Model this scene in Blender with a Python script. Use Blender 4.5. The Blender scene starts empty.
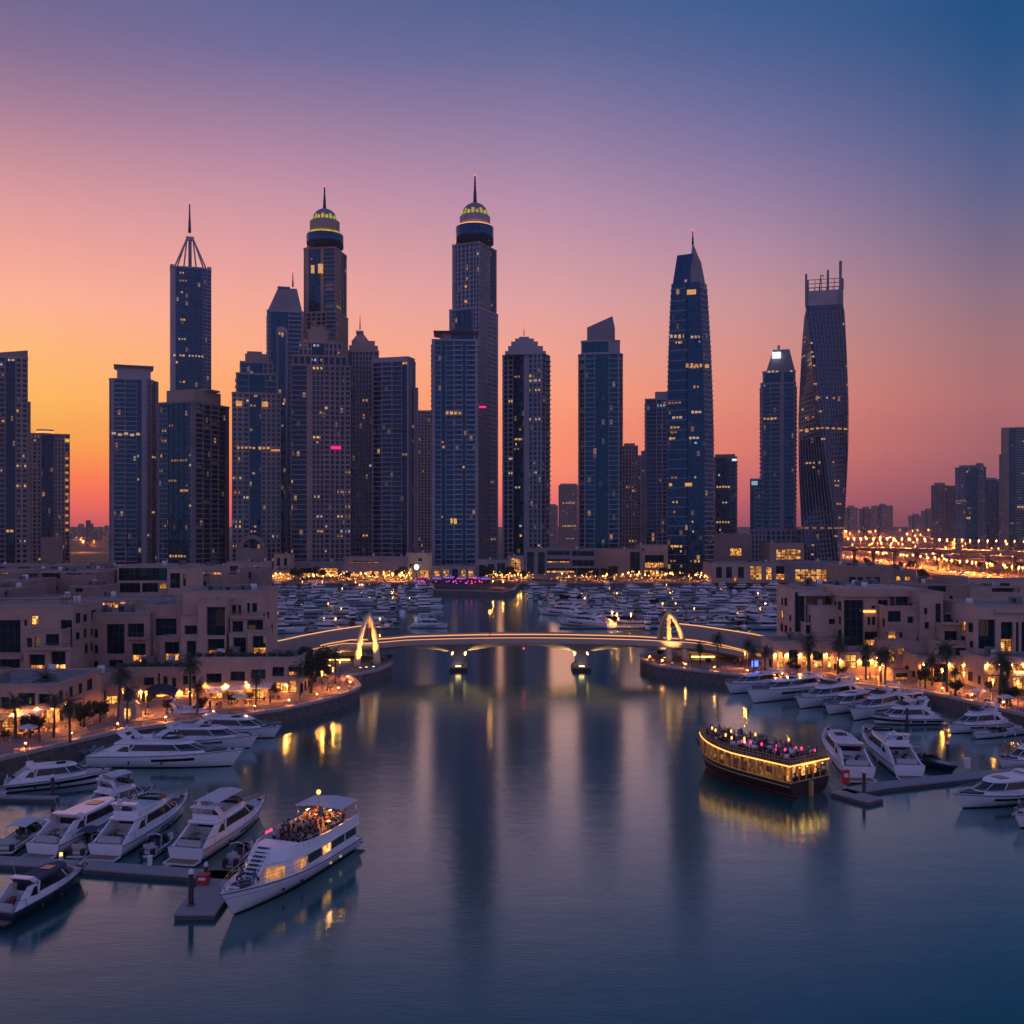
import bpy, math, random
from mathutils import Vector, Matrix
R = math.radians
random.seed(7)
scene = bpy.context.scene
COL = scene.collection

# ------------------------------------------------------------------ camera
F, HOR, CAMZ = 1000.0, 525.0, 40.0
cam = bpy.data.cameras.new('camera'); cam_o = bpy.data.objects.new('camera', cam); COL.objects.link(cam_o)
cam_o.location = (0, 0, CAMZ); cam_o.rotation_euler = (R(90), 0, 0)
cam.sensor_width = 36; cam.lens = 36 * F / 1024; cam.shift_y = (HOR - 512) / 1024
cam.clip_start = 1; cam.clip_end = 60000
scene.camera = cam_o

# ------------------------------------------------------------------ sky: dusk gradient by azimuth and elevation
def lin(c):
    f = lambda v: v / 12.92 if v <= 0.04045 else ((v + 0.055) / 1.055) ** 2.4
    return tuple(f(v / 255) for v in c) + (1,)
world = bpy.data.worlds.new('World'); scene.world = world; world.use_nodes = True
wn = world.node_tree; wn.nodes.clear()
def N(tree, t, **kw):
    n = tree.nodes.new(t)
    for k, v in kw.items(): setattr(n, k, v)
    return n
def M_(tree, op, a, b=None, c=None):
    n = N(tree, 'ShaderNodeMath', operation=op)
    for i, v in enumerate((a, b, c)):
        if v is None: continue
        if isinstance(v, (int, float)): n.inputs[i].default_value = v
        else: tree.links.new(v, n.inputs[i])
    return n.outputs[0]
tc = N(wn, 'ShaderNodeTexCoord'); sp = N(wn, 'ShaderNodeSeparateXYZ')
wn.links.new(tc.outputs['Generated'], sp.inputs[0])
elev = M_(wn, 'ARCSINE', M_(wn, 'MINIMUM', M_(wn, 'MAXIMUM', sp.outputs[2], -1.0), 1.0))
azim = M_(wn, 'ARCTAN2', sp.outputs[0], sp.outputs[1])
EMAX = 50.0
efac = M_(wn, 'DIVIDE', elev, R(EMAX))
def ramp(stops):
    n = N(wn, 'ShaderNodeValToRGB'); cr = n.color_ramp; cr.interpolation = 'EASE' if False else 'LINEAR'
    stops = sorted(stops)
    while len(cr.elements) < len(stops): cr.elements.new(0.5)
    for e, (p, c) in zip(cr.elements, stops): e.position = max(0, min(1, p)); e.color = c
    wn.links.new(efac, n.inputs[0]); return n.outputs[0]
ZEN = (76, 98, 160)
def column(px, stops):
    out = []
    for y, c in stops:
        dx, dz = (px - 512) / F, (HOR - y) / F
        el = math.degrees(math.atan2(dz, math.hypot(1, dx)))
        path = min(3800.0, 380 / max(1e-3, math.sin(R(el)))); tr = math.exp(-path * 0.00009)      # what the air takes away and adds
        out.append((el / EMAX, tuple(max(0.005, (v - (1 - tr) * i) / tr) for v, i in zip(lin(c), (.20, .16, .22))) + (1,)))
    out.append((1.0, lin(ZEN)))
    return math.atan((px - 512) / F), ramp(out)
cols = [
 column(30, [(0,(115,107,146)),(50,(136,114,150)),(100,(164,127,153)),(150,(195,142,156)),(200,(221,156,158)),(250,(240,167,155)),(300,(255,179,151)),(350,(255,186,125)),(400,(254,185,100)),(440,(253,170,88)),(480,(255,130,92)),(505,(240,112,102)),(525,(200,100,108))]),
 column(260, [(0,(100,104,150)),(50,(116,110,155)),(100,(148,123,158)),(150,(178,136,164)),(200,(205,150,166)),(250,(226,160,162)),(300,(244,170,155)),(350,(254,174,138)),(400,(254,168,116)),(450,(253,150,102)),(495,(246,118,104)),(525,(200,100,112))]),
 column(550, [(0,(81,100,147)),(50,(102,108,153)),(100,(130,119,160)),(150,(156,131,166)),(200,(182,143,171)),(250,(203,153,168)),(300,(222,162,163)),(350,(240,164,148)),(400,(254,160,127)),(450,(253,147,119)),(472,(252,143,118)),(505,(232,118,118)),(525,(200,104,116))]),
 column(750, [(0,(66,95,146)),(50,(82,101,150)),(100,(106,109,155)),(150,(130,119,160)),(200,(156,130,165)),(250,(180,141,163)),(300,(202,149,154)),(350,(216,147,140)),(400,(226,141,125)),(450,(222,128,118)),(500,(190,106,114)),(525,(158,92,108))]),
 column(990, [(0,(39,83,131)),(50,(48,87,134)),(100,(64,92,138)),(150,(84,98,140)),(200,(104,104,140)),(250,(126,110,138)),(300,(148,117,132)),(350,(166,119,124)),(400,(177,116,119)),(450,(168,108,114)),(500,(142,94,108)),(525,(122,84,102))]),
]
cur = cols[0][1]
def mixc(f, a, b):
    n = N(wn, 'ShaderNodeMix', data_type='RGBA'); wn.links.new(f, n.inputs[0])
    wn.links.new(a, n.inputs[6]); wn.links.new(b, n.inputs[7]); return n.outputs[2]
def mrange(v, a, b, smooth=True):
    n = N(wn, 'ShaderNodeMapRange'); n.interpolation_type = 'SMOOTHSTEP' if smooth else 'LINEAR'
    wn.links.new(v, n.inputs[0]); n.inputs[1].default_value = a; n.inputs[2].default_value = b; return n.outputs[0]
for (a0, _), (a1, r1) in zip(cols, cols[1:]):
    cur = mixc(mrange(azim, a0, a1, False), cur, r1)
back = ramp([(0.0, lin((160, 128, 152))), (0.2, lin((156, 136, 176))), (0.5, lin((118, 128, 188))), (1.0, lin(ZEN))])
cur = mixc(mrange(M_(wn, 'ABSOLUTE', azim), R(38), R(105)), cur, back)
bg = N(wn, 'ShaderNodeBackground'); wo = N(wn, 'ShaderNodeOutputWorld')
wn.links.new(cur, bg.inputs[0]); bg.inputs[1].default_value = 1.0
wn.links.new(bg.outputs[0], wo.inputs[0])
world.cycles.sampling_method = 'AUTOMATIC'

# the last of the sun's glow, low in the west behind the towers
SUN_AZ, SUN_EL = R(-24), R(3.0)
sun = bpy.data.lights.new('sun', 'SUN'); sun.energy = 0.35; sun.angle = R(12); sun.color = (1.0, 0.5, 0.28)
sun_o = bpy.data.objects.new('sun', sun); COL.objects.link(sun_o)
sd = Vector((math.sin(SUN_AZ) * math.cos(SUN_EL), math.cos(SUN_AZ) * math.cos(SUN_EL), math.sin(SUN_EL)))
sun_o.rotation_euler = sd.to_track_quat('Z', 'Y').to_euler()

scene.view_settings.view_transform = 'Standard'; scene.view_settings.look = 'None'
scene.view_settings.exposure = 0.0; scene.view_settings.gamma = 1.0; scene.view_settings.use_curve_mapping = False
scene.render.engine = 'CYCLES'
scene.cycles.use_denoising = True
scene.cycles.max_bounces = 6; scene.cycles.volume_bounces = 0; scene.cycles.sample_clamp_indirect = 4.0
scene.cycles.transparent_max_bounces = 8

# ------------------------------------------------------------------ materials
MATS = {}
def mat(name, col, rough=0.6, metal=0.0, var=0.0, scale=0.5, bump=0.0, bscale=8.0, spec=0.5, ior=1.5, coat=0.0, stretch=None):
    m = bpy.data.materials.new(name); m.use_nodes = True; t = m.node_tree
    p = t.nodes['Principled BSDF']
    p.inputs['Base Color'].default_value = tuple(col) + (1,)
    p.inputs['Roughness'].default_value = rough; p.inputs['Metallic'].default_value = metal
    p.inputs['IOR'].default_value = ior; p.inputs['Specular IOR Level'].default_value = spec
    p.inputs['Coat Weight'].default_value = coat
    if var or bump:
        geo = N(t, 'ShaderNodeNewGeometry')
        vec = geo.outputs['Position']
        if stretch:
            mp = N(t, 'ShaderNodeMapping'); mp.inputs['Scale'].default_value = stretch
            t.links.new(vec, mp.inputs[0]); vec = mp.outputs[0]
    if var:
        nz = N(t, 'ShaderNodeTexNoise'); nz.inputs['Scale'].default_value = scale; nz.inputs['Detail'].default_value = 6
        nz.inputs['Roughness'].default_value = 0.65
        t.links.new(vec, nz.inputs['Vector'])
        cr = N(t, 'ShaderNodeValToRGB'); cr.color_ramp.elements[0].position = 0.28; cr.color_ramp.elements[1].position = 0.72
        cr.color_ramp.elements[0].color = tuple(c * (1 - var) for c in col) + (1,)
        cr.color_ramp.elements[1].color = tuple(min(1, c * (1 + var)) for c in col) + (1,)
        t.links.new(nz.outputs[0], cr.inputs[0]); t.links.new(cr.outputs[0], p.inputs['Base Color'])
    if bump:
        nb = N(t, 'ShaderNodeTexNoise'); nb.inputs['Scale'].default_value = bscale; nb.inputs['Detail'].default_value = 4
        t.links.new(vec, nb.inputs['Vector'])
        b = N(t, 'ShaderNodeBump'); b.inputs['Strength'].default_value = bump; b.inputs['Distance'].default_value = 0.1
        t.links.new(nb.outputs[0], b.inputs['Height']); t.links.new(b.outputs[0], p.inputs['Normal'])
    MATS[name] = m; return m
def emit(name, col, strength, var=0.0, scale=1.2):
    m = bpy.data.materials.new(name); m.use_nodes = True; t = m.node_tree
    p = t.nodes['Principled BSDF']; p.inputs['Base Color'].default_value = (0.02, 0.02, 0.02, 1); p.inputs['Roughness'].default_value = 0.4
    p.inputs['Emission Color'].default_value = tuple(col) + (1,); p.inputs['Emission Strength'].default_value = strength
    if var:
        geo = N(t, 'ShaderNodeNewGeometry'); nz = N(t, 'ShaderNodeTexNoise')
        nz.inputs['Scale'].default_value = scale; nz.inputs['Detail'].default_value = 3
        t.links.new(geo.outputs['Position'], nz.inputs['Vector'])
        mr = N(t, 'ShaderNodeMapRange'); mr.inputs[1].default_value = 0.35; mr.inputs[2].default_value = 0.65
        mr.inputs[3].default_value = strength * (1 - var); mr.inputs[4].default_value = strength * (1 + var)
        t.links.new(nz.outputs[0], mr.inputs[0]); t.links.new(mr.outputs[0], p.inputs['Emission Strength'])
    MATS[name] = m; return m

mat('concrete_blue', (0.34, 0.325, 0.375), 0.75, var=0.18, scale=0.06)
mat('concrete_tan', (0.37, 0.265, 0.225), 0.8, var=0.2, scale=0.06)
mat('concrete_grey', (0.24, 0.225, 0.26), 0.75, var=0.18, scale=0.06)
mat('dark_metal', (0.05, 0.055, 0.07), 0.4, metal=0.6)
mat('roof_grey', (0.2, 0.18, 0.18), 0.85, var=0.3, scale=0.25)
mat('render_sand', (0.52, 0.345, 0.265), 0.85, var=0.16, scale=0.22, bump=0.15)
mat('render_rose', (0.47, 0.305, 0.245), 0.85, var=0.18, scale=0.25, bump=0.15)
mat('render_pale', (0.55, 0.385, 0.31), 0.85, var=0.15, scale=0.22, bump=0.15)
mat('frame_dark', (0.03, 0.03, 0.035), 0.4)
mat('gelcoat', (0.82, 0.80, 0.83), 0.22, var=0.05, scale=0.8, coat=0.4)
mat('gelcoat_grey', (0.42, 0.43, 0.50), 0.25, var=0.06, scale=0.8, coat=0.3)
mat('gelcoat_navy', (0.012, 0.016, 0.035), 0.15, coat=0.5)
mat('antifoul', (0.03, 0.02, 0.025), 0.5)
mat('tinted', (0.008, 0.012, 0.02), 0.06, spec=0.6)
mat('teak', (0.22, 0.14, 0.095), 0.65, var=0.35, scale=6, stretch=(0.4, 4, 1))
mat('cushion', (0.50, 0.46, 0.46), 0.85, var=0.1, scale=3)
mat('cushion_dark', (0.05, 0.055, 0.085), 0.85, var=0.2, scale=3)
mat('chrome', (0.6, 0.6, 0.62), 0.25, metal=1.0)
mat('canvas_navy', (0.03, 0.045, 0.09), 0.8, var=0.2, scale=2)
mat('canvas_white', (0.62, 0.57, 0.56), 0.85, var=0.1, scale=1)
mat('dhow_wood', (0.035, 0.02, 0.016), 0.45, var=0.4, scale=2.5, stretch=(0.5, 0.5, 6))
mat('trim_gold', (0.55, 0.34, 0.13), 0.5)
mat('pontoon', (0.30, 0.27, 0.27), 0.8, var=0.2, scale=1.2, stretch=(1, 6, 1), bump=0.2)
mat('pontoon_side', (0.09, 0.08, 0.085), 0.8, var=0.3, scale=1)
mat('pile_black', (0.02, 0.02, 0.024), 0.5)
mat('cap_white', (0.72, 0.7, 0.7), 0.5)
mat('bin_red', (0.5, 0.03, 0.035), 0.5)
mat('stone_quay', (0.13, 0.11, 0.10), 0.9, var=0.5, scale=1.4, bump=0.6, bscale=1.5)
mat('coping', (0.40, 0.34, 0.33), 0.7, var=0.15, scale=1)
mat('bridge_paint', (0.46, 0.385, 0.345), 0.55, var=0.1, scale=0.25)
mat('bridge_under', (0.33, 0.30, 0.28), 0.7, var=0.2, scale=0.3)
mat('arch_paint', (0.78, 0.60, 0.38), 0.45, var=0.06, scale=0.5)
mat('bark', (0.10, 0.07, 0.05), 0.9, var=0.4, scale=4, bump=0.5)
mat('palm_green', (0.05, 0.068, 0.03), 0.6, var=0.4, scale=1.5)
mat('leaf_green', (0.055, 0.068, 0.028), 0.65, var=0.5, scale=0.8)
mat('leaf_dark', (0.03, 0.042, 0.022), 0.65, var=0.5, scale=0.8)
mat('asphalt', (0.10, 0.092, 0.09), 0.85, var=0.2, scale=0.2)
mat('highway_concrete', (0.30, 0.26, 0.25), 0.85, var=0.2, scale=0.1)
mat('rail_metal', (0.16, 0.15, 0.16), 0.4, metal=0.6)
mat('skin', (0.42, 0.25, 0.17), 0.6)
mat('hair', (0.018, 0.013, 0.011), 0.7)
for i, c in enumerate([(0.55,0.5,0.5),(0.03,0.03,0.04),(0.3,0.03,0.06),(0.06,0.12,0.28),(0.5,0.38,0.2),(0.12,0.12,0.13)]): mat('cloth_%d' % i, c, 0.85, var=0.15, scale=9)
for i, c in enumerate([(0.02,0.025,0.05),(0.03,0.03,0.035),(0.2,0.17,0.14)]): mat('trouser_%d' % i, c, 0.85, var=0.15, scale=9)
mat('car_white', (0.6,0.6,0.6), 0.3, coat=0.5); mat('car_dark', (0.04,0.04,0.05), 0.3, coat=0.5); mat('tyre', (0.02,0.02,0.02), 0.8)
mat('sign_face', (0.03, 0.03, 0.035), 0.5)

emit('lamp_amber', (1.0, 0.46, 0.09), 2.4)
emit('down_amber', (1.0, 0.33, 0.06), 650)
emit('down_road', (1.0, 0.25, 0.03), 9000)
emit('down_dim', (1.0, 0.36, 0.08), 60)
emit('lamp_far', (1.0, 0.44, 0.09), 2.6)
emit('lamp_white', (1.0, 0.86, 0.66), 7)
emit('lamp_flood', (1.0, 0.60, 0.17), 8)
emit('strip_glow', (1.0, 0.50, 0.11), 9)
emit('lamp_blue', (0.05, 0.12, 1.0), 4)
emit('lamp_pink', (1.0, 0.04, 0.16), 2.2)
emit('lamp_purple', (0.42, 0.07, 1.0), 1.8)
emit('down_soft', (1.0, 0.36, 0.08), 210)
emit('lamp_red', (1.0, 0.03, 0.05), 5)
emit('led_gold', (1.0, 0.44, 0.09), 2.2)
emit('led_warm', (1.0, 0.40, 0.12), 1.35)
emit('win_warm', (1.0, 0.46, 0.15), 0.7, 0.5)
emit('win_gold', (1.0, 0.52, 0.10), 0.75, 0.7)
emit('win_amber', (1.0, 0.40, 0.10), 0.55, 0.5)
emit('win_pale', (1.0, 0.66, 0.40), 0.5, 0.5)
emit('win_cool', (0.5, 0.78, 1.0), 0.5, 0.4)
emit('sign_white', (0.85, 0.95, 1.0), 1.1, 0.3)
emit('dome_gold', (0.85, 0.68, 0.06), 0.5, 0.3, 0.3)
emit('magenta', (1.0, 0.02, 0.25), 1.2)
emit('head_white', (1.0, 0.8, 0.6), 8); emit('tail_red', (1.0, 0.06, 0.02), 6)

def lit_room(name, cols, strength, sx=1.0, sz=1.15):
    m = bpy.data.materials.new(name); m.use_nodes = True; t = m.node_tree; p = t.nodes['Principled BSDF']
    p.inputs['Base Color'].default_value = (0.02, 0.02, 0.02, 1); p.inputs['Roughness'].default_value = 0.2
    geo = N(t, 'ShaderNodeNewGeometry'); mp = N(t, 'ShaderNodeVectorMath', operation='MULTIPLY'); mp.inputs[1].default_value = (1 / sx, 1 / sx, 1 / sz)
    fl = N(t, 'ShaderNodeVectorMath', operation='FLOOR'); w = N(t, 'ShaderNodeTexWhiteNoise', noise_dimensions='3D'); nz = N(t, 'ShaderNodeTexNoise'); nz.inputs['Scale'].default_value = 2.2
    t.links.new(geo.outputs['Position'], mp.inputs[0]); t.links.new(mp.outputs[0], fl.inputs[0]); t.links.new(fl.outputs[0], w.inputs[0]); t.links.new(geo.outputs['Position'], nz.inputs['Vector'])
    cr = N(t, 'ShaderNodeValToRGB'); cr.color_ramp.elements[0].color = cols[0] + (1,); cr.color_ramp.elements[1].color = cols[1] + (1,)
    t.links.new(w.outputs['Value'], cr.inputs[0]); t.links.new(cr.outputs[0], p.inputs['Emission Color'])
    a = M_(t, 'POWER', w.outputs['Value'], 1.6); b = M_(t, 'POWER', M_(t, 'MULTIPLY', nz.outputs[0], 1.7), 2.5)
    t.links.new(M_(t, 'MULTIPLY', M_(t, 'ADD', M_(t, 'MULTIPLY', M_(t, 'ADD', a, 0.12), b), 0.03), strength), p.inputs['Emission Strength'])
    MATS[name] = m
lit_room('room_glow', ((1.0, 0.26, 0.03), (1.0, 0.46, 0.11)), 1.9)
lit_room('saloon_lit', ((1.0, 0.26, 0.03), (1.0, 0.42, 0.09)), 0.3, .9, .8)
lit_room('shop_glow', ((1.0, 0.30, 0.04), (1.0, 0.50, 0.13)), 1.35, 1.7, 1.6)
def tower_glass(name, col, tint=(0.05, 0.40, 1.0), lit=0.978, litstr=0.4, rough=0.1, spec=0.6):
    m = bpy.data.materials.new(name); m.use_nodes = True; t = m.node_tree; p = t.nodes['Principled BSDF']
    geo = N(t, 'ShaderNodeNewGeometry')
    mp = N(t, 'ShaderNodeVectorMath', operation='MULTIPLY'); mp.inputs[1].default_value = (1 / 2.1, 1 / 2.1, 1 / 3.7)
    ad = N(t, 'ShaderNodeVectorMath', operation='ADD'); ad.inputs[1].default_value = (0.013, 0.37, -3 / 3.7 + 0.01)
    fl = N(t, 'ShaderNodeVectorMath', operation='FLOOR'); wnz = N(t, 'ShaderNodeTexWhiteNoise', noise_dimensions='3D')
    t.links.new(geo.outputs['Position'], mp.inputs[0]); t.links.new(mp.outputs[0], ad.inputs[0]); t.links.new(ad.outputs[0], fl.inputs[0]); t.links.new(fl.outputs[0], wnz.inputs[0])
    cr = N(t, 'ShaderNodeValToRGB')
    cr.color_ramp.elements[0].color = tuple(c * 0.5 for c in col) + (1,); cr.color_ramp.elements[1].color = tuple(c * 1.7 for c in col) + (1,)
    t.links.new(wnz.outputs['Value'], cr.inputs[0]); t.links.new(cr.outputs[0], p.inputs['Base Color'])
    p.inputs['Roughness'].default_value = rough; p.inputs['Specular IOR Level'].default_value = spec; p.inputs['IOR'].default_value = 2.0; p.inputs['Specular Tint'].default_value = tint + (1,)
    sb = N(t, 'ShaderNodeVectorMath', operation='SUBTRACT'); sb.inputs[1].default_value = (0.5, 0.5, 0.5)
    t.links.new(wnz.outputs['Color'], sb.inputs[0])
    sc = N(t, 'ShaderNodeVectorMath', operation='SCALE'); sc.inputs['Scale'].default_value = 0.05
    t.links.new(sb.outputs[0], sc.inputs[0])
    a2 = N(t, 'ShaderNodeVectorMath', operation='ADD'); t.links.new(geo.outputs['Normal'], a2.inputs[0]); t.links.new(sc.outputs[0], a2.inputs[1])
    nm = N(t, 'ShaderNodeVectorMath', operation='NORMALIZE'); t.links.new(a2.outputs[0], nm.inputs[0]); t.links.new(nm.outputs[0], p.inputs['Normal'])
    gt = M_(t, 'GREATER_THAN', wnz.outputs['Value'], lit)
    s2 = N(t, 'ShaderNodeSeparateColor'); t.links.new(wnz.outputs['Color'], s2.inputs[0])
    es = M_(t, 'MULTIPLY', M_(t, 'MULTIPLY', gt, litstr), M_(t, 'MULTIPLY', s2.outputs[1], s2.outputs[1]))
    p.inputs['Emission Color'].default_value = (1.0, 0.48, 0.16, 1); t.links.new(es, p.inputs['Emission Strength'])
    MATS[name] = m
tower_glass('glass_blue', (0.005, 0.022, 0.046), (0.06, 0.42, 0.85))
tower_glass('glass_teal', (0.003, 0.028, 0.036), (0.04, 0.43, 0.84))
tower_glass('glass_dark', (0.006, 0.013, 0.026), (0.1, 0.3, 0.62))
tower_glass('glass_bronze', (0.010, 0.018, 0.032), (0.30, 0.52, 0.95), 0.985)
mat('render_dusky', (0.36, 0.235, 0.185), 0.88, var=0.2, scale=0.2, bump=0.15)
emit('win_dim', (1.0, 0.46, 0.16), 0.26, 0.5)
emit('win_rose', (1.0, 0.40, 0.24), 0.42, 0.5)
tower_glass('glass_room', (0.006, 0.014, 0.018), (0.08, 0.45, 0.6), 0.985, 0.15, 0.08, 0.5)
# ------------------------------------------------------------------ mesh builder
class MB:
    def __init__(s): s.v, s.f, s.m, s.smooth = [], [], [], []
    def add(s, vs, fs, mi=0, sm=False):
        o = len(s.v); s.v += [tuple(v) for v in vs]
        for f in fs: s.f.append([i + o for i in f]); s.m.append(mi); s.smooth.append(sm)
    def box(s, x0, x1, y0, y1, z0, z1, mi=0):
        s.add([(x0,y0,z0),(x1,y0,z0),(x1,y1,z0),(x0,y1,z0),(x0,y0,z1),(x1,y0,z1),(x1,y1,z1),(x0,y1,z1)],
              [(0,3,2,1),(4,5,6,7),(0,1,5,4),(1,2,6,5),(2,3,7,6),(3,0,4,7)], mi)
    def obox(s, P, t, n, u0, u1, v0, v1, z0, z1, mi=0):      # box along a facade: u along, v outward
        q = lambda u, v, z: (P[0] + t[0]*u + n[0]*v, P[1] + t[1]*u + n[1]*v, z)
        s.add([q(u0,v1,z0),q(u1,v1,z0),q(u1,v0,z0),q(u0,v0,z0),q(u0,v1,z1),q(u1,v1,z1),q(u1,v0,z1),q(u0,v0,z1)],
              [(0,3,2,1),(4,5,6,7),(0,1,5,4),(1,2,6,5),(2,3,7,6),(3,0,4,7)], mi)
    def prism(s, pts, z0, z1, mi=0, top=None, cap_mi=None):      # pts counter-clockwise
        top = top or pts; n = len(pts)
        s.add([(p[0],p[1],z0) for p in pts] + [(p[0],p[1],z1) for p in top], [(i,(i+1)%n,n+(i+1)%n,n+i) for i in range(n)], mi)
        s.add([(p[0],p[1],z1) for p in top], [tuple(range(n))], mi if cap_mi is None else cap_mi)
        s.add([(p[0],p[1],z0) for p in pts], [tuple(range(n))[::-1]], mi)
    def loft(s, rings, mi=0, closed=True, caps=(True, True), sm=False, mis=None):
        n = len(rings[0]); o = []
        vs = [v for r in rings for v in r]; fs = []; 
        base = len(s.v); s.v += [tuple(v) for v in vs]
        for k in range(len(rings)-1):
            for i in range(n if closed else n-1):
                j = (i+1) % n
                s.f.append([base+k*n+i, base+k*n+j, base+(k+1)*n+j, base+(k+1)*n+i]); s.m.append(mis[i] if mis else mi); s.smooth.append(sm)
        if closed and caps[0]: s.f.append([base+i for i in range(n)][::-1]); s.m.append(mi); s.smooth.append(False)
        if closed and caps[1]: s.f.append([base+(len(rings)-1)*n+i for i in range(n)]); s.m.append(mi); s.smooth.append(False)
    def tube(s, path, rad, n=6, mi=0, sm=True, caps=True):
        path = [Vector(p) for p in path]; rings = []
        up = Vector((0,0,1))
        for i, p in enumerate(path):
            d = (path[min(i+1,len(path)-1)] - path[max(i-1,0)]).normalized()
            a = d.cross(up) if abs(d.z) < 0.95 else d.cross(Vector((1,0,0)))
            a.normalize(); b = a.cross(d).normalized()
            r = rad[i] if isinstance(rad, (list, tuple)) else rad
            rings.append([tuple(p + (a*math.cos(2*math.pi*k/n) + b*math.sin(2*math.pi*k/n))*r) for k in range(n)])
        s.loft(rings, mi, True, (caps, caps), sm)
    def cyl(s, x, y, z0, z1, r0, r1=None, n=12, mi=0, sm=True):
        r1 = r0 if r1 is None else r1
        c = [(math.cos(2*math.pi*k/n), math.sin(2*math.pi*k/n)) for k in range(n)]
        s.loft([[(x+a*r0,y+b*r0,z0) for a,b in c],[(x+a*r1,y+b*r1,z1) for a,b in c]], mi, True, (True,True), sm)
    def lathe(s, x, y, prof, n=16, mi=0, sm=True):
        c = [(math.cos(2*math.pi*k/n), math.sin(2*math.pi*k/n)) for k in range(n)]
        s.loft([[(x+a*r,y+b*r,z) for a,b in c] for r,z in prof], mi, True, (True,True), sm)
    def ball(s, x, y, z, r, mi=0, n=8, m=5, sz=1.0):
        s.lathe(x, y, [(max(0.02*r, r*math.sin(math.pi*k/m)), z - r*sz*math.cos(math.pi*k/m)) for k in range(m+1)], n, mi)
    def build(s, name, mats, parent=None, loc=None):
        me = bpy.data.meshes.new(name); me.from_pydata(s.v, [], s.f)
        mats = mats if isinstance(mats, (list, tuple)) else [mats]
        for m in mats: me.materials.append(MATS[m])
        me.polygons.foreach_set('material_index', s.m); me.polygons.foreach_set('use_smooth', s.smooth)
        me.update()
        o = bpy.data.objects.new(name, me); COL.objects.link(o)
        if parent: o.parent = parent
        if loc: o.location = loc
        return o

def tag(o, label, cat=None, group=None):
    o['label'] = label
    if cat: o['category'] = cat
    if group: o['group'] = group
    return o
def thing(name, label, cat, loc=(0,0,0), rz=0.0, group=None):
    o = bpy.data.objects.new(name, None); COL.objects.link(o); o.empty_display_size = 0.5
    o.location = loc; o.rotation_euler = (0,0,rz); return tag(o, label, cat, group)
def struct(mb, name, mats, kind='structure'):
    o = mb.build(name, mats); o['kind'] = kind; return o
KIDS = {}
def copy_tree(o, parent=None):
    c = o.copy(); COL.objects.link(c); c.parent = parent
    for ch in list(o.children): copy_tree(ch, c)
    return c
def dup(proto, loc, rz, label, group=None, sc=1.0):
    c = copy_tree(proto); c.location = loc; c.rotation_euler = (0,0,rz); c.scale = (sc, sc, sc) if isinstance(sc, (int,float)) else sc
    c['label'] = label
    if group: c['group'] = group
    return c
USED = set()
def place(proto, loc, rz, label, group=None, sc=1.0):     # the first use moves the prototype itself
    if proto.name not in USED:
        USED.add(proto.name); proto.location = loc; proto.rotation_euler = (0,0,rz); proto.scale = (sc,sc,sc) if isinstance(sc,(int,float)) else sc
        proto['label'] = label
        if group: proto['group'] = group
        return proto
    return dup(proto, loc, rz, label, group, sc)

def g(px, py, z=0.0):                      # ground point seen at a place in the photograph
    d = (CAMZ - z) * F / (py - HOR); return Vector(((px - 512) / F * d, d, z))
def at(px, py, d):                         # point at distance d
    return Vector(((px - 512) / F * d, d, CAMZ - (py - HOR) / F * d))

# ------------------------------------------------------------------ land and water
LAND = 3.0
left_quay = [(-60,776),(0,758),(60,744),(117,731),(180,722),(231,716),(280,709),(318,701),(343,694),(357,688.5),(360,685),(355,679),(347,674.5)]
left_plat = [(362,673),(380,669),(391,664),(392,660),(386,657)]
right_quay = [(720,653),(660,651),(644,653),(640,656),(643,660),(657,665),(690,669.5),(720,672.5),(790,679.5),(870,685),(933,692.5),(976,702.5),(1024,714),(1080,731)]
basin = [Vector((-95,-300,LAND))] + [g(x,y,LAND) for x,y in left_quay + left_plat]
basin += [Vector((-52,292,LAND)), Vector((-86,318,LAND)), Vector((-108,352,LAND)), Vector((-125,420,LAND)), Vector((-168,640,LAND))]
basin += [at(430,580,640), at(434,594,575), at(470,594,566), at(503,596,556), at(514,590,575), at(520,580,640)]
for b in basin[-6:]: b.z = LAND
basin += [Vector((190,645,LAND)), Vector((150,420,LAND)), Vector((104,345,LAND)), Vector((76,302,LAND))]
basin += [g(x,y,LAND) for x,y in right_quay] + [Vector((110,60,LAND)), Vector((95,-300,LAND))]
land = MB()
outline = [tuple(p) for p in basin] + [(9000,-300,LAND),(16000,20000,LAND),(-16000,20000,LAND),(-9000,-300,LAND)]
import bmesh
bm = bmesh.new(); vs = [bm.verts.new(p) for p in outline]
es = [bm.edges.new((vs[i], vs[(i+1) % len(vs)])) for i in range(len(vs))]
bmesh.ops.triangle_fill(bm, edges=es, use_beauty=True)
bmesh.ops.recalc_face_normals(bm, faces=bm.faces)
for f in bm.faces:
    if f.normal.z < 0: f.normal_flip()
gm = bpy.data.meshes.new('ground'); bm.to_mesh(gm); bm.free()
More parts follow.
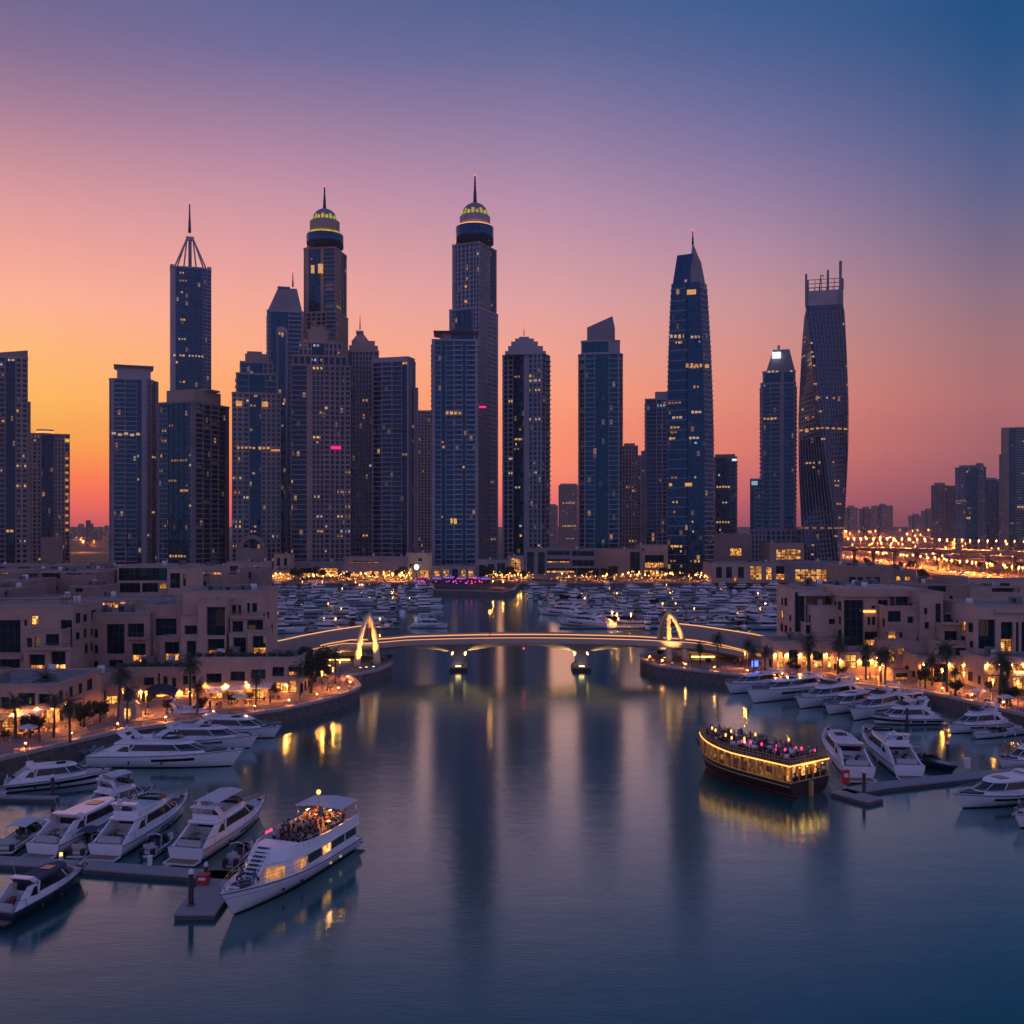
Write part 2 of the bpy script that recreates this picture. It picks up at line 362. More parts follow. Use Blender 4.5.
def ground_material():
    m = bpy.data.materials.new('ground_city'); m.use_nodes = True; t = m.node_tree; p = t.nodes['Principled BSDF']
    geo = N(t, 'ShaderNodeNewGeometry')
    br = N(t, 'ShaderNodeTexBrick'); br.inputs['Scale'].default_value = 1.0
    br.inputs['Color1'].default_value = (0.25,0.175,0.155,1); br.inputs['Color2'].default_value = (0.33,0.235,0.2,1); br.inputs['Mortar'].default_value = (0.12,0.1,0.095,1)
    br.inputs['Mortar Size'].default_value = 0.03; br.inputs['Brick Width'].default_value = 1.6; br.inputs['Row Height'].default_value = 0.8
    t.links.new(geo.outputs['Position'], br.inputs['Vector'])
    nz = N(t, 'ShaderNodeTexNoise'); nz.inputs['Scale'].default_value = 0.02; nz.inputs['Detail'].default_value = 8
    t.links.new(geo.outputs['Position'], nz.inputs['Vector'])
    cr = N(t, 'ShaderNodeValToRGB'); cr.color_ramp.elements[0].color = (0.045,0.036,0.034,1); cr.color_ramp.elements[1].color = (0.12,0.095,0.085,1)
    cr.color_ramp.elements[0].position = 0.35; cr.color_ramp.elements[1].position = 0.65
    t.links.new(nz.outputs[0], cr.inputs[0])
    sp = N(t, 'ShaderNodeSeparateXYZ'); t.links.new(geo.outputs['Position'], sp.inputs[0])
    near = M_(t, 'LESS_THAN', sp.outputs[1], 330.0)
    mx = N(t, 'ShaderNodeMix', data_type='RGBA'); t.links.new(near, mx.inputs[0]); t.links.new(cr.outputs[0], mx.inputs[6]); t.links.new(br.outputs[0], mx.inputs[7])
    t.links.new(mx.outputs[2], p.inputs['Base Color']); p.inputs['Roughness'].default_value = 0.9; p.inputs['Specular IOR Level'].default_value = 0.15
    MATS['ground_city'] = m
ground_material()
gm.materials.append(MATS['ground_city'])
ground = bpy.data.objects.new('ground', gm); COL.objects.link(ground); ground['kind'] = 'structure'

# quay walls with a paler coping
wall = MB(); cop = MB()
for a, b in zip(basin, basin[1:]):
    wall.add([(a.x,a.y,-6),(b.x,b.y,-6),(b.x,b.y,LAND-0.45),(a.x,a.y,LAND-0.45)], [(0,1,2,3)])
pl = []
for i, p in enumerate(basin):
    d = (basin[min(i+1,len(basin)-1)] - basin[max(i-1,0)]); n = Vector((-d.y, d.x, 0)).normalized()   # left of travel = land side
    pl.append((p, n))
for (a, na), (b, nb) in zip(pl, pl[1:]):
    o, w = 0.25, 1.0
    A, B, C2, D = a - na*o, b - nb*o, b + nb*w, a + na*w
    vs_ = [(q.x,q.y,LAND-0.45) for q in (A,B,C2,D)] + [(q.x,q.y,LAND+0.12) for q in (A,B,C2,D)]
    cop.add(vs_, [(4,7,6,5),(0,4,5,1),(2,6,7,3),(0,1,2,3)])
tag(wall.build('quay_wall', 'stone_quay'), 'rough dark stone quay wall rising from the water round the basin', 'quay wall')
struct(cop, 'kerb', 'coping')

def water_material():
    m = bpy.data.materials.new('water'); m.use_nodes = True; t = m.node_tree; t.nodes.clear()
    geo = N(t, 'ShaderNodeNewGeometry'); h = None
    for sc, st, det in (((0.09,0.22,1), 0.9, 4), ((0.35,1.1,1), 0.16, 3), ((0.5,4.5,1), 0.35, 2)):
        mp = N(t, 'ShaderNodeMapping'); mp.inputs['Scale'].default_value = sc; mp.inputs['Rotation'].default_value = (0,0,R(12))
        t.links.new(geo.outputs['Position'], mp.inputs[0])
        nz = N(t, 'ShaderNodeTexNoise'); nz.inputs['Scale'].default_value = 1; nz.inputs['Detail'].default_value = det
        t.links.new(mp.outputs[0], nz.inputs['Vector'])
        v = M_(t, 'MULTIPLY', nz.outputs[0], st); h = v if h is None else M_(t, 'ADD', h, v)
    b = N(t, 'ShaderNodeBump'); b.inputs['Strength'].default_value = 0.07; b.inputs['Distance'].default_value = 0.5
    t.links.new(h, b.inputs['Height'])
    gl = N(t, 'ShaderNodeBsdfGlossy'); gl.inputs['Color'].default_value = (0.77, 1.0, 0.98, 1); gl.inputs['Roughness'].default_value = 0.115
    df = N(t, 'ShaderNodeBsdfDiffuse'); df.inputs['Color'].default_value = (0.002, 0.080, 0.084, 1)
    fr = N(t, 'ShaderNodeFresnel'); fr.inputs['IOR'].default_value = 1.33
    mx = N(t, 'ShaderNodeMixShader'); out = N(t, 'ShaderNodeOutputMaterial')
    for n in (gl, fr): t.links.new(b.outputs[0], n.inputs['Normal'])
    fac = N(t, 'ShaderNodeMath', operation='MULTIPLY'); fac.use_clamp = True; fac.inputs[1].default_value = 2.3
    t.links.new(fr.outputs[0], fac.inputs[0]); t.links.new(fac.outputs[0], mx.inputs[0]); t.links.new(df.outputs[0], mx.inputs[1]); t.links.new(gl.outputs[0], mx.inputs[2])
    t.links.new(mx.outputs[0], out.inputs['Surface']); MATS['water'] = m
water_material()
w = MB(); w.add([(-260,-320,0),(300,-320,0),(300,700,0),(-260,700,0)], [(0,1,2,3)]); struct(w, 'water', 'water')

# ------------------------------------------------------------------ towers
UNIT = {}
def unit_window(mname):
    if mname not in UNIT:
        b = MB(); b.box(-0.5,0.5,-0.5,0.5,-0.5,0.5); o = b.build('window', mname); UNIT[mname] = o.data
        COL.objects.unlink(o); bpy.data.objects.remove(o)
    return UNIT[mname]
FH = 3.7
class Tower:
    def __init__(s, name, label, cx, d, wall='concrete_blue', glass='glass_blue'):
        s.cx, s.d = cx, d
        s.az = math.atan((cx-512)/F)
        s.root = thing(name, label, 'tower', ((cx-512)/F*d, d, LAND), -s.az)
        s.k = d / math.cos(s.az) / F * math.cos(s.az) ; s.wall, s.glass = wall, glass
        s.W, s.G = MB(), MB(); s.segs = []
    def X(s, px): return (px - s.cx) * s.k * math.cos(s.az) if False else (px - s.cx) * s.k * math.cos(s.az)
    def Z(s, py, y=0): return CAMZ - (py - HOR) / F * (s.d + y) - LAND
    def foot(s, px0, px1, dep=26, y=0, split=None, theta=30):
        x0, x1 = s.X(px0), s.X(px1)
        if split is None: return [(x0,y),(x1,y),(x1,y+dep),(x0,y+dep)]
        xc = x0 + split*(x1-x0); th = R(theta)
        a = (xc-x0)*math.tan(th); b = (x1-xc)/math.tan(th)
        return [(x0,y+a),(xc,y),(x1,y+b),(x0+x1-xc,y+a+b)]
    def facade(s, P, Q, z0, z1, segs, lit=True):
        P, Q = Vector(P), Vector(Q); L = (Q-P).length
        if L < 0.3: return
        t = (Q-P)/L; n = Vector((t.y, -t.x)); W, G = s.W, s.G
        if isinstance(segs, str): segs = [(1.0, segs)]
        tot = sum(f for f,_ in segs); u = 0.0; nf = max(1, int((z1-z0)/FH)); fh = (z1-z0)/nf
        for f, st in segs:
            u0, u1 = u, u + L*f/tot; u = u1; wd = u1-u0
            if st == 'wall':
                W.obox(P,t,n,u0,u1,-1.5,0,z0,z1); continue
            v = {'glass':-0.35,'band':-1.3,'pier':-0.6,'punch':-0.5,'rib':-0.5,'deep':-2.2,'line':-0.3}[st]
            q = lambda uu, z: (P.x+t.x*uu+n.x*v, P.y+t.y*uu+n.y*v, z)
            G.add([q(u0,z0),q(u1,z0),q(u1,z1),q(u0,z1)], [(0,1,2,3)])
            if lit: s.segs.append((P,t,n,u0,u1,v,z0,z1,fh,nf))
            if st == 'glass':
                k = max(1, round(wd/4.5))
                for i in range(k+1):
                    uu = u0 + wd*i/k; W.obox(P,t,n,max(u0,uu-.16),min(u1,uu+.16),v,0.06,z0,z1,1)
                for i in range(nf): W.obox(P,t,n,u0,u1,v,-0.12,z0+i*fh,z0+i*fh+0.5,1)
            elif st == 'line':
                for i in range(nf): W.obox(P,t,n,u0,u1,v,0.05,z0+i*fh,z0+i*fh+0.8)
                k = max(1, round(wd/6))
                for i in range(k+1): 
                    uu = u0+wd*i/k; W.obox(P,t,n,max(u0,uu-.2),min(u1,uu+.2),v,0.1,z0,z1)
            elif st == 'band':
                k = max(1, round(wd/8)); rb = random.Random(int(u0*10+z1))
                for i in range(nf):
                    for c in range(k):
                        odd = (c + int(u0)) % 2; W.obox(P,t,n,u0-(0.3 if c==0 else 0)+wd*c/k,u0+wd*(c+1)/k+(0.3 if c==k-1 else 0),v,0.75 if odd else 0.15,z0+i*fh,z0+i*fh+(0.95 if odd else 0.6))
                        if rb.random() < .12: W.obox(P,t,n,u0+wd*(c+.15)/k,u0+wd*(c+.85)/k,v+.05,v+.5,z0+i*fh+.8,z0+i*fh+3.0)
                for i in range(k+1):
                    uu = u0+wd*i/k; W.obox(P,t,n,max(u0,uu-.35),min(u1,uu+.35),v,0.1,z0,z1)
            elif st == 'deep':
                for i in range(nf): W.obox(P,t,n,u0-.6,u1+.6,v,0.9,z0+i*fh,z0+i*fh+0.78)
                W.obox(P,t,n,u0,u0+.5,v,0.1,z0,z1); W.obox(P,t,n,u1-.5,u1,v,0.1,z0,z1)
            elif st == 'pier':
                k = max(1, round(wd/4.2))
                for i in range(k+1):
                    uu = u0+wd*i/k; W.obox(P,t,n,max(u0,uu-.55),min(u1,uu+.55),v,0.3,z0,z1)
                for i in range(nf): W.obox(P,t,n,u0,u1,v,0.0,z0+i*fh,z0+i*fh+0.9)
            elif st == 'punch':
                k = max(1, round(wd/3.4))
                for i in range(k+1):
                    uu = u0+wd*i/k; W.obox(P,t,n,max(u0,uu-.7),min(u1,uu+.7),v,0.06,z0,z1)
                for i in range(nf): W.obox(P,t,n,u0,u1,v,0.0,z0+i*fh,z0+i*fh+1.25)
            elif st == 'rib':
                k = max(1, round(wd/2.6))
                for i in range(k+1):
                    uu = u0+wd*i/k; W.obox(P,t,n,max(u0,uu-.4),min(u1,uu+.4),v,0.35,z0,z1)
                for i in range(nf): W.obox(P,t,n,u0,u1,v,-0.1,z0+i*fh,z0+i*fh+0.9)
    def shaft(s, fp, y1, y0=None, front='band', side=None, back='wall', parapet=1.4, lit=True):
        z0 = 0 if y0 is None else s.Z(y0); z1 = s.Z(y1); n = len(fp)
        fr = front if isinstance(front, list) and front and isinstance(front[0], (list, str)) and not isinstance(front[0], tuple) else [front]
        styles = list(fr)
        while len(styles) < n: styles.append(side if side and len(styles) in (1, n-1) else back)
        for i in range(n): s.facade(fp[i], fp[(i+1)%n], z0, z1, styles[i], lit and i < 2)
        cxm = sum(p[0] for p in fp)/n; cym = sum(p[1] for p in fp)/n
        ins = [(cxm+(p[0]-cxm)*0.94, cym+(p[1]-cym)*0.94) for p in fp]
        s.G.prism(ins, z0, z1-0.05)
        out = [(cxm+(p[0]-cxm)*1.015, cym+(p[1]-cym)*1.015) for p in fp]
        s.W.prism(out, z1, z1+parapet)
        return s
    def block(s, px0, px1, y1, y0, dep=14, y=4, name=None, m=None, tp=1.0, tx=0.0):     # plain or tapering mass
        x0, x1 = s.X(px0), s.X(px1); xm = (x0+x1)/2 + tx; hw = (x1-x0)/2
        b = MB() if name else s.W
        b.prism([(x0,y),(x1,y),(x1,y+dep),(x0,y+dep)], s.Z(y0), s.Z(y1), 0,
                [(xm-hw*tp, y+dep/2-dep/2*tp),(xm+hw*tp, y+dep/2-dep/2*tp),(xm+hw*tp,y+dep/2+dep/2*tp),(xm-hw*tp,y+dep/2+dep/2*tp)])
        if name: return b.build(name, m or s.wall, s.root)
    def mast(s, px, y1, y0, r=0.8, y=10, name='spire', m='dark_metal', tip=True):
        b = MB(); z0, z1 = s.Z(y0, y), s.Z(y1, y); b.cyl(s.X(px), y, z0 - .5, z0+(z1-z0)*.45, r, r*.7, 8); b.cyl(s.X(px), y, z0+(z1-z0)*.45, z1, r*.6, r*.35, 8)
        o = b.build(name, m, s.root)
        if tip:
            k = MB(); k.ball(s.X(px), y, z1+0.5, 0.7); k.build('beacon', 'lamp_red', o)
        return o
    def strip(s, px0, px1, py, h=2.0, m='win_warm', y=-0.6, dep=1.2):     # a run of lit windows on one floor
        x0, x1 = s.X(px0), s.X(px1); n = int((x1 - x0) / 2.7); rs = random.Random(int(px0 * 31 + py * 7))
        if n >= 3 and m not in ('magenta',):
            w = (x1 - x0) / n
            for i in range(n):
                if rs.random() < .22: continue
                o = bpy.data.objects.new('window', unit_window(rs.choice((m, m, 'win_pale', 'win_amber', 'win_warm')))); COL.objects.link(o); o.parent = s.root
                o.location = (x0 + w * (i + .5), y, s.Z(py) + rs.uniform(-.15, .15)); o.scale = (w * rs.uniform(.45, .8), dep, h * rs.uniform(.6, 1))
            return
        o = bpy.data.objects.new('window', unit_window(m)); COL.objects.link(o); o.parent = s.root
        o.location = ((s.X(px0)+s.X(px1))/2, y, s.Z(py)); o.scale = (abs(s.X(px1)-s.X(px0)), dep, h)
    def done(s, lit=20, kinds=('win_warm','win_warm','win_gold','win_pale','win_amber')):
        s.W.build('wall', [s.wall, 'dark_metal'], s.root)
        if s.G.v: s.G.build('glazing', s.glass, s.root)
        rnd = random.Random(int(s.cx*7)); cand = [q for q in s.segs if q[4]-q[3] > 2.5]
        if not cand: return s
        wts = [(q[4]-q[3])*(q[7]-q[6]) for q in cand]
        made = 0; lit = min(96, int(lit * 1.75))
        while made < lit:
            P,t,n,u0,u1,v,z0,z1,fh,nf = rnd.choices(cand, wts)[0]
            fl = int(nf * rnd.random()**1.3) if rnd.random() < .7 else rnd.randrange(nf)
            run = rnd.choice((1,1,1,2,2,3,6)); w = rnd.choice((1.3,1.7,2.1)); u = u0 + rnd.random()*max(0.1, u1-u0-run*2.5)
            m = rnd.choice(kinds if rnd.random()<.45 else ('win_pale','win_amber','win_cool','win_dim','win_dim','win_rose','win_dim'))
            for r in range(run):
                if u + r*2.6 + w > u1 or made >= lit: break
                uc = u + r*2.6 + w/2; z = z0+fl*fh+fh*0.66
                o = bpy.data.objects.new('window', unit_window(m)); COL.objects.link(o); o.parent = s.root
                o.location = (P.x+t.x*uc+n.x*(v+.1), P.y+t.y*uc+n.y*(v+.1), z)
                o.rotation_euler = (0,0,math.atan2(t.y,t.x)); o.scale = (w*rnd.uniform(.7,1), 0.3, rnd.uniform(1.3,1.9)); made += 1
            if run > 0 and made >= lit: break
        return s

T = Tower('residential_tower', 'dark tower with a slanting roof at the far left edge of the picture', 8, 745, 'concrete_tan', 'glass_dark')
T.shaft(T.foot(-22,28,22), 358, front=[[(.3,'punch'),(.25,'pier'),(.2,'glass'),(.25,'punch')]], side='punch')
b = MB(); x0,x1 = T.X(-22),T.X(28); b.add([(x0,0,T.Z(357)),(x1,0,T.Z(357)),(x1,20,T.Z(357)),(x0,20,T.Z(357)),(x0,0,T.Z(356)),(x1,0,T.Z(349)),(x1,20,T.Z(349)),(x0,20,T.Z(356))],[(0,1,5,4),(1,2,6,5),(2,3,7,6),(3,0,4,7),(4,5,6,7)]); b.build('crown','concrete_grey',T.root)
T.shaft(T.foot(28.3,31,15,y=3), 402, front='punch'); T.strip(-4,10,421,1.6); T.done(34, ('win_pale','win_warm','win_cool','win_gold'))
T = Tower('residential_tower', 'tan slab tower with an orange lit roof drum, second from the left', 49, 900, 'concrete_tan', 'glass_dark')
T.shaft(T.foot(28,70,24), 435, front=[[(.32,'punch'),(.3,'glass'),(.26,'punch'),(.12,'punch')]], side='punch')
b = MB(); b.cyl(T.X(45),11,T.Z(434),T.Z(429),6.5,7.2,20); b.build('roof_drum','concrete_tan',T.root)
b = MB(); b.cyl(T.X(45),11,T.Z(432.6),T.Z(430.5),7.3,7.4,20); b.build('light_band','led_warm',T.root)
b = MB(); b.box(T.X(41),T.X(63),-6,-0.8,0,T.Z(537)); b.build('podium','concrete_tan',T.root)
for i in range(11): T.strip(65.5,68.5,458+i*7.2,2.2,'win_amber')
T.strip(65,69.5,440,3,'win_gold'); T.done(10)
T = Tower('residential_tower', 'grey tower whose set back top carries a flaring flat rim', 134, 800, 'concrete_blue', 'glass_blue')
T.shaft(T.foot(109,159,split=.76,theta=22), 379, front=[[(.12,'wall'),(.62,'band'),(.12,'glass'),(.14,'wall')],[(.4,'pier'),(.3,'glass'),(.3,'pier')]])
T.block(117,151,367,379,20,6,'crown'); b = MB(); zz=T.Z(367)
b.prism([(T.X(117.5),5),(T.X(150.5),5),(T.X(150.5),27),(T.X(117.5),27)], zz, T.Z(364.8), 0, [(T.X(113.5),2),(T.X(154),2),(T.X(154),30),(T.X(113.5),30)]); b.build('roof_rim','concrete_blue',T.root)
for a in range(5): T.strip(112+a*6,116+a*6,434+(a%2),1.8,'win_pale')
T.done(26, ('win_pale','win_warm','win_gold'))
T = Tower('office_tower', 'slim pale tower topped by a pyramid of struts and a tall mast', 191, 960, 'concrete_blue', 'glass_blue')
fp = T.foot(170,211.5,30); x0,x1=T.X(170),T.X(211.5)
fp = [(x0,6),(x0+5,1.2),(x0+16,0),(x1-8,0),(x1,6),(x1,34),(x0,34)]
T.shaft(fp, 268, front=[['wall','glass','glass','line','glass']]) if False else T.shaft(fp, 268, front=['wall','glass','glass','line','glass'])
for a,bq in ((170,174),(207.5,211.5)): T.block(a,bq,264,268,8,6)
b = MB()
ap = Vector((T.X(190),16,T.Z(232)))
for px_,yy in ((175,4),(184,1),(196,1),(206,4),(175,28),(206,28)):
    q = Vector((T.X(px_),yy,T.Z(266))); b.tube([q, q.lerp(Vector((T.X(187 if px_<190 else 193),16,T.Z(234))),1)], .75, 6)
b.box(T.X(187)-1,T.X(193)+1,14,18,T.Z(236),T.Z(232.5)); b.build('pyramid_struts','bridge_paint',T.root)
b = MB(); b.cyl(T.X(190),16,T.Z(266),T.Z(236),1.6,1.6,8); b.build('roof_core','concrete_grey',T.root)
T.mast(189.6,204,232.5,1.5,16); T.strip(173,185,356,2,'win_warm'); T.strip(188,204,356,2,'win_pale'); T.done(22)
T = Tower('residential_tower', 'broad tower with a dark teal glass left face and banded right face', 194, 742, 'concrete_grey', 'glass_teal')
T.shaft(T.foot(157,231,split=.48,theta=40), 402.5, front=[[(.3,'line'),(.6,'glass'),(.1,'line')],[(.08,'wall'),(.84,'band'),(.08,'wall')]])
b = MB(); f2 = T.foot(166,222,split=.5,theta=40,y=6); b.prism(f2,T.Z(402),T.Z(388),0); b.build('crown','concrete_tan',T.root)
b = MB(); f2 = T.foot(195,221,split=.5,theta=40,y=12); b.prism(f2,T.Z(388),T.Z(386),0); b.build('roof_plant','concrete_tan',T.root)
T.done(40, ('win_warm','win_gold','win_amber','win_warm'))
T = Tower('residential_tower', 'stepped tan tower with arched entrance and central blue glass strip', 257, 765, 'concrete_tan', 'glass_blue')
T.shaft(T.foot(232,281,24,y=2), 394, front=[[(.22,'punch'),(.14,'punch'),(.24,'glass'),(.2,'punch'),(.2,'punch')]], side='punch')
T.shaft(T.foot(236,278,20,y=4), 374, 393, front=[[(.3,'band'),(.4,'glass'),(.3,'band')]], side='band')
T.shaft(T.foot(240,273,16,y=6), 362, 373, front=[[(.3,'band'),(.4,'glass'),(.3,'pier')]], side='pier')
T.block(245,269,352,362,12,8,'crown'); T.block(247,262,349.5,352,9,9,'roof_plant')
T.strip(232.5,256,448,2,'win_amber'); T.strip(258,270,448,2,'win_warm'); T.strip(271,280,450,1.6,'win_amber')
for c in (239,265): T.strip(c-3,c+3,404,3.5,'win_warm',-.2,4.5)
b = MB(); zc = T.Z(548); r = 7.0; pts = [(r*math.cos(a),r*math.sin(a)) for a in [math.pi*k/10 for k in range(11)]]
for sgn,ri,ro in ((1,r,r*1.5),):
    inner=[(T.X(252)+p[0],p[1]+zc) for p in pts]; outer=[(T.X(252)+p[0]*1.45,p[1]*1.45+zc) for p in pts]
    for (a,c),(a2,c2) in zip(zip(inner,outer),list(zip(inner,outer))[1:]):
        b.add([(a[0],-2,a[1]),(a2[0],-2,a2[1]),(c2[0],-2,c2[1]),(c[0],-2,c[1]),(a[0],1,a[1]),(a2[0],1,a2[1]),(c2[0],1,c2[1]),(c[0],1,c[1])],[(0,3,2,1),(0,1,5,4),(2,3,7,6),(4,5,6,7),(0,4,7,3),(1,2,6,5)])
b.build('entrance_arch','concrete_tan',T.root)
b = MB(); b.box(T.X(236),T.X(268),-3,1.5,0,zc-0.3); b.build('podium','concrete_tan',T.root); T.done(26, ('win_warm','win_amber','win_pale'))
T = Tower('residential_tower', 'tower with sloping trapezoid roof and thin mast beside the taller domed tower', 285, 850, 'concrete_blue', 'glass_blue')
T.shaft(T.foot(267,303,26), 312, front=[[(.1,'band'),(.5,'glass'),(.4,'band')]], side='band')
x0,x1=T.X(267.5),T.X(302.5); b=MB(); b.prism([(x0,1),(x1,1),(x1,24),(x0,24)],T.Z(311.5),T.Z(286),0,[(T.X(278),8),(T.X(297),8),(T.X(297),18),(T.X(278),18)]); b.prism([(T.X(277.5),7),(T.X(290),7),(T.X(290),19),(T.X(277.5),19)],T.Z(286),T.Z(284.6)); b.build('sloping_roof','concrete_grey',T.root)
T.shaft(T.foot(276,288,5,y=-3.5), 333, front=[[(.2,'wall'),(.6,'glass'),(.2,'wall')]], side='wall')
b=MB(); b.loft([[(T.X(282)+5.0*math.cos(math.pi*k/8),yy,T.Z(333)+5*math.sin(math.pi*k/8)) for k in range(9)] for yy in (-3.6,1)],0,True); b.build('arch_head','concrete_blue',T.root)
T.mast(293,272,286,.8,14,'mast'); T.done(12)
def dome(T, px0, px1, ybase, ytop, dark='concrete_grey', lit=True):
    r=(T.X(px1)-T.X(px0))/2; x=(T.X(px0)+T.X(px1))/2; h=T.Z(ytop,16)-T.Z(ybase,16); y=16; z=T.Z(ybase,16)
    b=MB(); b.lathe(x,y,[(r*math.cos(a),z+h*math.sin(a)) for a in [R(q) for q in (0,12,25,40,55,70,82,89)]],20); o=b.build('dome',dark,T.root)
    for q0 in range(20):
        b=MB()
        a0,a1=2*math.pi*(q0+.14)/20,2*math.pi*(q0+.86)/20
        rr=[(r*math.cos(R(e))+.25,z+h*math.sin(R(e))) for e in (4,13,19 if q0%2 else 27)]
        b.loft([[(x+ra*math.cos(a0),y+ra*math.sin(a0),za),(x+ra*math.cos(a1),y+ra*math.sin(a1),za)] for ra,za in rr],0,False); b.build('window','dome_gold',o)
    return x,y
def drum(T, px0, px1, y0, y1, name='drum', m=None, n=24, dx=0):
    b=MB(); r=(T.X(px1)-T.X(px0))/2; b.cyl((T.X(px0)+T.X(px1))/2,16,T.Z(y0,16)-(1 if name=='drum' else 0),T.Z(y1,16),r,r,n); return b.build(name,m or T.wall,T.root)
T = Tower('domed_tower', 'tan tower whose gold lit dome rises behind the stepped tan tower', 326, 880, 'concrete_tan', 'glass_blue')
T.shaft(T.foot(303,349,36,split=.72,theta=20), 312, front=[[(.1,'punch'),(.3,'pier'),(.3,'pier'),(.3,'band')],'punch'])
T.shaft(T.foot(303.5,347.5,34,y=1.5,split=.72,theta=20), 247, 311, front=[[(.16,'wall'),(.38,'glass'),(.08,'wall'),(.38,'band')],[(.5,'punch'),(.5,'glass')]])
T.strip(311,314.5,270,7,'win_warm'); T.strip(318,323,269,8,'win_warm')
drum(T,306,344,247,236,m='glass_blue'); drum(T,306.6,342.6,236,234,'light_band','dome_gold'); drum(T,309.5,340,234,222.5)
dome(T,311.5,338,222.5,209); T.mast(324.5,187,210,1.6,16); T.done(16)
T = Tower('residential_tower', 'tallest stepped tan block standing right in front of the gold domed tower', 320, 752, 'concrete_tan', 'glass_dark')
T.shaft(T.foot(291,351,22,y=2), 366, front=[[(.27,'band'),(.08,'wall'),(.2,'rib'),(.1,'punch'),(.25,'pier'),(.1,'punch')]], side='punch')
T.shaft(T.foot(293,347,18,y=4), 356, 365, front='pier', side='pier'); T.shaft(T.foot(299,342,14,y=6), 342, 355, front=[[(.3,'punch'),(.3,'glass'),(.4,'punch')]], side='punch')
T.shaft(T.foot(306,330,11,y=7), 330, 341, front='wall'); T.block(311,325,324.5,330,9,8,'crown')
T.strip(331,341,447.5,2,'magenta'); T.done(58, ('win_warm','win_gold','win_warm','win_pale','win_amber'))
T = Tower('residential_tower', 'tower with rounded shoulders and a little pyramid cap with antenna', 363, 800, 'concrete_tan', 'glass_dark')
T.shaft(T.foot(348,379,24), 352, front=[[(.14,'glass'),(.32,'rib'),(.2,'rib'),(.34,'punch')]], side='punch')
T.block(349,378,345,351,20,2); T.block(351.5,375,340,345,17,3); 
b=MB(); b.prism([(T.X(352),4),(T.X(369),4),(T.X(369),18),(T.X(352),18)],T.Z(340),T.Z(331),0,[(T.X(358),9),(T.X(363),9),(T.X(363),13),(T.X(358),13)]); b.build('pyramid_cap','concrete_tan',T.root)
b=MB(); b.box(T.X(356),T.X(363.5),7,15,T.Z(331),T.Z(329)); b.build('roof_plant','concrete_blue',T.root)
T.mast(360,316,329,.55,11,'antenna'); T.done(24, ('win_gold','win_warm','win_pale'))
T = Tower('residential_tower', 'dark banded slab tower with a plain rounded top right of the pyramid cap', 394, 770, 'concrete_blue', 'glass_dark')
T.shaft(T.foot(371,416,split=.84,theta=24), 361, front=[[(.02,'wall'),(.8,'band'),(.18,'glass')],[(.5,'wall'),(.5,'punch')]])
T.shaft(T.foot(371.5,415,split=.84,theta=24,y=1), 357.5, 361, front='wall', lit=False)
T.shaft(T.foot(414,418.5,10,y=6), 388, front='band'); T.done(26)
T = Tower('residential_tower', 'distant mauve slab seen in the gap behind the banded towers', 425, 1150, 'concrete_tan', 'glass_dark')
T.shaft(T.foot(415,434,24), 412, front=[[(.3,'punch'),(.7,'punch')]], side='punch'); T.block(416,433,410,412,18,3,'roof_plant'); T.done(6)
T = Tower('residential_tower', 'blue banded tower with flared roof canopy in front of the tall domed tower', 455, 745, 'concrete_blue', 'glass_blue')
T.shaft(T.foot(432,478,24), 341, front=[[(.2,'band'),(.1,'glass'),(.36,'band'),(.08,'glass'),(.26,'band')]], side='deep')
T.shaft(T.foot(440,476,18,y=4), 332, 341, front=[[(.3,'wall'),(.7,'glass')]], lit=False)
b=MB(); b.prism([(T.X(441),3),(T.X(478),3),(T.X(478),22),(T.X(441),22)],T.Z(333),T.Z(331.5),0,[(T.X(433.5),-3),(T.X(479),-3),(T.X(479),24),(T.X(433.5),24)]); b.build('roof_canopy','concrete_tan',T.root)
T.strip(445,462,413,2.2,'win_warm',-.9); T.strip(446,461,521,4,'win_gold',-1.0); T.done(44, ('win_warm','win_gold','win_amber','win_pale'))
T = Tower('domed_tower', 'tallest blue grey tower with lit dome and long spire at centre', 474, 830, 'concrete_blue', 'glass_blue')
T.shaft(T.foot(449,499,40,split=.6,theta=28), 308, front=[[(.2,'rib'),(.6,'glass'),(.2,'rib')],[(.5,'rib'),(.5,'punch')]])
T.shaft(T.foot(452,497.5,38,y=1.5,split=.6,theta=28), 242, 307, front=[[(.2,'rib'),(.6,'pier'),(.2,'rib')],[(.6,'rib'),(.4,'glass')]])
drum(T,455.5,494,243,228,m='glass_blue',n=32); drum(T,457,492.5,228,226.6,'light_band','led_warm',32); drum(T,459.5,490.5,226.6,217.5,n=32)
dome(T,461,489,217.5,203); T.mast(475,176,204,1.7,16)
for py in (285,300): T.strip(464,478,py,2,'win_warm',6)
T.strip(474,486,407,1.5,'magenta',-.5); T.done(16)
T = Tower('residential_tower', 'tower with rounded stepped crown and many yellow lit flats', 526, 772, 'concrete_blue', 'glass_teal')
T.shaft(T.foot(502,550.5,24,split=.82,theta=22), 354, front=[[(.14,'band'),(.14,'pier'),(.27,'glass'),(.12,'wall'),(.33,'pier')],'band'])
for a,c,y0,y1,q in ((505,546,354,350.5,2),(508,543,350.5,345,4),(511,538,345,340,6),(515,534,340,336.5,8),(519,529,336.5,334.5,9)): T.block(a,c,y1,y0,22-q*1.6,q)
T.mast(524,328,335,.4,12,'antenna'); T.done(74, ('win_gold','win_warm','win_gold','win_pale'))
T = Tower('residential_tower', 'blue glass tower with curved balconies and a roof blade slanting up to the right', 600, 772, 'concrete_blue', 'glass_teal')
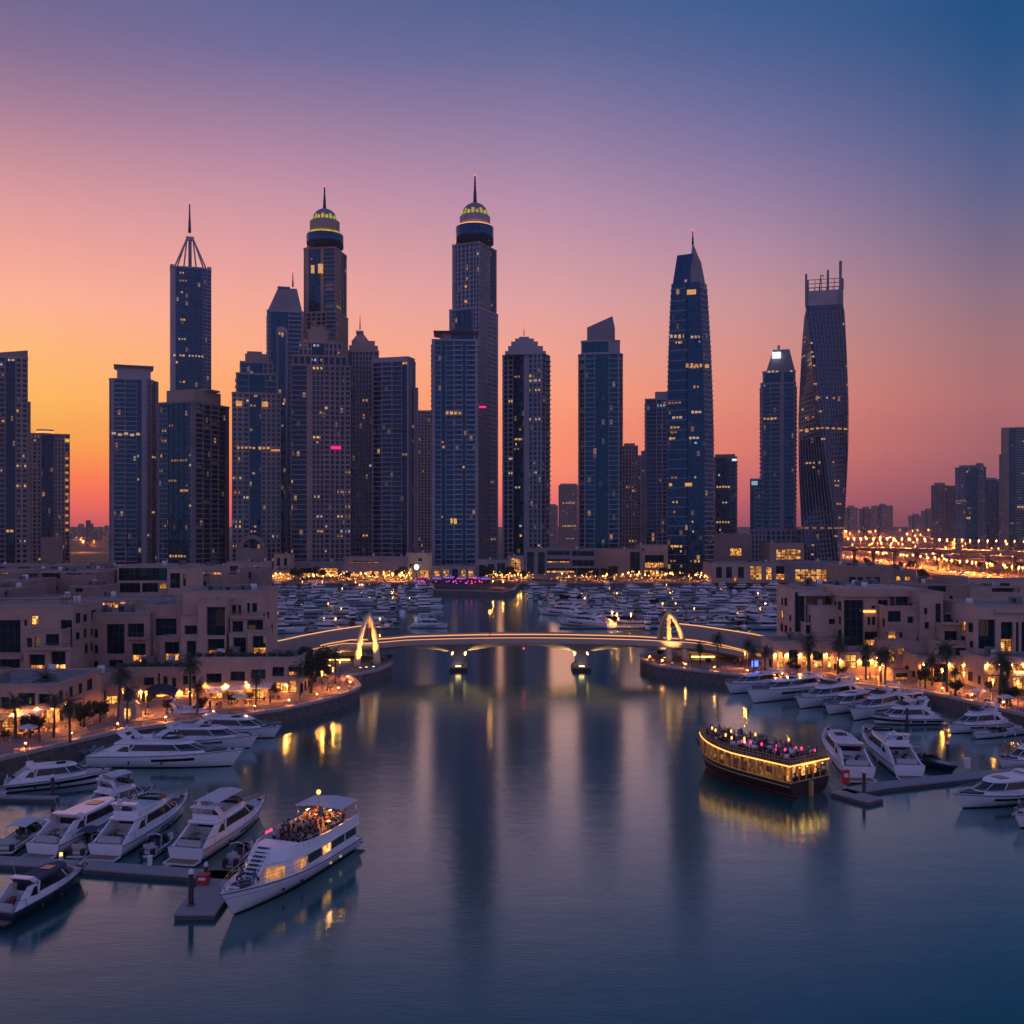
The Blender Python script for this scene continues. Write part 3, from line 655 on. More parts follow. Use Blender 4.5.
x0,x1=T.X(578),T.X(623); fp=[(x0,9),(x0+5,2),(x0+13,0),(x1-11,0),(x1-3,2.5),(x1,9),(x1,30),(x0,30)]
T.shaft(fp, 354, front=['band','band','glass','band','band'])
x0,x1=T.X(581),T.X(620); fp=[(x0,5),(x0+5,3),(x0+13,2),(x1-9,2),(x1,5),(x1,26),(x0,26)]
T.shaft(fp, 341, 353, front=['glass','glass','glass','wall','glass'], lit=False)
b=MB(); xa,xb=T.X(587),T.X(615); xm=T.X(611); b.loft([[(xa,yy,T.Z(341)),(xb,yy,T.Z(341)),(xb,yy,T.Z(328)),(T.X(612.5),yy,T.Z(315.5)),(xa,yy,T.Z(326.5))] for yy in (3,21)]); b.build('roof_blade','concrete_grey',T.root); T.done(50, ('win_warm','win_gold','win_pale'))
T = Tower('residential_tower', 'small hazy mauve tower far off between two nearer towers', 568, 2000, 'concrete_tan', 'glass_dark')
T.shaft(T.foot(558.5,578,40), 486, front=[[(.3,'punch'),(.7,'punch')]]); T.block(560,577,483.5,486,20,4,'roof_plant'); T.strip(561,575,503,3,'win_amber'); T.strip(562,576,526,3,'win_amber'); T.done(8)
T = Tower('residential_tower', 'hazy low tower just right of the small mauve far tower', 553, 2300, 'concrete_tan', 'glass_dark')
T.shaft(T.foot(549,558,30), 506, front='punch'); T.block(550,556,504,506,14,4,'roof_plant'); T.done(3)
T = Tower('residential_tower', 'notched brown tower tucked behind the blue roof blade tower', 631, 980, 'concrete_tan', 'glass_dark')
T.shaft(T.foot(622,638,24), 447, front='punch',side='punch'); T.block(624,635,443,447,12,3,'crown'); T.done(16)
T = Tower('residential_tower', 'low brown tower between the notched one and the grey stepped one', 640, 1040, 'concrete_tan', 'glass_dark')
T.shaft(T.foot(634,647,24), 458, front='punch',side='punch'); T.block(636,645,455,458,10,3,'crown'); T.done(8)
T = Tower('residential_tower', 'grey stepped tower half hidden by the tall tapering glass tower', 656, 900, 'concrete_blue', 'glass_dark')
T.shaft(T.foot(645,668,24), 400, front=[[(.5,'band'),(.5,'pier')]], side='band'); T.block(655,668,391,400,14,5,'crown'); 
T.shaft(T.foot(641,647,16,y=2), 452, front='punch'); T.done(26, ('win_gold','win_warm'))
# tapering glass tower
T = Tower('glass_tower', 'tall tapering dark glass tower with pointed crest and short mast', 690, 750, 'concrete_blue', 'glass_blue')
prof = [(582,667,714),(440,667,714),(400,667.3,713),(350,668.5,711),(300,670.5,708),(282,671.5,706.5)]
for (ya,la,ra),(yb,lb,rb) in zip(prof,prof[1:]):
    n=max(1,int((T.Z(yb)-T.Z(max(ya,525+37/.75)) if ya>574 else T.Z(yb)-T.Z(ya))/FH)); z0=0 if ya>570 else T.Z(ya); z1=T.Z(yb)
    for i in range(n):
        f0=i/n; za=z0+(z1-z0)*f0; zb=z0+(z1-z0)*(i+1)/n
        l=T.X(la+(lb-la)*f0); r=T.X(ra+(rb-ra)*f0); xc=l+(r-l)*.42; xr=r-(r-l)*.2
        fp=[(l,4),(xc,0),(xc+.9,1.2),(xr,.3),(r,10),(r,32),(l,32)]
        T.G.prism(fp,za,zb)
        T.W.obox((l,4),Vector((xc-l,-4)).normalized(),Vector((-4,-(xc-l))).normalized(),-.6,math.hypot(xc-l,4),-.5,.35,za,za+.45,1 if i%2 else 0)
        T.W.obox((xr,.3),Vector((r-xr,9.7)).normalized(),Vector((9.7,-(r-xr))).normalized(),0,math.hypot(r-xr,9.7)+.3,-.5,.45,za,za+.8)
        T.W.obox((l,32),Vector((0,-1)),Vector((-1,0)),0,27,-.5,.45,za,za+.8)
        T.W.obox((xc+.9,1.2),Vector((xr-xc-.9,-.9)).normalized(),Vector((-.9,-(xr-xc-.9))).normalized(),0,xr-xc-.9,-.3,.12,za,za+.4,1)
    T.segs.append((Vector((T.X(la+1),3.2)),Vector((1,-.2)).normalized(),Vector((-.2,-1)).normalized(),0,T.X(la+20)-T.X(la)-3,0.2,z0,z1,FH,n))
    T.segs.append((Vector((T.X(la+22),.9)),Vector((1,0)),Vector((0,-1)),0,10,0.2,z0,z1,FH,n))
l,r=T.X(672.5),T.X(705.5); b=MB(); 
b.prism([(l,5),(T.X(691.5),1.8),(T.X(691.5),27),(l,28)],T.Z(282),T.Z(252),0,[(T.X(677),8),(T.X(692.5),4.3),(T.X(692.5),21),(T.X(677),22)]); b.build('crest','glass_blue',T.root)
b=MB(); b.prism([(T.X(690.3),1.5),(T.X(699),1.5),(r,9),(r,28),(T.X(690.3),28)],T.Z(282),T.Z(258),0,[(T.X(691),4),(T.X(697),4),(T.X(701),10),(T.X(701),22),(T.X(691),22)])
b.prism([(T.X(690.6),5),(T.X(697),5),(T.X(700.6),11),(T.X(700.6),21),(T.X(690.6),21)],T.Z(258),T.Z(242),0,[(T.X(692.2),8),(T.X(693.6),8),(T.X(694.2),11),(T.X(694.2),16),(T.X(692.2),16)]); b.build('crest','concrete_grey',T.root)
T.mast(692.8,231,244,.9,12,'mast')
T.strip(687,696,292,3.5,'win_warm',.4); T.strip(697.5,701,292,3,'win_warm',2); T.strip(669,686,335.5,3,'win_warm',1.2); T.strip(685,703,365.5,3,'win_warm',.4); T.strip(705,709,366,2.5,'win_warm',3)
T.strip(668.5,680,484.5,3,'win_warm',1.3); T.strip(685,692,484.5,2.6,'win_warm',.4); T.done(36, ('win_warm','win_warm','win_gold','win_pale'))
T = Tower('residential_tower', 'short dark tower alone in the gap right of the tapering glass tower', 725, 950, 'concrete_grey', 'glass_dark')
T.shaft(T.foot(714,737,24), 458, front=[[(.1,'band'),(.6,'glass'),(.3,'band')]], side='band'); T.block(715,735,454,458,16,3,'crown'); b=MB(); b.box(T.X(732),T.X(736.6),-.6,0,T.Z(461),T.Z(459)); b.build('sign','sign_white',T.root); T.done(24, ('win_gold','win_warm'))
T = Tower('residential_tower', 'banded tower with a bright white lit panel on its sloping crown', 779, 850, 'concrete_blue', 'glass_blue')
T.shaft(T.foot(760.5,796,26), 384, front=[[(.55,'band'),(.1,'wall'),(.35,'band')]], side='deep')
T.shaft(T.foot(762.5,795.5,22,y=2), 372, 383, front=[[(.55,'glass'),(.1,'wall'),(.35,'glass')]], lit=False)
x0,x1=T.X(766),T.X(795); b=MB(); b.prism([(x0,2),(x1,2),(x1,22),(x0,22)],T.Z(371),T.Z(348),0,[(T.X(773),8),(T.X(789.5),8),(T.X(789.5),17),(T.X(773),17)]); b.build('sloping_crown','concrete_grey',T.root)
b=MB(); b.box(T.X(772),T.X(781),1.2,5,T.Z(357.5),T.Z(351.5)); b.build('lit_panel','sign_white',T.root); b=MB(); b.box(T.X(777.5),T.X(780),6,8,T.Z(350),T.Z(344)); b.build('roof_mast','concrete_blue',T.root)
T.strip(767,779,371.2,1.6,'win_pale',1.5); T.strip(783,793,371.2,1.4,'win_pale',1.5); T.strip(763,777,418.5,2,'win_warm',-.7); 
T.shaft(T.foot(750,763,18,y=-3), 480, front=[[(.35,'glass'),(.65,'band')]], side='glass'); b=MB(); b.box(T.X(751.5),T.X(757.5),-4.2,-3.6,T.Z(485),T.Z(481)); b.build('sign','win_cool',T.root)
T.shaft(T.foot(751,801,10,y=-8), 531, front=[[(.3,'punch'),(.7,'pier')]], side='punch'); T.done(44, ('win_warm','win_gold','win_pale'))
# twisted tower
T = Tower('twisted_tower', 'twisting pinstriped tower with open lattice crown and corner fins', 822, 800, 'concrete_blue', 'glass_bronze')
z1=T.Z(304); nf=int(z1/FH); 
def tw(z):
    f=z/z1; return T.X(822.5)+(T.X(824)-T.X(822.5))*f, 19, 13.7+1.4*min(f,.6)-.3*max(0,f-.6), R(88*(1-f)+2)
def twring(z, grow=0.0):
    cx,cy,h,a=tw(z); h+=grow; c=h*.14; pts=[(-h,-h+c),(-h+c,-h),(h-c,-h),(h,-h+c),(h,h-c),(h-c,h),(-h+c,h),(-h,h-c)]
    return [(cx+p[0]*math.cos(a)-p[1]*math.sin(a),cy+p[0]*math.sin(a)+p[1]*math.cos(a),z) for p in pts]
T.G.loft([twring(z1*i/nf) for i in range(nf+1)])
for i in range(nf):
    z=z1*i/nf; T.W.loft([twring(z,.25),twring(z+.55,.25)],1)
for e in range(8):
    for k in range(9 if e%2==1 else 1):
        f=(k+.5)/(9 if e%2==1 else 1); pth=[]
        for i in range(0,nf+1,2):
            r=twring(z1*i/nf,.3); a,b2=Vector(r[e]),Vector(r[(e+1)%8]); pth.append(a.lerp(b2,f))
        T.W.tube(pth,.24,4,0,False)
ring=[(p[0],p[1]) for p in twring(z1)]
T.W.prism(ring,z1+.1,T.Z(289))
b=MB(); zt=T.Z(289)
for i in range(len(ring)):
    a,c=Vector(ring[i]),Vector(ring[(i+1)%8])
    for k in range(5):
        q=a.lerp(c,k/5); b.cyl(q.x,q.y,zt,T.Z(278),.28,n=5)
    for zz in (T.Z(286),T.Z(282),T.Z(278)): b.tube([(a.x,a.y,zz),(c.x,c.y,zz)],.3,5)
b.build('lattice_crown','concrete_grey',T.root)
for px_,yt,yb,rr in ((806,271.5,304,.9),(840.5,261,304,1.1),(828,266,289,.9)):
    b=MB(); b.box(T.X(px_)-rr,T.X(px_)+rr,4 if px_!=828 else 14,6.5 if px_!=828 else 16.5,T.Z(yb),T.Z(yt)); b.build('corner_fin','concrete_grey',T.root)
b=MB(); b.tube([(T.X(819),12,zt),(T.X(821),12,T.Z(271)),(T.X(824),12,T.Z(273))],.5,6); b.build('roof_crane','dark_metal',T.root)
for py,lo,hi,m in ((428,801,824,'win_amber'),(528,808,832,'win_dim')):
    z=T.Z(py); r=twring(z,.35)
    for e in range(8):
        a,c=Vector(r[e]),Vector(r[(e+1)%8])
        if (a.y+c.y)/2>17: continue
        for k in range(4):
            q=a.lerp(c,(k+.5)/4); o=bpy.data.objects.new('window',unit_window(m)); COL.objects.link(o); o.parent=T.root; o.location=(q.x,q.y,z); o.rotation_euler=(0,0,math.atan2(c.y-a.y,c.x-a.x)); o.scale=((c-a).length/7.5,.5,1.3)
rr=random.Random(3)
for i in range(34):
    z=FH*int(rr.uniform(2,nf-3))+2.2; r=twring(z,.15); e=rr.choice((0,1,2,7)); a,c=Vector(r[e]),Vector(r[(e+1)%8])
    if (a.y+c.y)/2>17: continue
    for k in range(rr.choice((1,2,3))):
        q=a.lerp(c,min(.9,rr.uniform(.1,.6)+k*.12)); o=bpy.data.objects.new('window',unit_window(rr.choice(('win_warm','win_amber','win_pale')))); COL.objects.link(o); o.parent=T.root; o.location=(q.x,q.y,z); o.rotation_euler=(0,0,math.atan2(c.y-a.y,c.x-a.x)); o.scale=(1.8,.3,1.3)
T.done(0)
# right edge group and far blocks
T = Tower('residential_tower', 'pale edged dark tower cut by the right edge of the picture', 1018, 1500, 'concrete_tan', 'glass_blue')
T.shaft(T.foot(1001,1009,24,y=0), 428, front='wall',side='wall'); T.shaft(T.foot(1008.3,1046,34,y=1), 428, front=[[(.2,'glass'),(.8,'line')]], side='line'); T.shaft(T.foot(999,1004,20,y=-4), 455, front='punch',side='punch'); T.strip(1017,1026,507,4,'win_warm'); T.done(24)
T = Tower('residential_tower', 'dark balcony tower with cluttered white roof left of the pale edged one', 970, 1550, 'concrete_grey', 'glass_blue')
T.shaft(T.foot(955,986,40), 468, front=[[(.35,'punch'),(.4,'glass'),(.25,'punch')]], side='punch'); T.block(959,984,465,468,20,4,'roof_plant'); T.block(976,983,463,466,8,6); T.strip(966,975,518,4,'win_warm'); T.done(26)
T = Tower('residential_tower', 'brown twin topped tower standing lowest and leftmost of the right edge group', 944, 1600, 'concrete_tan', 'glass_dark')
T.shaft(T.foot(931,947,30), 486, front='punch',side='punch'); T.shaft(T.foot(946.5,957,28,y=2), 486.5, front='punch',side='punch'); T.block(934,945,482.5,486,16,4,'roof_plant'); T.done(16)
T = Tower('residential_tower', 'grey balcony block filling the gap between the two tallest right edge towers', 993, 1620, 'concrete_blue', 'glass_dark')
T.shaft(T.foot(983,1001,30), 480, front='band',side='band'); T.block(986,996,477.5,480,16,4,'roof_plant'); T.done(18)
far = [(843,858,508,3000,'pale hazy far block just right of the twisted tower'),(858.5,872,509,3100,'second hazy far block right of the twisted tower'),(871,893,506,3050,'hazy far block with peaked centre between the twisted tower and highway lamps'),(908,922,516,3300,'low hazy block left of the right edge towers'),(921,935,511,3350,'hazy block touching the brown twin topped tower')]
for x0,x1,y,d,lb in far:
    T = Tower('apartment_building', lb, (x0+x1)/2, d, 'concrete_tan', 'glass_dark'); T.root['category']='apartment block'
    T.shaft(T.foot(x0,x1,60), y, front=[[(.3,'punch'),(.15,'glass'),(.55,'punch')]]); xm=(x0+x1)/2; T.block(xm-3,xm+4,y-2.5,y,20,8,'roof_plant'); T.done(5)
rr = random.Random(11)
for i in range(11):
    x=72+i*3.4+rr.uniform(-1,1); d=rr.uniform(1700,3400); yb=HOR+37000/d
    T = Tower('apartment_building', 'tiny hazy building on the horizon in the gap left of the rimmed tower', x, d, 'concrete_tan', 'glass_dark'); T.root['category']='apartment block'; T.root['group']='far buildings in the left gap'
    w=rr.uniform(1.5,3.5); T.shaft(T.foot(x-w,x+w,30), min(yb-2, rr.uniform(524,531) if i!=5 else 521), front='punch'); T.done(3, ('win_amber','win_warm'))
# ------------------------------------------------------------------ low buildings
class Low:
    """A low block of flats: masses with real window openings, each window its own part."""
    def __init__(s, name, label, cx, d, wall='render_sand', cat='building', rz=0.0):
        s.cx, s.d, s.wall = cx, d, wall
        s.root = thing(name, label, cat, ((cx-512)/F*d, d, LAND), rz)
        s.W = MB(); s.rnd = random.Random(int(cx*13+d))
    def X(s, px, dd=0): return (px-512)/F*(s.d+dd) - (s.cx-512)/F*s.d
    def Z(s, py, dd=0): return max(0.0, CAMZ - (py-HOR)/F*(s.d+dd) - LAND)
    def mass(s, px0, px1, y1, y0=None, dd=0.0, dep=12, wins=(), roof=True, rec=0.55, parapet=0.9):
        """wins: (px0, px1, ytop, ybottom, kind) kind '', 'lit', 'low' (lit in its lower part), 'arch', 'open'"""
        x0,x1=s.X(px0,dd),s.X(px1,dd); z1=s.Z(y1,dd); z0=0.0 if y0 is None else s.Z(y0,dd); yf=dd; W=s.W
        ops=[]
        wins=list(wins)
        if dep>=4 and x1-x0>3 and z1-z0>4 and not s.wall.startswith('concrete'):
            pz=F/(s.d+dd); used=[(s.X(w[0],dd),s.X(w[1],dd),s.Z(w[3],dd),s.Z(w[2],dd)) for w in wins]
            ww=max(1.1,s.d*.0035); st=max(3.0,s.d*.011)
            for fl in range(int((z1-z0-1.2)/3.5)):
                for k in range(int((x1-x0-1.2)/st)):
                    if s.rnd.random()<(.42 if s.d<300 else .5): continue
                    a=x0+1.0+k*st+s.rnd.uniform(0,.5); c=z0+1.1+fl*3.5; w_=ww*s.rnd.choice((.8,1,1.5)); h_=s.rnd.choice((1.4,1.6,2.1))
                    if a+w_>x1-.7 or c+h_>z1-.9 or any(a-.7<u[1] and a+w_+.7>u[0] and c-.6<u[3] and c+h_+.6>u[2] for u in used): continue
                    used.append((a,a+w_,c,c+h_)); q=s.rnd.random(); ops.append((a,a+w_,c,c+h_,'glow' if q<.10 else ('low' if q<.16 else '')))
        for w in wins:
            a,b,c,e=s.X(w[0],dd),s.X(w[1],dd),s.Z(w[3],dd),s.Z(w[2],dd)
            a=max(a,x0+.2); b=min(b,x1-.2); c=max(c,z0+.05); e=min(e,z1-.2)
            if b-a>.3 and e-c>.3: ops.append((a,b,c,e,w[4] if len(w)>4 else ''))
        xs=sorted({x0,x1}|{o[0] for o in ops}|{o[1] for o in ops}); zs=sorted({z0,z1}|{o[2] for o in ops}|{o[3] for o in ops})
        for xa,xb in zip(xs,xs[1:]):
            for za,zb in zip(zs,zs[1:]):
                xm,zm=(xa+xb)/2,(za+zb)/2
                if any(o[0]<xm<o[1] and o[2]<zm<o[3] for o in ops): continue
                W.add([(xa,yf,za),(xb,yf,za),(xb,yf,zb),(xa,yf,zb)],[(0,1,2,3)])
        for a,b,c,e,k in ops:
            W.add([(a,yf,c),(b,yf,c),(b,yf,e),(a,yf,e),(a,yf+rec,c),(b,yf+rec,c),(b,yf+rec,e),(a,yf+rec,e)],[(0,4,5,1),(1,5,6,2),(2,6,7,3),(3,7,4,0)])
            s.window(a,b,c,e,yf+rec,k)
        yb=yf+dep
        W.add([(x0,yf,z0),(x1,yf,z0),(x1,yb,z0),(x0,yb,z0),(x0,yf,z1),(x1,yf,z1),(x1,yb,z1),(x0,yb,z1)],[(1,2,6,5),(2,3,7,6),(3,0,4,7)]+([(0,3,2,1)] if z0>0 else []))
        W.add([(x0+.3,yf+.3,z1-parapet*.0-.35),(x1-.3,yf+.3,z1-.35),(x1-.3,yb-.3,z1-.35),(x0+.3,yb-.3,z1-.35)],[(0,1,2,3)],1)
        for q in (((x0,yf),(x1,yf+.3)),((x0,yb-.3),(x1,yb)),((x0,yf+.3),(x0+.3,yb-.3)),((x1-.3,yf+.3),(x1,yb-.3))):
            W.add([(q[0][0],q[0][1],z1),(q[1][0],q[0][1],z1),(q[1][0],q[1][1],z1),(q[0][0],q[1][1],z1)],[(0,1,2,3)])
        W.add([(x0+.3,yf+.3,z1-.35),(x1-.3,yf+.3,z1-.35),(x1-.3,yb-.3,z1-.35),(x0+.3,yb-.3,z1-.35),(x0+.3,yf+.3,z1),(x1-.3,yf+.3,z1),(x1-.3,yb-.3,z1),(x0+.3,yb-.3,z1)],[(0,4,5,1),(1,5,6,2),(2,6,7,3),(3,7,4,0)])
        if z1-z0>2.5:
            W.box(x0-.14,x1+.14,yf-.14,yf-.004,z1-.32,z1+.05,2); W.box(x1+.004,x1+.14,yf-.004,yb,z1-.32,z1+.05,2); W.box(x0-.14,x0-.004,yf-.004,yb,z1-.32,z1+.05,2)
        if dep>=8 and z1-z0>5 and s.d<300:
            sx=x1 if s.cx<512 else x0; sg=1 if s.cx<512 else -1
            for fl in range(int((z1-z0-.8)/3.6)):
                for k in range(int(dep/4.2)):
                    if s.rnd.random()<.25: continue
                    ya=yf+1.2+k*4.0+s.rnd.uniform(-.2,.4); za=z0+1.0+fl*3.6; hw,hh=s.rnd.choice(((1.5,1.6),(1.1,2.0),(2.0,2.2)))
                    if ya+hw>yb-.4: continue
                    fr=MB(); a,c=(sx+sg*.02,sx+sg*.16) if sg>0 else (sx-.16,sx-.02); fr.box(a,c,ya,ya+.1,za,za+hh); fr.box(a,c,ya+hw-.1,ya+hw,za,za+hh); fr.box(a,c,ya+.1,ya+hw-.1,za,za+.1); fr.box(a,c,ya+.1,ya+hw-.1,za+hh-.1,za+hh); fr.box(a,c-.04*sg if sg>0 else c,ya+hw/2-.04,ya+hw/2+.04,za+.1,za+hh-.1)
                    o=fr.build('window',['frame_dark'],s.root); p=MB(); xx=sx+sg*.05; p.add([(xx,ya+.1,za+.1),(xx,ya+hw-.1,za+.1),(xx,ya+hw-.1,za+hh-.1),(xx,ya+.1,za+hh-.1)],[(0,1,2,3) if sg>0 else (3,2,1,0)]); p.build('pane','room_glow' if s.rnd.random()<.16 else 'glass_room',o)
        if roof and x1-x0>7 and dep>8:
            x=s.rnd.uniform(x0+1.5,x1-1.5); y=s.rnd.uniform(yf+4,max(yf+4.1,yb-2)); b=MB(); b.cyl(x,y,z1-.35,z1+s.rnd.uniform(.9,1.5),.75,n=12); b.cyl(x,y,z1-.35,z1-.3,.9,n=12); b.build('water_tank','cap_white',s.root)
            x=s.rnd.uniform(x0+1.5,x1-3.5); y=s.rnd.uniform(yf+2,max(yf+2.1,yb-3)); b=MB()
            for q in (0,2.4):
                for r2 in (0,2.0): b.box(x+q-.06,x+q+.06,y+r2-.06,y+r2+.06,z1-.35,z1+1.9)
            for q in range(7): b.box(x-.2,x+2.6,y-.2+q*.38,y-.1+q*.38,z1+1.9,z1+2.02)
            if s.rnd.random()<.5: b.build('pergola','teak',s.root)
            b=MB(); b.tube([(x0+.15,yf+.15,z1+.8),(x1-.15,yf+.15,z1+.8)],.035,4); n=max(2,int((x1-x0)/2))
            for i in range(n+1): xx=x0+.15+(x1-x0-.3)*i/n; b.box(xx-.025,xx+.025,yf+.12,yf+.17,z1,z1+.8)
            if s.d<300 and s.rnd.random()<.6: b.build('roof_rail','rail_metal',s.root)
        if roof and x1-x0>9 and dep>8:
            for _ in range(s.rnd.choice((1,2,2,3))):
                w=s.rnd.uniform(1.2,3.5); x=s.rnd.uniform(x0+1,x1-w-1); y=s.rnd.uniform(yf+3,max(yf+3.1,yb-4)); h=s.rnd.uniform(.7,1.8)
                b=MB(); b.box(x,x+w,y,y+s.rnd.uniform(1.2,2.2),z1-.35,z1+h); b.box(x+.15,x+w*.4,y-.12,y,z1,z1+h*.7,1); b.build('air_conditioner',['roof_grey','frame_dark'],s.root)
        return s
    def window(s, a, b, c, e, y, k):
        fr=MB(); t=max(.12,s.d*.00045); mw=max(.05,s.d*.0003)
        fr.box(a,a+t,y-.1,y,c,e); fr.box(b-t,b,y-.1,y,c,e); fr.box(a+t,b-t,y-.1,y,c,c+t); fr.box(a+t,b-t,y-.1,y,e-t,e)
        nv=max(0,round((b-a)/max(1.6,s.d*.0055))-1); nh=max(0,round((e-c)/max(2.2,s.d*.006))-1)
        for i in range(nv): x=a+(b-a)*(i+1)/(nv+1); fr.box(x-mw,x+mw,y-.09,y,c+t,e-t)
        for i in range(nh): z=c+(e-c)*(i+1)/(nh+1); fr.box(a+t,b-t,y-.085,y-.01,z-mw,z+mw)
        if k=='arch':
            zc=e-(b-a)/2; n=8; pts=[((a+b)/2+(b-a)/2*math.cos(math.pi*i/n),zc+(b-a)/2*math.sin(math.pi*i/n)) for i in range(n+1)]
            for (xa,za),(xb,zb) in zip(pts,pts[1:]):
                fr.add([(xa,y-.5,za),(xb,y-.5,zb),(xb,y-.5,e),(xa,y-.5,e)],[(0,1,2,3)],1)
        o=fr.build('window',['frame_dark',s.wall],s.root)
        p=MB()
        if k=='low':
            zm=c+(e-c)*.42; p.add([(a,y,c),(b,y,c),(b,y,zm),(a,y,zm)],[(0,1,2,3)],1); p.add([(a,y,zm),(b,y,zm),(b,y,e),(a,y,e)],[(0,1,2,3)],0)
        else: p.add([(a,y,c),(b,y,c),(b,y,e),(a,y,e)],[(0,1,2,3)],1 if k in ('lit','glow') else 0)
        p.build('pane',['glass_room','shop_glow' if k=='lit' else 'room_glow'],o)
    def slab(s, px0, px1, py, dd=-.6, dep=2.0, h=.45, m=None, name='balcony', rail=True):
        x0,x1=s.X(px0,dd),s.X(px1,dd); z=s.Z(py,dd); b=MB(); b.box(x0,x1,dd,dd+dep,z-h,z)
        if rail:
            b.box(x0,x1,dd,dd+.06,z+.95,z+1.03,1); n=max(2,int((x1-x0)/1.1))
            for i in range(n+1): x=x0+(x1-x0-.06)*i/n; b.box(x,x+.06,dd+.004,dd+.056,z,z+.95,1)
        b.build(name,[m or s.wall,'rail_metal'],s.root)
    def awning(s, px0, px1, py, dd, out=2.6, m='canvas_white'):
        x0,x1=s.X(px0,dd),s.X(px1,dd); z=s.Z(py,dd); b=MB()
        b.add([(x0,dd,z),(x1,dd,z),(x1,dd-out,z-.7),(x0,dd-out,z-.7),(x0,dd-out,z-.95),(x1,dd-out,z-.95),(x0,dd,z-.08),(x1,dd,z-.08),(x1,dd-out,z-.78),(x0,dd-out,z-.78)],[(0,1,2,3),(3,2,5,4),(6,9,8,7)])
        for x in (x0+.1,x1-.1): b.tube([(x,dd-out+.1,z-.8),(x,dd-out+.1,0)],.05,5,1)
        b.build('awning',[m,'rail_metal'],s.root)
    def light(s, px, py, dd, m='lamp_amber', r=.16, name='wall_lamp'):
        b=MB(); b.ball(s.X(px,dd),dd-.3,s.Z(py,dd),r,0,8,4); b.box(s.X(px,dd)-.05,s.X(px,dd)+.05,dd-.14,dd,s.Z(py,dd)-.1,s.Z(py,dd)+.1,1); x,z=s.X(px,dd),s.Z(py,dd); b.box(x-.22,x+.22,dd-.5,dd-.08,z-r-.1,z-r-.02,1); b.add([(x-.2,dd-.48,z-r-.12),(x+.2,dd-.48,z-r-.12),(x+.2,dd-.1,z-r-.12),(x-.2,dd-.1,z-r-.12)],[(0,3,2,1)],2); b.build(name,[m,'frame_dark','down_amber'],s.root)
    def done(s): s.W.build('wall',[s.wall,'roof_grey','coping'],s.root); return s

# left bank, front row
B = Low('apartment_building','sand coloured terraced building by the curved quay with white cafe awnings',225,218,'render_sand')
B.mass(183,261,590.5,dd=6,dep=16,wins=[(231,236,605,614),(238,241,605,614),(247,250,603,613),(252,257,603,612)])
B.mass(230,264,617,dd=3,dep=3.2,wins=[(232,243,621,632),(247,263,620,631)],roof=False,rec=.9)
B.slab(230,264.5,616.5,dd=2.4)
B.mass(198,226,600,dd=1.2,dep=5,wins=[(206.5,226,607,635.5),(207.5,224.5,639,659,'low')],roof=False,rec=.8)
B.mass(181,198,616,dd=2.6,dep=4,wins=[(184.5,197,625.5,634.5),(186.5,196,641,660)],roof=False,rec=.8)
B.mass(229,247,633,dd=1.6,dep=3,wins=[(233,246,637.5,658)],roof=False,rec=.8); B.mass(247.5,268,630,dd=1.0,dep=4,wins=[(252.5,265.5,636,657,'low')],roof=False,rec=.8)
B.mass(196,299,657,dd=-6,dep=14,wins=[(206,221.5,673.5,683),(230,245,671.5,681),(251,265.5,669.5,679),(272,284,667,676.5),(288,297,667,676,'low'),(210,222,688,703,'glow'),(228,243,687,702,'glow'),(252,266,685,700,'glow'),(273.5,286.5,682.5,691.5,'glow'),(288,297,681,693,'glow')],rec=.7)
for a,b_,y in ((209,229,686.5),(230,247.5,685),(252,273.5,682.5)): B.awning(a,b_,y,-6.1)
for x in (205,226,248,269,286): B.light(x,683.5,-6)
for i in range(9):
    x=B.X(203+i*10.5,-5.5); b=MB()
    for k in range(9): b.ball(x+B.rnd.uniform(-1.6,1.6),-5.3+B.rnd.uniform(-.3,.5),B.Z(656.5,-5.5)+B.rnd.uniform(.1,.6),B.rnd.uniform(.25,.55),0,6,4)
    b.build('planter','leaf_dark',B.root)
B.done()
B = Low('apartment_building','sand building with four storey window bay set between projecting frames at mid left',140,226,'render_rose')
B.mass(74,150,612.5,dd=2,dep=14,wins=[(82,85.5,629,654),(94,98,629,638),(94,98,645,653.5),(106.5,124.5,624,654),(127.5,144,623.5,637),(132,145.5,643.5,664,'low'),(109,123,660,667)])
B.mass(146,184,605,dd=4,dep=14,wins=[(155.5,176.5,618.5,635.5)])
B.slab(126.5,147,637.6,dd=1.0,dep=1.0)
B.mass(160,182,636,dd=.5,dep=4,wins=[(164.5,179,642,663,'low')],roof=False,rec=.8); B.mass(183,199,622,dd=1.0,dep=4,wins=[(184.5,197,625.5,634.5),(186.5,198,641,661)],roof=False)
B.mass(175,183,595,dd=7,dep=10)
B.mass(118,200,667,dd=-9,dep=12,wins=[(143.5,154,677.5,685.5),(157.5,160,673,685),(163,167.5,676,687,'arch'),(172,176,677.5,687.5,'arch'),(183,188,676,684.5),(192,199,676,684),(146,176,692,704),(183,197,688,706,'glow')],rec=.6)
for x in (125,141,161,180,190): B.light(x,690,-9)
for i in range(8):
    x=B.X(124+i*10,-8.5); b=MB()
    for k in range(8): b.ball(x+B.rnd.uniform(-1.4,1.4),-8.2+B.rnd.uniform(-.3,.5),B.Z(666.5,-8.5)+B.rnd.uniform(.1,.5),B.rnd.uniform(.25,.5),0,6,4)
    b.build('planter','leaf_dark',B.root)
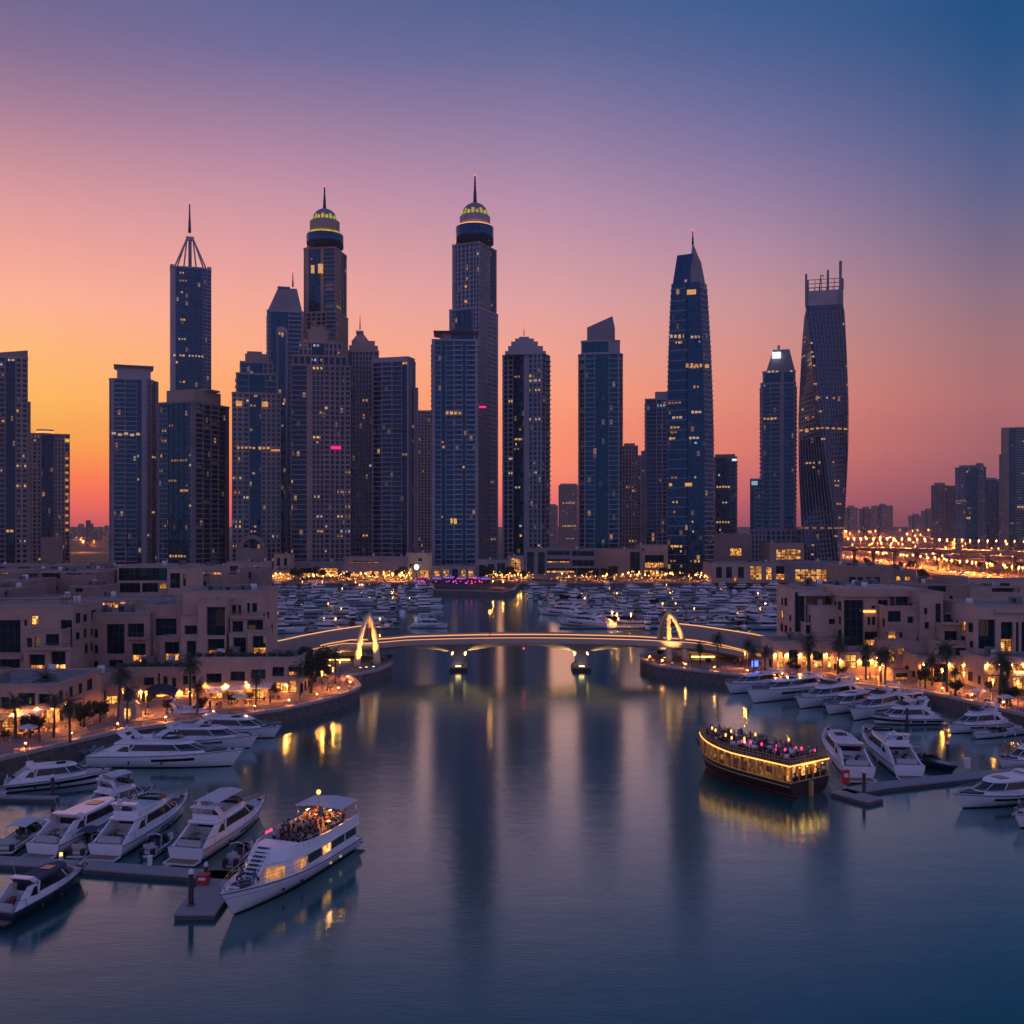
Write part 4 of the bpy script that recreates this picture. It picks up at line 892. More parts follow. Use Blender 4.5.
b=MB(); xa=B.X(146,-9.3); xb=B.X(178,-9.3); za=B.Z(689,-9.3); b.loft([[(xa+(xb-xa)*i/10,-9.2-(2.6 if o else 0),za-(1.5 if o else 0)+1.2*math.sin(math.pi*i/10)) for i in range(11)] for o in (0,1)],0,False); b.build('awning','canvas_navy',B.root)
B.mass(54,93,679,dd=-26,dep=16,wins=[(70.5,84.5,686.5,697),(57,64,688,698),(86,91,700,716,'glow')],rec=.5)
B.mass(92,120,684,dd=-20,dep=14,wins=[(97,100,677,691),(104,117,696,709,'glow')],rec=.5); B.awning(71,86,703,-26.1)
B.done()
B = Low('apartment_building','sand building at far left with tall dark glazing and small two storey bay',20,212,'render_sand')
B.mass(-44,73,606,dd=6,dep=16,wins=[(-34,-20,620,652),(-14,20.5,620,652.5),(60.5,72.5,620,659),(24,27,620,626),(-14,20,657.5,668)])
B.slab(-16,21,657,dd=5.2); 
B.mass(24,62,629.5,dd=2,dep=5,wins=[(26.5,32,638,647.5),(34.5,39.5,637,647),(45.5,59,634,645.5)],roof=False)
B.mass(25,70.5,648.5,dd=0,dep=7,wins=[(28.5,45,654.5,674,'low'),(50.5,65.5,651.5,675,'low')],roof=False,rec=.9)
B.slab(24,71,648,dd=-.7,dep=1.0)
B.mass(-40,56,684,dd=-30,dep=20,wins=[(-20,-8,698,708),(0,9,697,709),(17.5,35,693,706),(38,50,694,704),(-24,-6,714,734,'glow'),(0,14,714,735,'glow'),(22,34,712,730,'glow'),(42,53,709,724,'glow')],rec=.7)
[B.light(x,707,-30) for x in (-6,16,38,54)]; B.awning(19,47,709,-30.1,4.0); B.awning(-12,14,713,-30.1,3.4,'canvas_navy'); B.done()

# left bank, rooftops behind
rows = [
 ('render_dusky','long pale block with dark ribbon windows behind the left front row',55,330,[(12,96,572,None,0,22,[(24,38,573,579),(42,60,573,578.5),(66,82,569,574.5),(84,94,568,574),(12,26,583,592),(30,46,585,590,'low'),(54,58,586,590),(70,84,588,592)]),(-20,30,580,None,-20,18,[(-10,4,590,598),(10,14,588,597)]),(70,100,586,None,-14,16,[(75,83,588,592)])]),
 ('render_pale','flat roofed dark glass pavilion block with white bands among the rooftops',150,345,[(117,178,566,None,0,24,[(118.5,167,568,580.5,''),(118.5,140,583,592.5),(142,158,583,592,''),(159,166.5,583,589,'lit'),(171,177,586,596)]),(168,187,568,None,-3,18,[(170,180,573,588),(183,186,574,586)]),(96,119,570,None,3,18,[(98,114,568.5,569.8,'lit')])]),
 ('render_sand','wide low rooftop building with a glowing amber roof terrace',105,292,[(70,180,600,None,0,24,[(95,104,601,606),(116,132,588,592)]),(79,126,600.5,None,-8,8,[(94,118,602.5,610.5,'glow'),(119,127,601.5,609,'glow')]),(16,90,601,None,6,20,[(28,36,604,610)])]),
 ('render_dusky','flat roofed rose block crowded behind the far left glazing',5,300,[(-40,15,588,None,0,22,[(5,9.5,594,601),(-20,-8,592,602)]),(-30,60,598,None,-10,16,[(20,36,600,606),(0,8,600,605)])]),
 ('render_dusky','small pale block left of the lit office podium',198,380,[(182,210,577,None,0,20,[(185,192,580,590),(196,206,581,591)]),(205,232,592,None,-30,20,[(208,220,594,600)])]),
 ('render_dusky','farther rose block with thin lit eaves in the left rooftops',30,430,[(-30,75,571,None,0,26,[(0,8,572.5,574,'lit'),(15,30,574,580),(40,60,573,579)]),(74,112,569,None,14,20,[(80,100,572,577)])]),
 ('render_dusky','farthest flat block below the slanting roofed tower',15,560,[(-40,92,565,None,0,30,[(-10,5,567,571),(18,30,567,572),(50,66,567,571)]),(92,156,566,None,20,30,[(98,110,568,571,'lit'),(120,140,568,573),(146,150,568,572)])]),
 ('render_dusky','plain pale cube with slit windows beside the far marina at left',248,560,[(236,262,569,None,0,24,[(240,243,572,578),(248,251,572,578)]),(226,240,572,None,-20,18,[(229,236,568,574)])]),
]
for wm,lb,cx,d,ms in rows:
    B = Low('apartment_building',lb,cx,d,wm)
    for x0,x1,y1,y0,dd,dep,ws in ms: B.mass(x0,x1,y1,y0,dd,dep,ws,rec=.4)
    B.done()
# right bank
B = Low('apartment_building','dark glass fronted block with a yellow lit bay on the right bank',866,250,'render_sand')
B.mass(843,890,589,dd=2,dep=18,wins=[(844,863.5,600,646),(878,888,600,646),(864.5,877.5,632,646,'low')],rec=.5)
B.mass(864,877.8,609,631,dd=1.4,dep=1.8,wins=[(867.5,870.5,617,625),(872,875.5,617,625)],roof=False,rec=.3)
b=MB(); b.box(B.X(865),B.X(877),0.9,1.35,B.Z(612.5,1),B.Z(610.5,1)); b.build('light_strip','led_gold',B.root)
B.slab(842,921,588.6,dd=.8,dep=20,h=2.0,rail=False,name='roof_slab')
B.mass(838,890,652,dd=-4,dep=8,wins=[(845.5,857,655,668.5,'lit'),(862,870,654,667),(874,886,655,668,'glow')],rec=.5)
for x in (840,859,872): B.light(x,659,-4)
B.done()
B = Low('apartment_building','tall beige blank fronted block with dark glass sides left on the right bank',818,256,'render_pale')
B.mass(793,806,588,dd=4,dep=16,wins=[(795,804.5,592,632)],rec=.3); B.mass(806,842,587,dd=8,dep=16,wins=[(826,842,589,604)],rec=.5)
B.mass(812,841,605,dd=0,dep=9,rec=.4); B.slab(799,836,592.5,dd=3,dep=14,h=.9,rail=False,name='roof_slab')
B.mass(804,812,622,dd=1,dep=6,wins=[(806,811,625,634)],roof=False)
B.mass(773,842,641,dd=-5,dep=12,wins=[(777,784,650,668,'glow'),(789,798,650,668),(802,808,652,668,'glow'),(813,823,651,668,'low'),(828,836,652,668,'glow')],rec=.5)
for x in (775,787,800,810,826,838): B.light(x,653,-5)
B.done()
B = Low('apartment_building','beige block with one lit corner window and blank side wall at right',908,246,'render_rose')
B.mass(887,929,606,dd=0,dep=14,wins=[(907.5,913.5,616.5,623),(918,920.5,616,623),(888.5,896.5,631.5,639,'lit'),(899.5,902.5,632.5,638),(888,901,611,622)],rec=.5)
B.mass(895,924,594,dd=6,dep=14,wins=[(896,908,596.5,605)],rec=.4); B.slab(884,904,630,dd=-1.2,dep=1.6)
B.mass(886,926,641,dd=-3,dep=8,wins=[(888,895,650,664,'glow'),(898,905,648,655,'lit')],rec=.5)
for x,y in ((876,656.5),(882,664)): B.light(x,y,-4,r=.2)
b=MB(); b.box(B.X(887),B.X(900),-4.4,-3.1,B.Z(673,-4),B.Z(672,-4)); b.build('light_strip','led_gold',B.root)
B.done()
B = Low('apartment_building','terraced cream building with arcade lamps below and slit glazing on its tall wall',950,241,'render_sand')
B.mass(920,943,592,dd=4,dep=18,wins=[(935.5,941,603.5,640)],rec=.5); B.mass(940,960,613,dd=5,dep=12,wins=[(944,953.5,614,622)],rec=.4)
B.mass(955,982,604,dd=3,dep=14,wins=[(968,975,613,619),(965,974.5,621,625),(957,961,614,624)],rec=.4)
B.mass(943,977,623.5,dd=0,dep=5,wins=[(944.5,958,631,641),(961,975.5,632,641,'low')],roof=False,rec=.9); B.slab(942,977,623,dd=-.9,dep=1.4)
B.mass(935,970.5,640.5,dd=-3,dep=6,wins=[(939,952,646,656),(955.5,968,648,657)],roof=False,rec=.8)
B.mass(918,986,656,dd=-7,dep=12,wins=[(921,930,663,682,'low'),(934,948,664,684,''),(951,962,665.5,684,'glow'),(967,982,664,686,'')],rec=1.0)
B.mass(893,920,670,dd=-4,dep=8,wins=[(896,908,673,683,'low')],rec=.5)
for x in (923,932,949,964,981): B.light(x,663,-7.0,r=.2)
B.done()
B = Low('apartment_building','cream building with tall framed glazing cut by the right edge of the picture',1010,231,'render_pale')
B.mass(976,1060,605,dd=2,dep=18,wins=[(978.5,995.5,619.5,649),(1001,1013,622,652,'low'),(1016,1019,622,652),(1021.5,1034,622,652),(1038,1052,622,652)],rec=.7)
B.mass(996,1060,610,dd=1,dep=2,y0=613,roof=False)
B.mass(984,1060,657,dd=-7,dep=12,wins=[(988,998,664,688,'glow'),(1001,1010,666,690,''),(1013,1024,664,690,'glow'),(1030,1045,664,690,'glow')],rec=.7)
B.awning(1006,1026,671,-7.1,3.0); B.awning(985,1003,670,-7.1,2.5,'canvas_navy')
for x in (987,1000,1012,1022): B.light(x,663,-7,r=.2)
B.done()
rows = [
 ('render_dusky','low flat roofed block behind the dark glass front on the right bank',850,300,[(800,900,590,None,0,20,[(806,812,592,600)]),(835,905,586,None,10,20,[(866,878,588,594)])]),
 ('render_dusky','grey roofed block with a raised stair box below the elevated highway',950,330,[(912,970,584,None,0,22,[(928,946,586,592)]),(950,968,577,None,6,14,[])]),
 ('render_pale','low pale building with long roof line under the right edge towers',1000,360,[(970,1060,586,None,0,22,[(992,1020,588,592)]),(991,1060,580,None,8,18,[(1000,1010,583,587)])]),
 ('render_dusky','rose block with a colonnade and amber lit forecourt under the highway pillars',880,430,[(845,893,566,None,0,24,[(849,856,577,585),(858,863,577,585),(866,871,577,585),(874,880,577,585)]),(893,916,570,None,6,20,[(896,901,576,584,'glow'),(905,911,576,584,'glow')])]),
 ('render_sand','long far podium with pale arcade right of the tapering glass tower',755,640,[(712,792,563,None,0,30,[(716,722,567,578),(726,732,567,578),(738,744,567,578),(750,762,566,580,'lit'),(766,772,567,580,'glow'),(776,786,566,580,'low')])]),
 ('concrete_grey','dark glass far podium with a big yellow lit shop window',815,620,[(793,848,562,None,0,30,[(795,827,569,582,'lit'),(829,840,566,580),(838,841.5,564,575,'lit')])]),
 ('concrete_tan','boxy tan podium with warm lit grid windows beneath the sloping crown tower',785,760,[(770,804,543,None,0,30,[(776,801,549,560,'lit')]),(714,752,534,None,30,30,[(730,742,548,556,'glow')])]),
 ('concrete_grey','dark banded far podium at the centre behind the promenade trees',560,690,[(525,547,549,None,0,30,[(527,534,552,574),(538,545,552,574)]),(543,596,549,None,2,30,[(545,570,551,555,''),(545,570,559,563,'low'),(572,594,551,556),(572,594,560,566),(545,594,568,573,'low')])]),
 ('concrete_tan','blank tan far podium right of the dark banded one',618,700,[(593,642,549,None,0,30,[(630,640,552,575)]),(589,596,556,None,-4,10,[])]),
 ('render_sand','bright uplit beige lobby block left of the tapering glass tower',654,715,[(640,668,545,None,0,28,[(645,664,555,568,'low'),(644,666,570,580,'glow')])]),
 ('render_pale','yellow lit glazed office podium between the left rooftops and marina',200,610,[(180,226,566,None,0,26,[(188,222,572,585,'lit')]),(226,262,562,None,-8,24,[(230,238,566,576)])]),
 ('render_pale','pale podium with four bright tall windows at the foot of the stepped tan tower',255,680,[(238,268,562,None,0,24,[(244,248,566,574,'lit'),(250,254,566,574,'lit'),(256,260,566,574,'lit'),(261,264,566,574,'lit')])]),
 ('render_sand','small amber lit kiosk building at the head of the far marina',281,672,[(270,293,570,None,0,16,[(273,291,573,583,'glow')]),(274,290,554,None,8,14,[(277,280,558,566),(284,287,558,566)])]),
 ('concrete_grey','long low far podium with glowing shopfronts behind the left marina boats',375,690,[(343,408,557,None,0,30,[(350,380,561,563,'low'),(352,362,572,578,'lit'),(366,378,571,578,'glow'),(382,388,571,578,'lit'),(392,404,570,578,'glow')]),(293,345,562,None,8,24,[(300,312,568,577,'low'),(318,338,568,577,'glow')])]),
 ('render_sand','narrow uplit beige wall building carrying the round white light',416,700,[(406,432,553,None,0,20,[(409,412,568,579,'glow'),(420,429,570,579,'glow')])]),
 ('concrete_blue','glazed lobby podium with pale lit bays under the blue banded tower',455,690,[(432,476,566,None,0,26,[(434,440,569,580,'lit'),(443,449,569,580,'lit'),(452,458,569,580,''),(461,466,569,580,'lit'),(468,474,569,580,'lit')]),(476,508,560,None,6,26,[(479,485,565,577),(488,494,564,577,'low'),(497,505,563,577)]),(508,524,556,None,0,26,[(510,521,558,575,'lit')])]),
]
for wm,lb,cx,d,ms in rows:
    rq=random.Random(int(cx))
    ms=[(a,b_,c,e,f_,h_,list(ws)+[(a+1+k*5.2,a+4.2+k*5.2,576.5,582.5,rq.choice(('glow','glow','lit'))) for k in range(int((b_-a-1)/5.2)) if rq.random()<.75 and not any(w[0]<a+4.5+k*5.2 and w[1]>a+.8+k*5.2 and w[3]>576 for w in ws)]) if f_<5 and d>600 else (a,b_,c,e,f_,h_,ws) for a,b_,c,e,f_,h_,ws in ms]
    B = Low('podium_building' if 'podium' in lb else 'apartment_building',lb,cx,d,wm)
    for x0,x1,y1,y0,dd,dep,ws in ms: B.mass(x0,x1,y1,y0,dd,dep,ws,rec=.4)
    B.done()

def spot(parent, p, target, watts, col=(1.0,.60,.22), size=70):
    l=bpy.data.lights.new('spot','SPOT'); l.energy=watts; l.color=col; l.spot_size=R(size); l.spot_blend=.6; l.shadow_soft_size=.25
    o=bpy.data.objects.new('spot',l); COL.objects.link(o); o.parent=parent; o.location=p; o.rotation_euler=(Vector(target)-Vector(p)).to_track_quat('-Z','Y').to_euler()
# ------------------------------------------------------------------ bridge
br = thing('bridge','low curved road bridge with glowing parapets crossing the channel on two piers','bridge',(14,277,0))
def deckz(px):
    return {250:3.6,300:4.6,345:6.9}.get(px) or (8.5 - ((px-528)/190.0)**2*1.3)
deck=MB(); rail_f=MB(); led=MB(); rings=[]
xs=[262,285,305,325,345,365,385]+list(range(405,660,15))+[665,685,705,730,750,768]
zt={262:3.4,285:4.2,305:5.2,325:6.3,345:7.2,365:7.2,385:7.5,665:7.7,685:7.5,705:7.0,730:5.8,750:4.5,768:3.3}
prev=None
for px in xs:
    X=(px-512)/F*272; z=zt.get(px) or deckz(px); yoff=-0.00007*(px-520)**2
    th=1.5+1.6*max(0,1-abs(px-458)/45)+1.6*max(0,1-abs(px-582)/45)
    if px<390 or px>660: th=min(1.6,max(.3,z-3.2))
    y0=-6+yoff; y1=7+yoff; x=X-14; yy=0
    rings.append([(x,y0,z-.6),(x,y0+2.5,z-th),(x,y1-2.5,z-th),(x,y1,z-.6),(x,y1,z),(x,y0,z)])
    if prev:
        a,b2=prev,(x,y0,z,y1)
        for yk in (0,1):
            ya=a[1] if yk==0 else a[3]; yb=b2[1] if yk==0 else b2[3]; s1=1 if yk==0 else -1
            rail_f.add([(a[0],ya,a[2]),(b2[0],yb,b2[2]),(b2[0],yb,b2[2]+1.1),(a[0],ya,a[2]+1.1),(a[0],ya+.35*s1,a[2]),(b2[0],yb+.35*s1,b2[2]),(b2[0],yb+.35*s1,b2[2]+1.1),(a[0],ya+.35*s1,a[2]+1.1)],[(0,1,2,3),(5,4,7,6),(3,2,6,7)])
        led.add([(a[0],a[3]-.42,a[2]+.35),(b2[0],b2[3]-.42,b2[2]+.35),(b2[0],b2[3]-.42,b2[2]+.6),(a[0],a[3]-.42,a[2]+.6),(a[0],a[3]-.37,a[2]+.35),(b2[0],b2[3]-.37,b2[2]+.35),(b2[0],b2[3]-.37,b2[2]+.6),(a[0],a[3]-.37,a[2]+.6)],[(0,1,2,3),(3,2,6,7),(5,4,7,6),(1,0,4,5)])
        led.add([(a[0],a[1]-.06,a[2]+.86),(b2[0],b2[1]-.06,b2[2]+.86),(b2[0],b2[1]-.06,b2[2]+1.0),(a[0],a[1]-.06,a[2]+1.0),(a[0],a[1]-.01,a[2]+.86),(b2[0],b2[1]-.01,b2[2]+.86),(b2[0],b2[1]-.01,b2[2]+1.0),(a[0],a[1]-.01,a[2]+1.0)],[(0,1,2,3),(3,2,6,7),(5,4,7,6),(1,0,4,5)])
    prev=(x,y0,z,y1)
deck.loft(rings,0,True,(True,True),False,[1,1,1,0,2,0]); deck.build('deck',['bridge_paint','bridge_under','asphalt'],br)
rail_f.build('parapet','bridge_paint',br); led.build('light_strip','led_warm',br)
for px in (458,582):
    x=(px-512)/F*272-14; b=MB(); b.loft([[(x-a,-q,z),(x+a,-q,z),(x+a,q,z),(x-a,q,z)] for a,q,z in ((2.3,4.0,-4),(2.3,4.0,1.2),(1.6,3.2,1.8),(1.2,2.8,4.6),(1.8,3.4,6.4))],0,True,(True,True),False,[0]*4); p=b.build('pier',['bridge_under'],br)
    b=MB(); b.box(x-2.5,x+2.5,-4.3,4.3,-3,.9); b.build('fender','pile_black',p)
    for sy in (-1,1):
        b=MB(); b.box(x-.7,x+.7,sy*3.7-.2,sy*3.7+.2,1.35,1.5); b.build('floodlight','lamp_flood',p)
    for sx in (-1,1):
        b=MB(); b.box(x+sx*1.75-.2,x+sx*1.75+.2,-2.4,2.4,4.5,4.6); b.box(x+sx*1.75-.32,x+sx*1.75+.32,-2.5,2.5,4.2,4.49,1); b.build('floodlight',['lamp_flood','bridge_under'],p)
    for sx in (-1,1): spot(br,(x+sx*2.0,-3.2,3.2),(x+sx*5.5,-.5,7),4500,size=110)
b=MB(); b.ball((524-512)/F*264-14,-6.4,6.6,.22); b.build('navigation_light','lamp_red',br)
# curved wing walls rising to the arches
def wing(pts, label):
    r=thing('wing_wall',label,'wall',(pts[0][0],pts[0][1],LAND)); b=MB(); o=Vector((pts[0][0],pts[0][1],LAND))
    b.loft([[(x-o.x,y-o.y,0),(x-o.x,y-o.y+.8,0),(x-o.x,y-o.y+.8,z-LAND),(x-o.x,y-o.y,z-LAND)] for x,y,z in pts]); b.build('wall','bridge_paint',r)
    b=MB(); b.loft([[(x-o.x,y-o.y-.1,z-LAND+.02),(x-o.x,y-o.y+.9,z-LAND+.02),(x-o.x,y-o.y+.9,z-LAND+.2),(x-o.x,y-o.y-.1,z-LAND+.2)] for x,y,z in pts]); b.build('light_strip','led_warm',r)
def wp(l): return [((px-512)/F*d, d, CAMZ-(py-HOR)/F*d) for px,py,d in l]
wing(wp([(264,644,280),(285,640,280),(305,635.5,280),(330,631,281),(350,628,282),(366,625.5,283)]),'smooth curved white wing wall sweeping up to the left bridge arch')
wing(wp([(678,624,283),(700,626.5,282),(725,630,281),(750,634,280),(772,638,280),(790,645,280)]),'smooth curved white wing wall falling away from the right bridge arch')
def arch(label, legs, up):
    base=legs[0][0]; r=thing('bridge_arch',label,'arch',tuple(base))
    for path in legs:
        p0,pa=Vector(path[0]),Vector(path[1]); n=16; b=MB(); pts=[]; rad=[]
        for i in range(n+1):
            f=i/n; q=p0.lerp(pa,1-(1-f)**1.75); q.z=p0.z+(pa.z-p0.z)*(1-(1-f)**1.15) ; q=Vector((p0.x+(pa.x-p0.x)*f**1.45,p0.y+(pa.y-p0.y)*f**1.45,p0.z+(pa.z-p0.z)*math.sin(f*math.pi*.42)/math.sin(math.pi*.42))); pts.append(q-base); rad.append(.95-.5*f)
        b.tube(pts,rad,8); b.build('leg','arch_paint',r)
    for px,py,dy in up:
        q=g(px,py,LAND)-base; b=MB(); b.box(q.x-.35,q.x+.35,q.y+dy-.2,q.y+dy+.3,.02,.25,1); b.add([(q.x-.3,q.y+dy-.15,.26),(q.x+.3,q.y+dy-.15,.26),(q.x+.3,q.y+dy+.25,.26),(q.x-.3,q.y+dy+.25,.26)],[(0,1,2,3)],0); b.build('floodlight',['lamp_flood','frame_dark'],r); spot(r,(q.x,q.y+dy-.6,.5),tuple((Vector(legs[0][1])-base)*.75),9000,(1.0,.46,.11),size=60)
L=lambda px,py,d: at(px,py,d)
ap=L(369.3,614.5,268); arch('pointed cream arch standing over the left end of the bridge',[(g(357,666.5,LAND),ap),(g(377,664.5,LAND),ap),(L(371,643,281),ap)],[(361,668,-1),(374,667,-1),(367,667.5,-1)])
ap=L(668.5,613.5,268); arch('pointed cream arch standing over the right end of the bridge',[(g(669,661.5,LAND),ap),(g(686,661.5,LAND),ap),(L(660,641,281),ap)],[(672,663.5,-1),(683,663.5,-1),(664,658,-1)])
# lit undercroft light bars below the approaches
for px,py,lb in ((338,662,'glowing strip light under the left approach ramp'),(318,668,'glowing strip light at the far end of the left approach ramp'),(703,659,'glowing strip light under the right approach ramp')):
    q=g(px,py,LAND); r=thing('strip_light',lb,'light',tuple(q)); b=MB(); b.box(-3.2,3.2,-.15,.15,.5,.75); b.build('tube','strip_glow',r); spot(r,(0,-.4,.6),(0,4,3.5),900,size=130); b=MB(); b.box(-3,-2.8,-.1,.1,0,.5); b.box(2.8,3,-.1,.1,0,.5); b.build('bracket','rail_metal',r)

# ------------------------------------------------------------------ elevated highway at the right
hw = thing('elevated_highway','elevated highway on slim pillars crossing at right under amber lamps','highway',(380,850,LAND))
pth=[Vector(((x-512)/F*d,d,CAMZ-(y-HOR)/F*d)) for x,y,d in ((815,548,960),(842,548.3,920),(880,548.8,880),(925,549.8,845),(970,551,815),(1024,553,785),(1090,556,755),(1170,560,730))]
def pathpts(p,n):
    out=[]
    for a,b in zip(p,p[1:]):
        for i in range(n): out.append(a.lerp(b,i/n))
    return out+[p[-1]]
o=Vector((380,850,LAND)); PP=pathpts(pth,6); b=MB(); rg=[]
for i,p in enumerate(PP):
    d=(PP[min(i+1,len(PP)-1)]-PP[max(i-1,0)]).normalized(); nn=Vector((-d.y,d.x,0)); q=p-o
    rg.append([tuple(q-nn*11+Vector((0,0,z))) for z in (1.1,-1.6)]+[tuple(q+nn*11+Vector((0,0,z))) for z in (-1.6,1.1)]+[tuple(q+nn*10.6+Vector((0,0,1.1))),tuple(q+nn*10.6),tuple(q-nn*10.6),tuple(q-nn*10.6+Vector((0,0,1.1)))])
b.loft(rg,0,True,(True,True),False,[0,0,0,0,0,1,0,0]); b.build('deck',['highway_concrete','asphalt'],hw)
for k in range(2,len(PP),3):
    p=PP[k]-o; b=MB(); b.box(p.x-1.0,p.x+1.0,p.y-1.2,p.y+1.2,0,p.z-1.6); b.box(p.x-1.6,p.x+1.6,p.y-7,p.y+7,p.z-2.6,p.z-1.55); b.build('pillar','highway_concrete',hw)
road=MB(); pr=[Vector(((x-512)/F*d,d,3.02)) for x,d in ((800,1700),(845,1190),(895,980),(955,800),(1024,660),(1090,570),(1160,500))]; RP=pathpts(pr,6); rg=[]
for i,p in enumerate(RP):
    d=(RP[min(i+1,len(RP)-1)]-RP[max(i-1,0)]).normalized(); nn=Vector((-d.y,d.x,0)); rg.append([tuple(p-nn*26),tuple(p+nn*26)])
road.loft(rg,0,False); struct(road,'road','asphalt')

# ------------------------------------------------------------------ lamps
def make_lamp(h=4.2, m='lamp_amber', r=.3, dm='down_amber', dr=.3):
    t=thing('street_lamp','lamp','street lamp'); b=MB(); b.cyl(0,0,0,.25,.16,.14,8); b.cyl(0,0,.25,h,.07,.05,6); b.build('pole','rail_metal',t)
    b=MB(); b.ball(0,0,h+r*.8,r,0,10,6); b.build('globe',m,t); b=MB(); b.cyl(0,0,h-.12,h+.03,dr*1.35,dr*.9,10); b.build('shade','rail_metal',t)
    b=MB(); b.add([(dr*math.cos(a),dr*math.sin(a),h-.14) for a in [math.pi*k/4 for k in range(8)]],[tuple(range(8))[::-1]]); b.build('downlight',dm,t); return t
lamp=make_lamp()
LL=[(14,731,'amber globe lamp leftmost of the left promenade, before the cafe'),(66,727,'amber globe lamp beside the cafe hedge below the grey awning'),(123,712,'amber globe lamp at the start of the brick ramp'),(141,716,'amber globe lamp by the domed doorway, left of a pair'),(146,715,'amber globe lamp by the domed doorway, right of a pair'),(205,705,'amber globe lamp under the leftmost white awning'),(246,704,'amber globe lamp in the middle of the curved quay'),(291,698,'amber globe lamp at the glowing cafe corner'),(322,692,'amber globe lamp behind the leafy tree'),(333,688,'amber globe lamp near the rounded quay tip'),(340,678,'amber globe lamp beyond the rounded quay tip near the arch'),(289,684,'amber globe lamp hidden among shrubs left of the leafy tree'),
 (745,669,'amber globe lamp leftmost of the right promenade'),(838,676,'amber globe lamp by the yellow lit shop window'),(876,680,'amber globe lamp before the corner of the beige block'),(880,687,'amber globe lamp beside the gatehouse on the right promenade'),(942,689,'amber globe lamp at the left end of the arcade'),(964,693,'amber globe lamp in the middle of the arcade'),(993,701,'amber globe lamp in front of the right cafe'),(1018,703,'amber globe lamp at the right edge cafe'),(808,672,'amber globe lamp in the row of lit doorways'),(780,670,'amber globe lamp beside the blue lit stand')]
for px,py,lb in LL: place(lamp,g(px,py,LAND),0,lb,'globe lamps along the promenades')
tall=make_lamp(9,'lamp_far',.45,'down_road',.5); rr=random.Random(5)
sp_=[]
for k in range(30): 
    x=868+ (k%15)*11+rr.uniform(-4,4); d=rr.uniform(930,1500); sp_.append((x,d))
for k in range(58):
    x=844+k*3.1+rr.uniform(-1,1); sp_.append((x,rr.uniform(1300,3300)))
for i,(x,d) in enumerate(sp_):
    place(tall,((x-512)/F*d,d,LAND),0,'amber street lamp in the glowing field of lights behind the highway','highway street lamps',1.0+ (d-1200)/1400)
for i,k in enumerate(range(1,len(PP),1)):
    p=PP[k]; place(tall,(p.x,p.y,p.z),0,'amber street lamp standing on the elevated highway deck','lamps on the highway deck',1.0)
for k in range(2,len(RP)):
    for sg in (-1,1):
        p=RP[k]; place(tall,(p.x+rr.uniform(-4,4),p.y+sg*24,LAND),0,'amber street lamp lighting the lower road beneath the highway','lower road street lamps',1.0)
for i in range(14):
    x=72+rr.uniform(0,36); d=rr.uniform(1500,3200); place(tall,((x-512)/F*d,d,LAND),0,'faint street lamp in the hazy gap left of the rimmed tower','street lamps in the left gap',.8)
place(tall,tuple(at(83,551,1350))[:2]+(LAND,),0,'brightest amber lamp low in the hazy gap at left',None,1.7)
prom=make_lamp(3.8,'lamp_far',.42,'down_amber',.45); dimlamp=make_lamp(4.5,'lamp_far',.3,'down_dim',.3)
for i in range(84):
    x=rr.choice([rr.uniform(268,410),rr.uniform(300,410),rr.uniform(490,530),rr.uniform(560,705),rr.uniform(560,705)]); d=rr.uniform(655,684)
    place(prom,((x-512)/F*d,d,LAND),0,'tiny amber lamp in the glittering strip of the far promenade','far promenade lamps',rr.uniform(.8,1.35))
for px,py,d,lb in ((493,584.5,590,'tiny amber lamp on the promontory between the marina fields, leftmost'),(503,585,585,'tiny amber lamp at the right end of the promontory'),(490,640,300,'amber lamp post standing on the bridge deck middle')):
    q=at(px,py,d); q.z=LAND if d>400 else 9.4; place(prom if d>400 else dimlamp,q if d>400 else Vector(((490-512)/F*281,281,8.2)),0,lb,None,1.0 if d>400 else 1.6)
# big round white light
q=at(416.5,571,690); q.z=LAND; t=thing('round_light','bright round white light on a post at the far promenade','light',tuple(q)); b=MB(); b.cyl(0,0,0,6.5,.25,.2,8); b.build('post','rail_metal',t); b=MB(); b.ball(0,0,8.0,1.6,0,14,8); b.build('globe','lamp_white',t)
t=thing('light_stand','blue lit stand on the right promenade','stand',tuple(g(755,672,LAND))); b=MB(); b.box(-1.6,1.6,-.4,.4,0,.5); b.cyl(-1.5,0,.5,3.4,.08,n=6); b.cyl(1.5,0,.5,3.4,.08,n=6); b.box(-1.7,1.7,-.3,.3,3.4,3.6); b.build('frame','rail_metal',t); b=MB(); b.box(-.8,.8,-.1,.1,1.4,2.8); b.build('panel','lamp_blue',t)
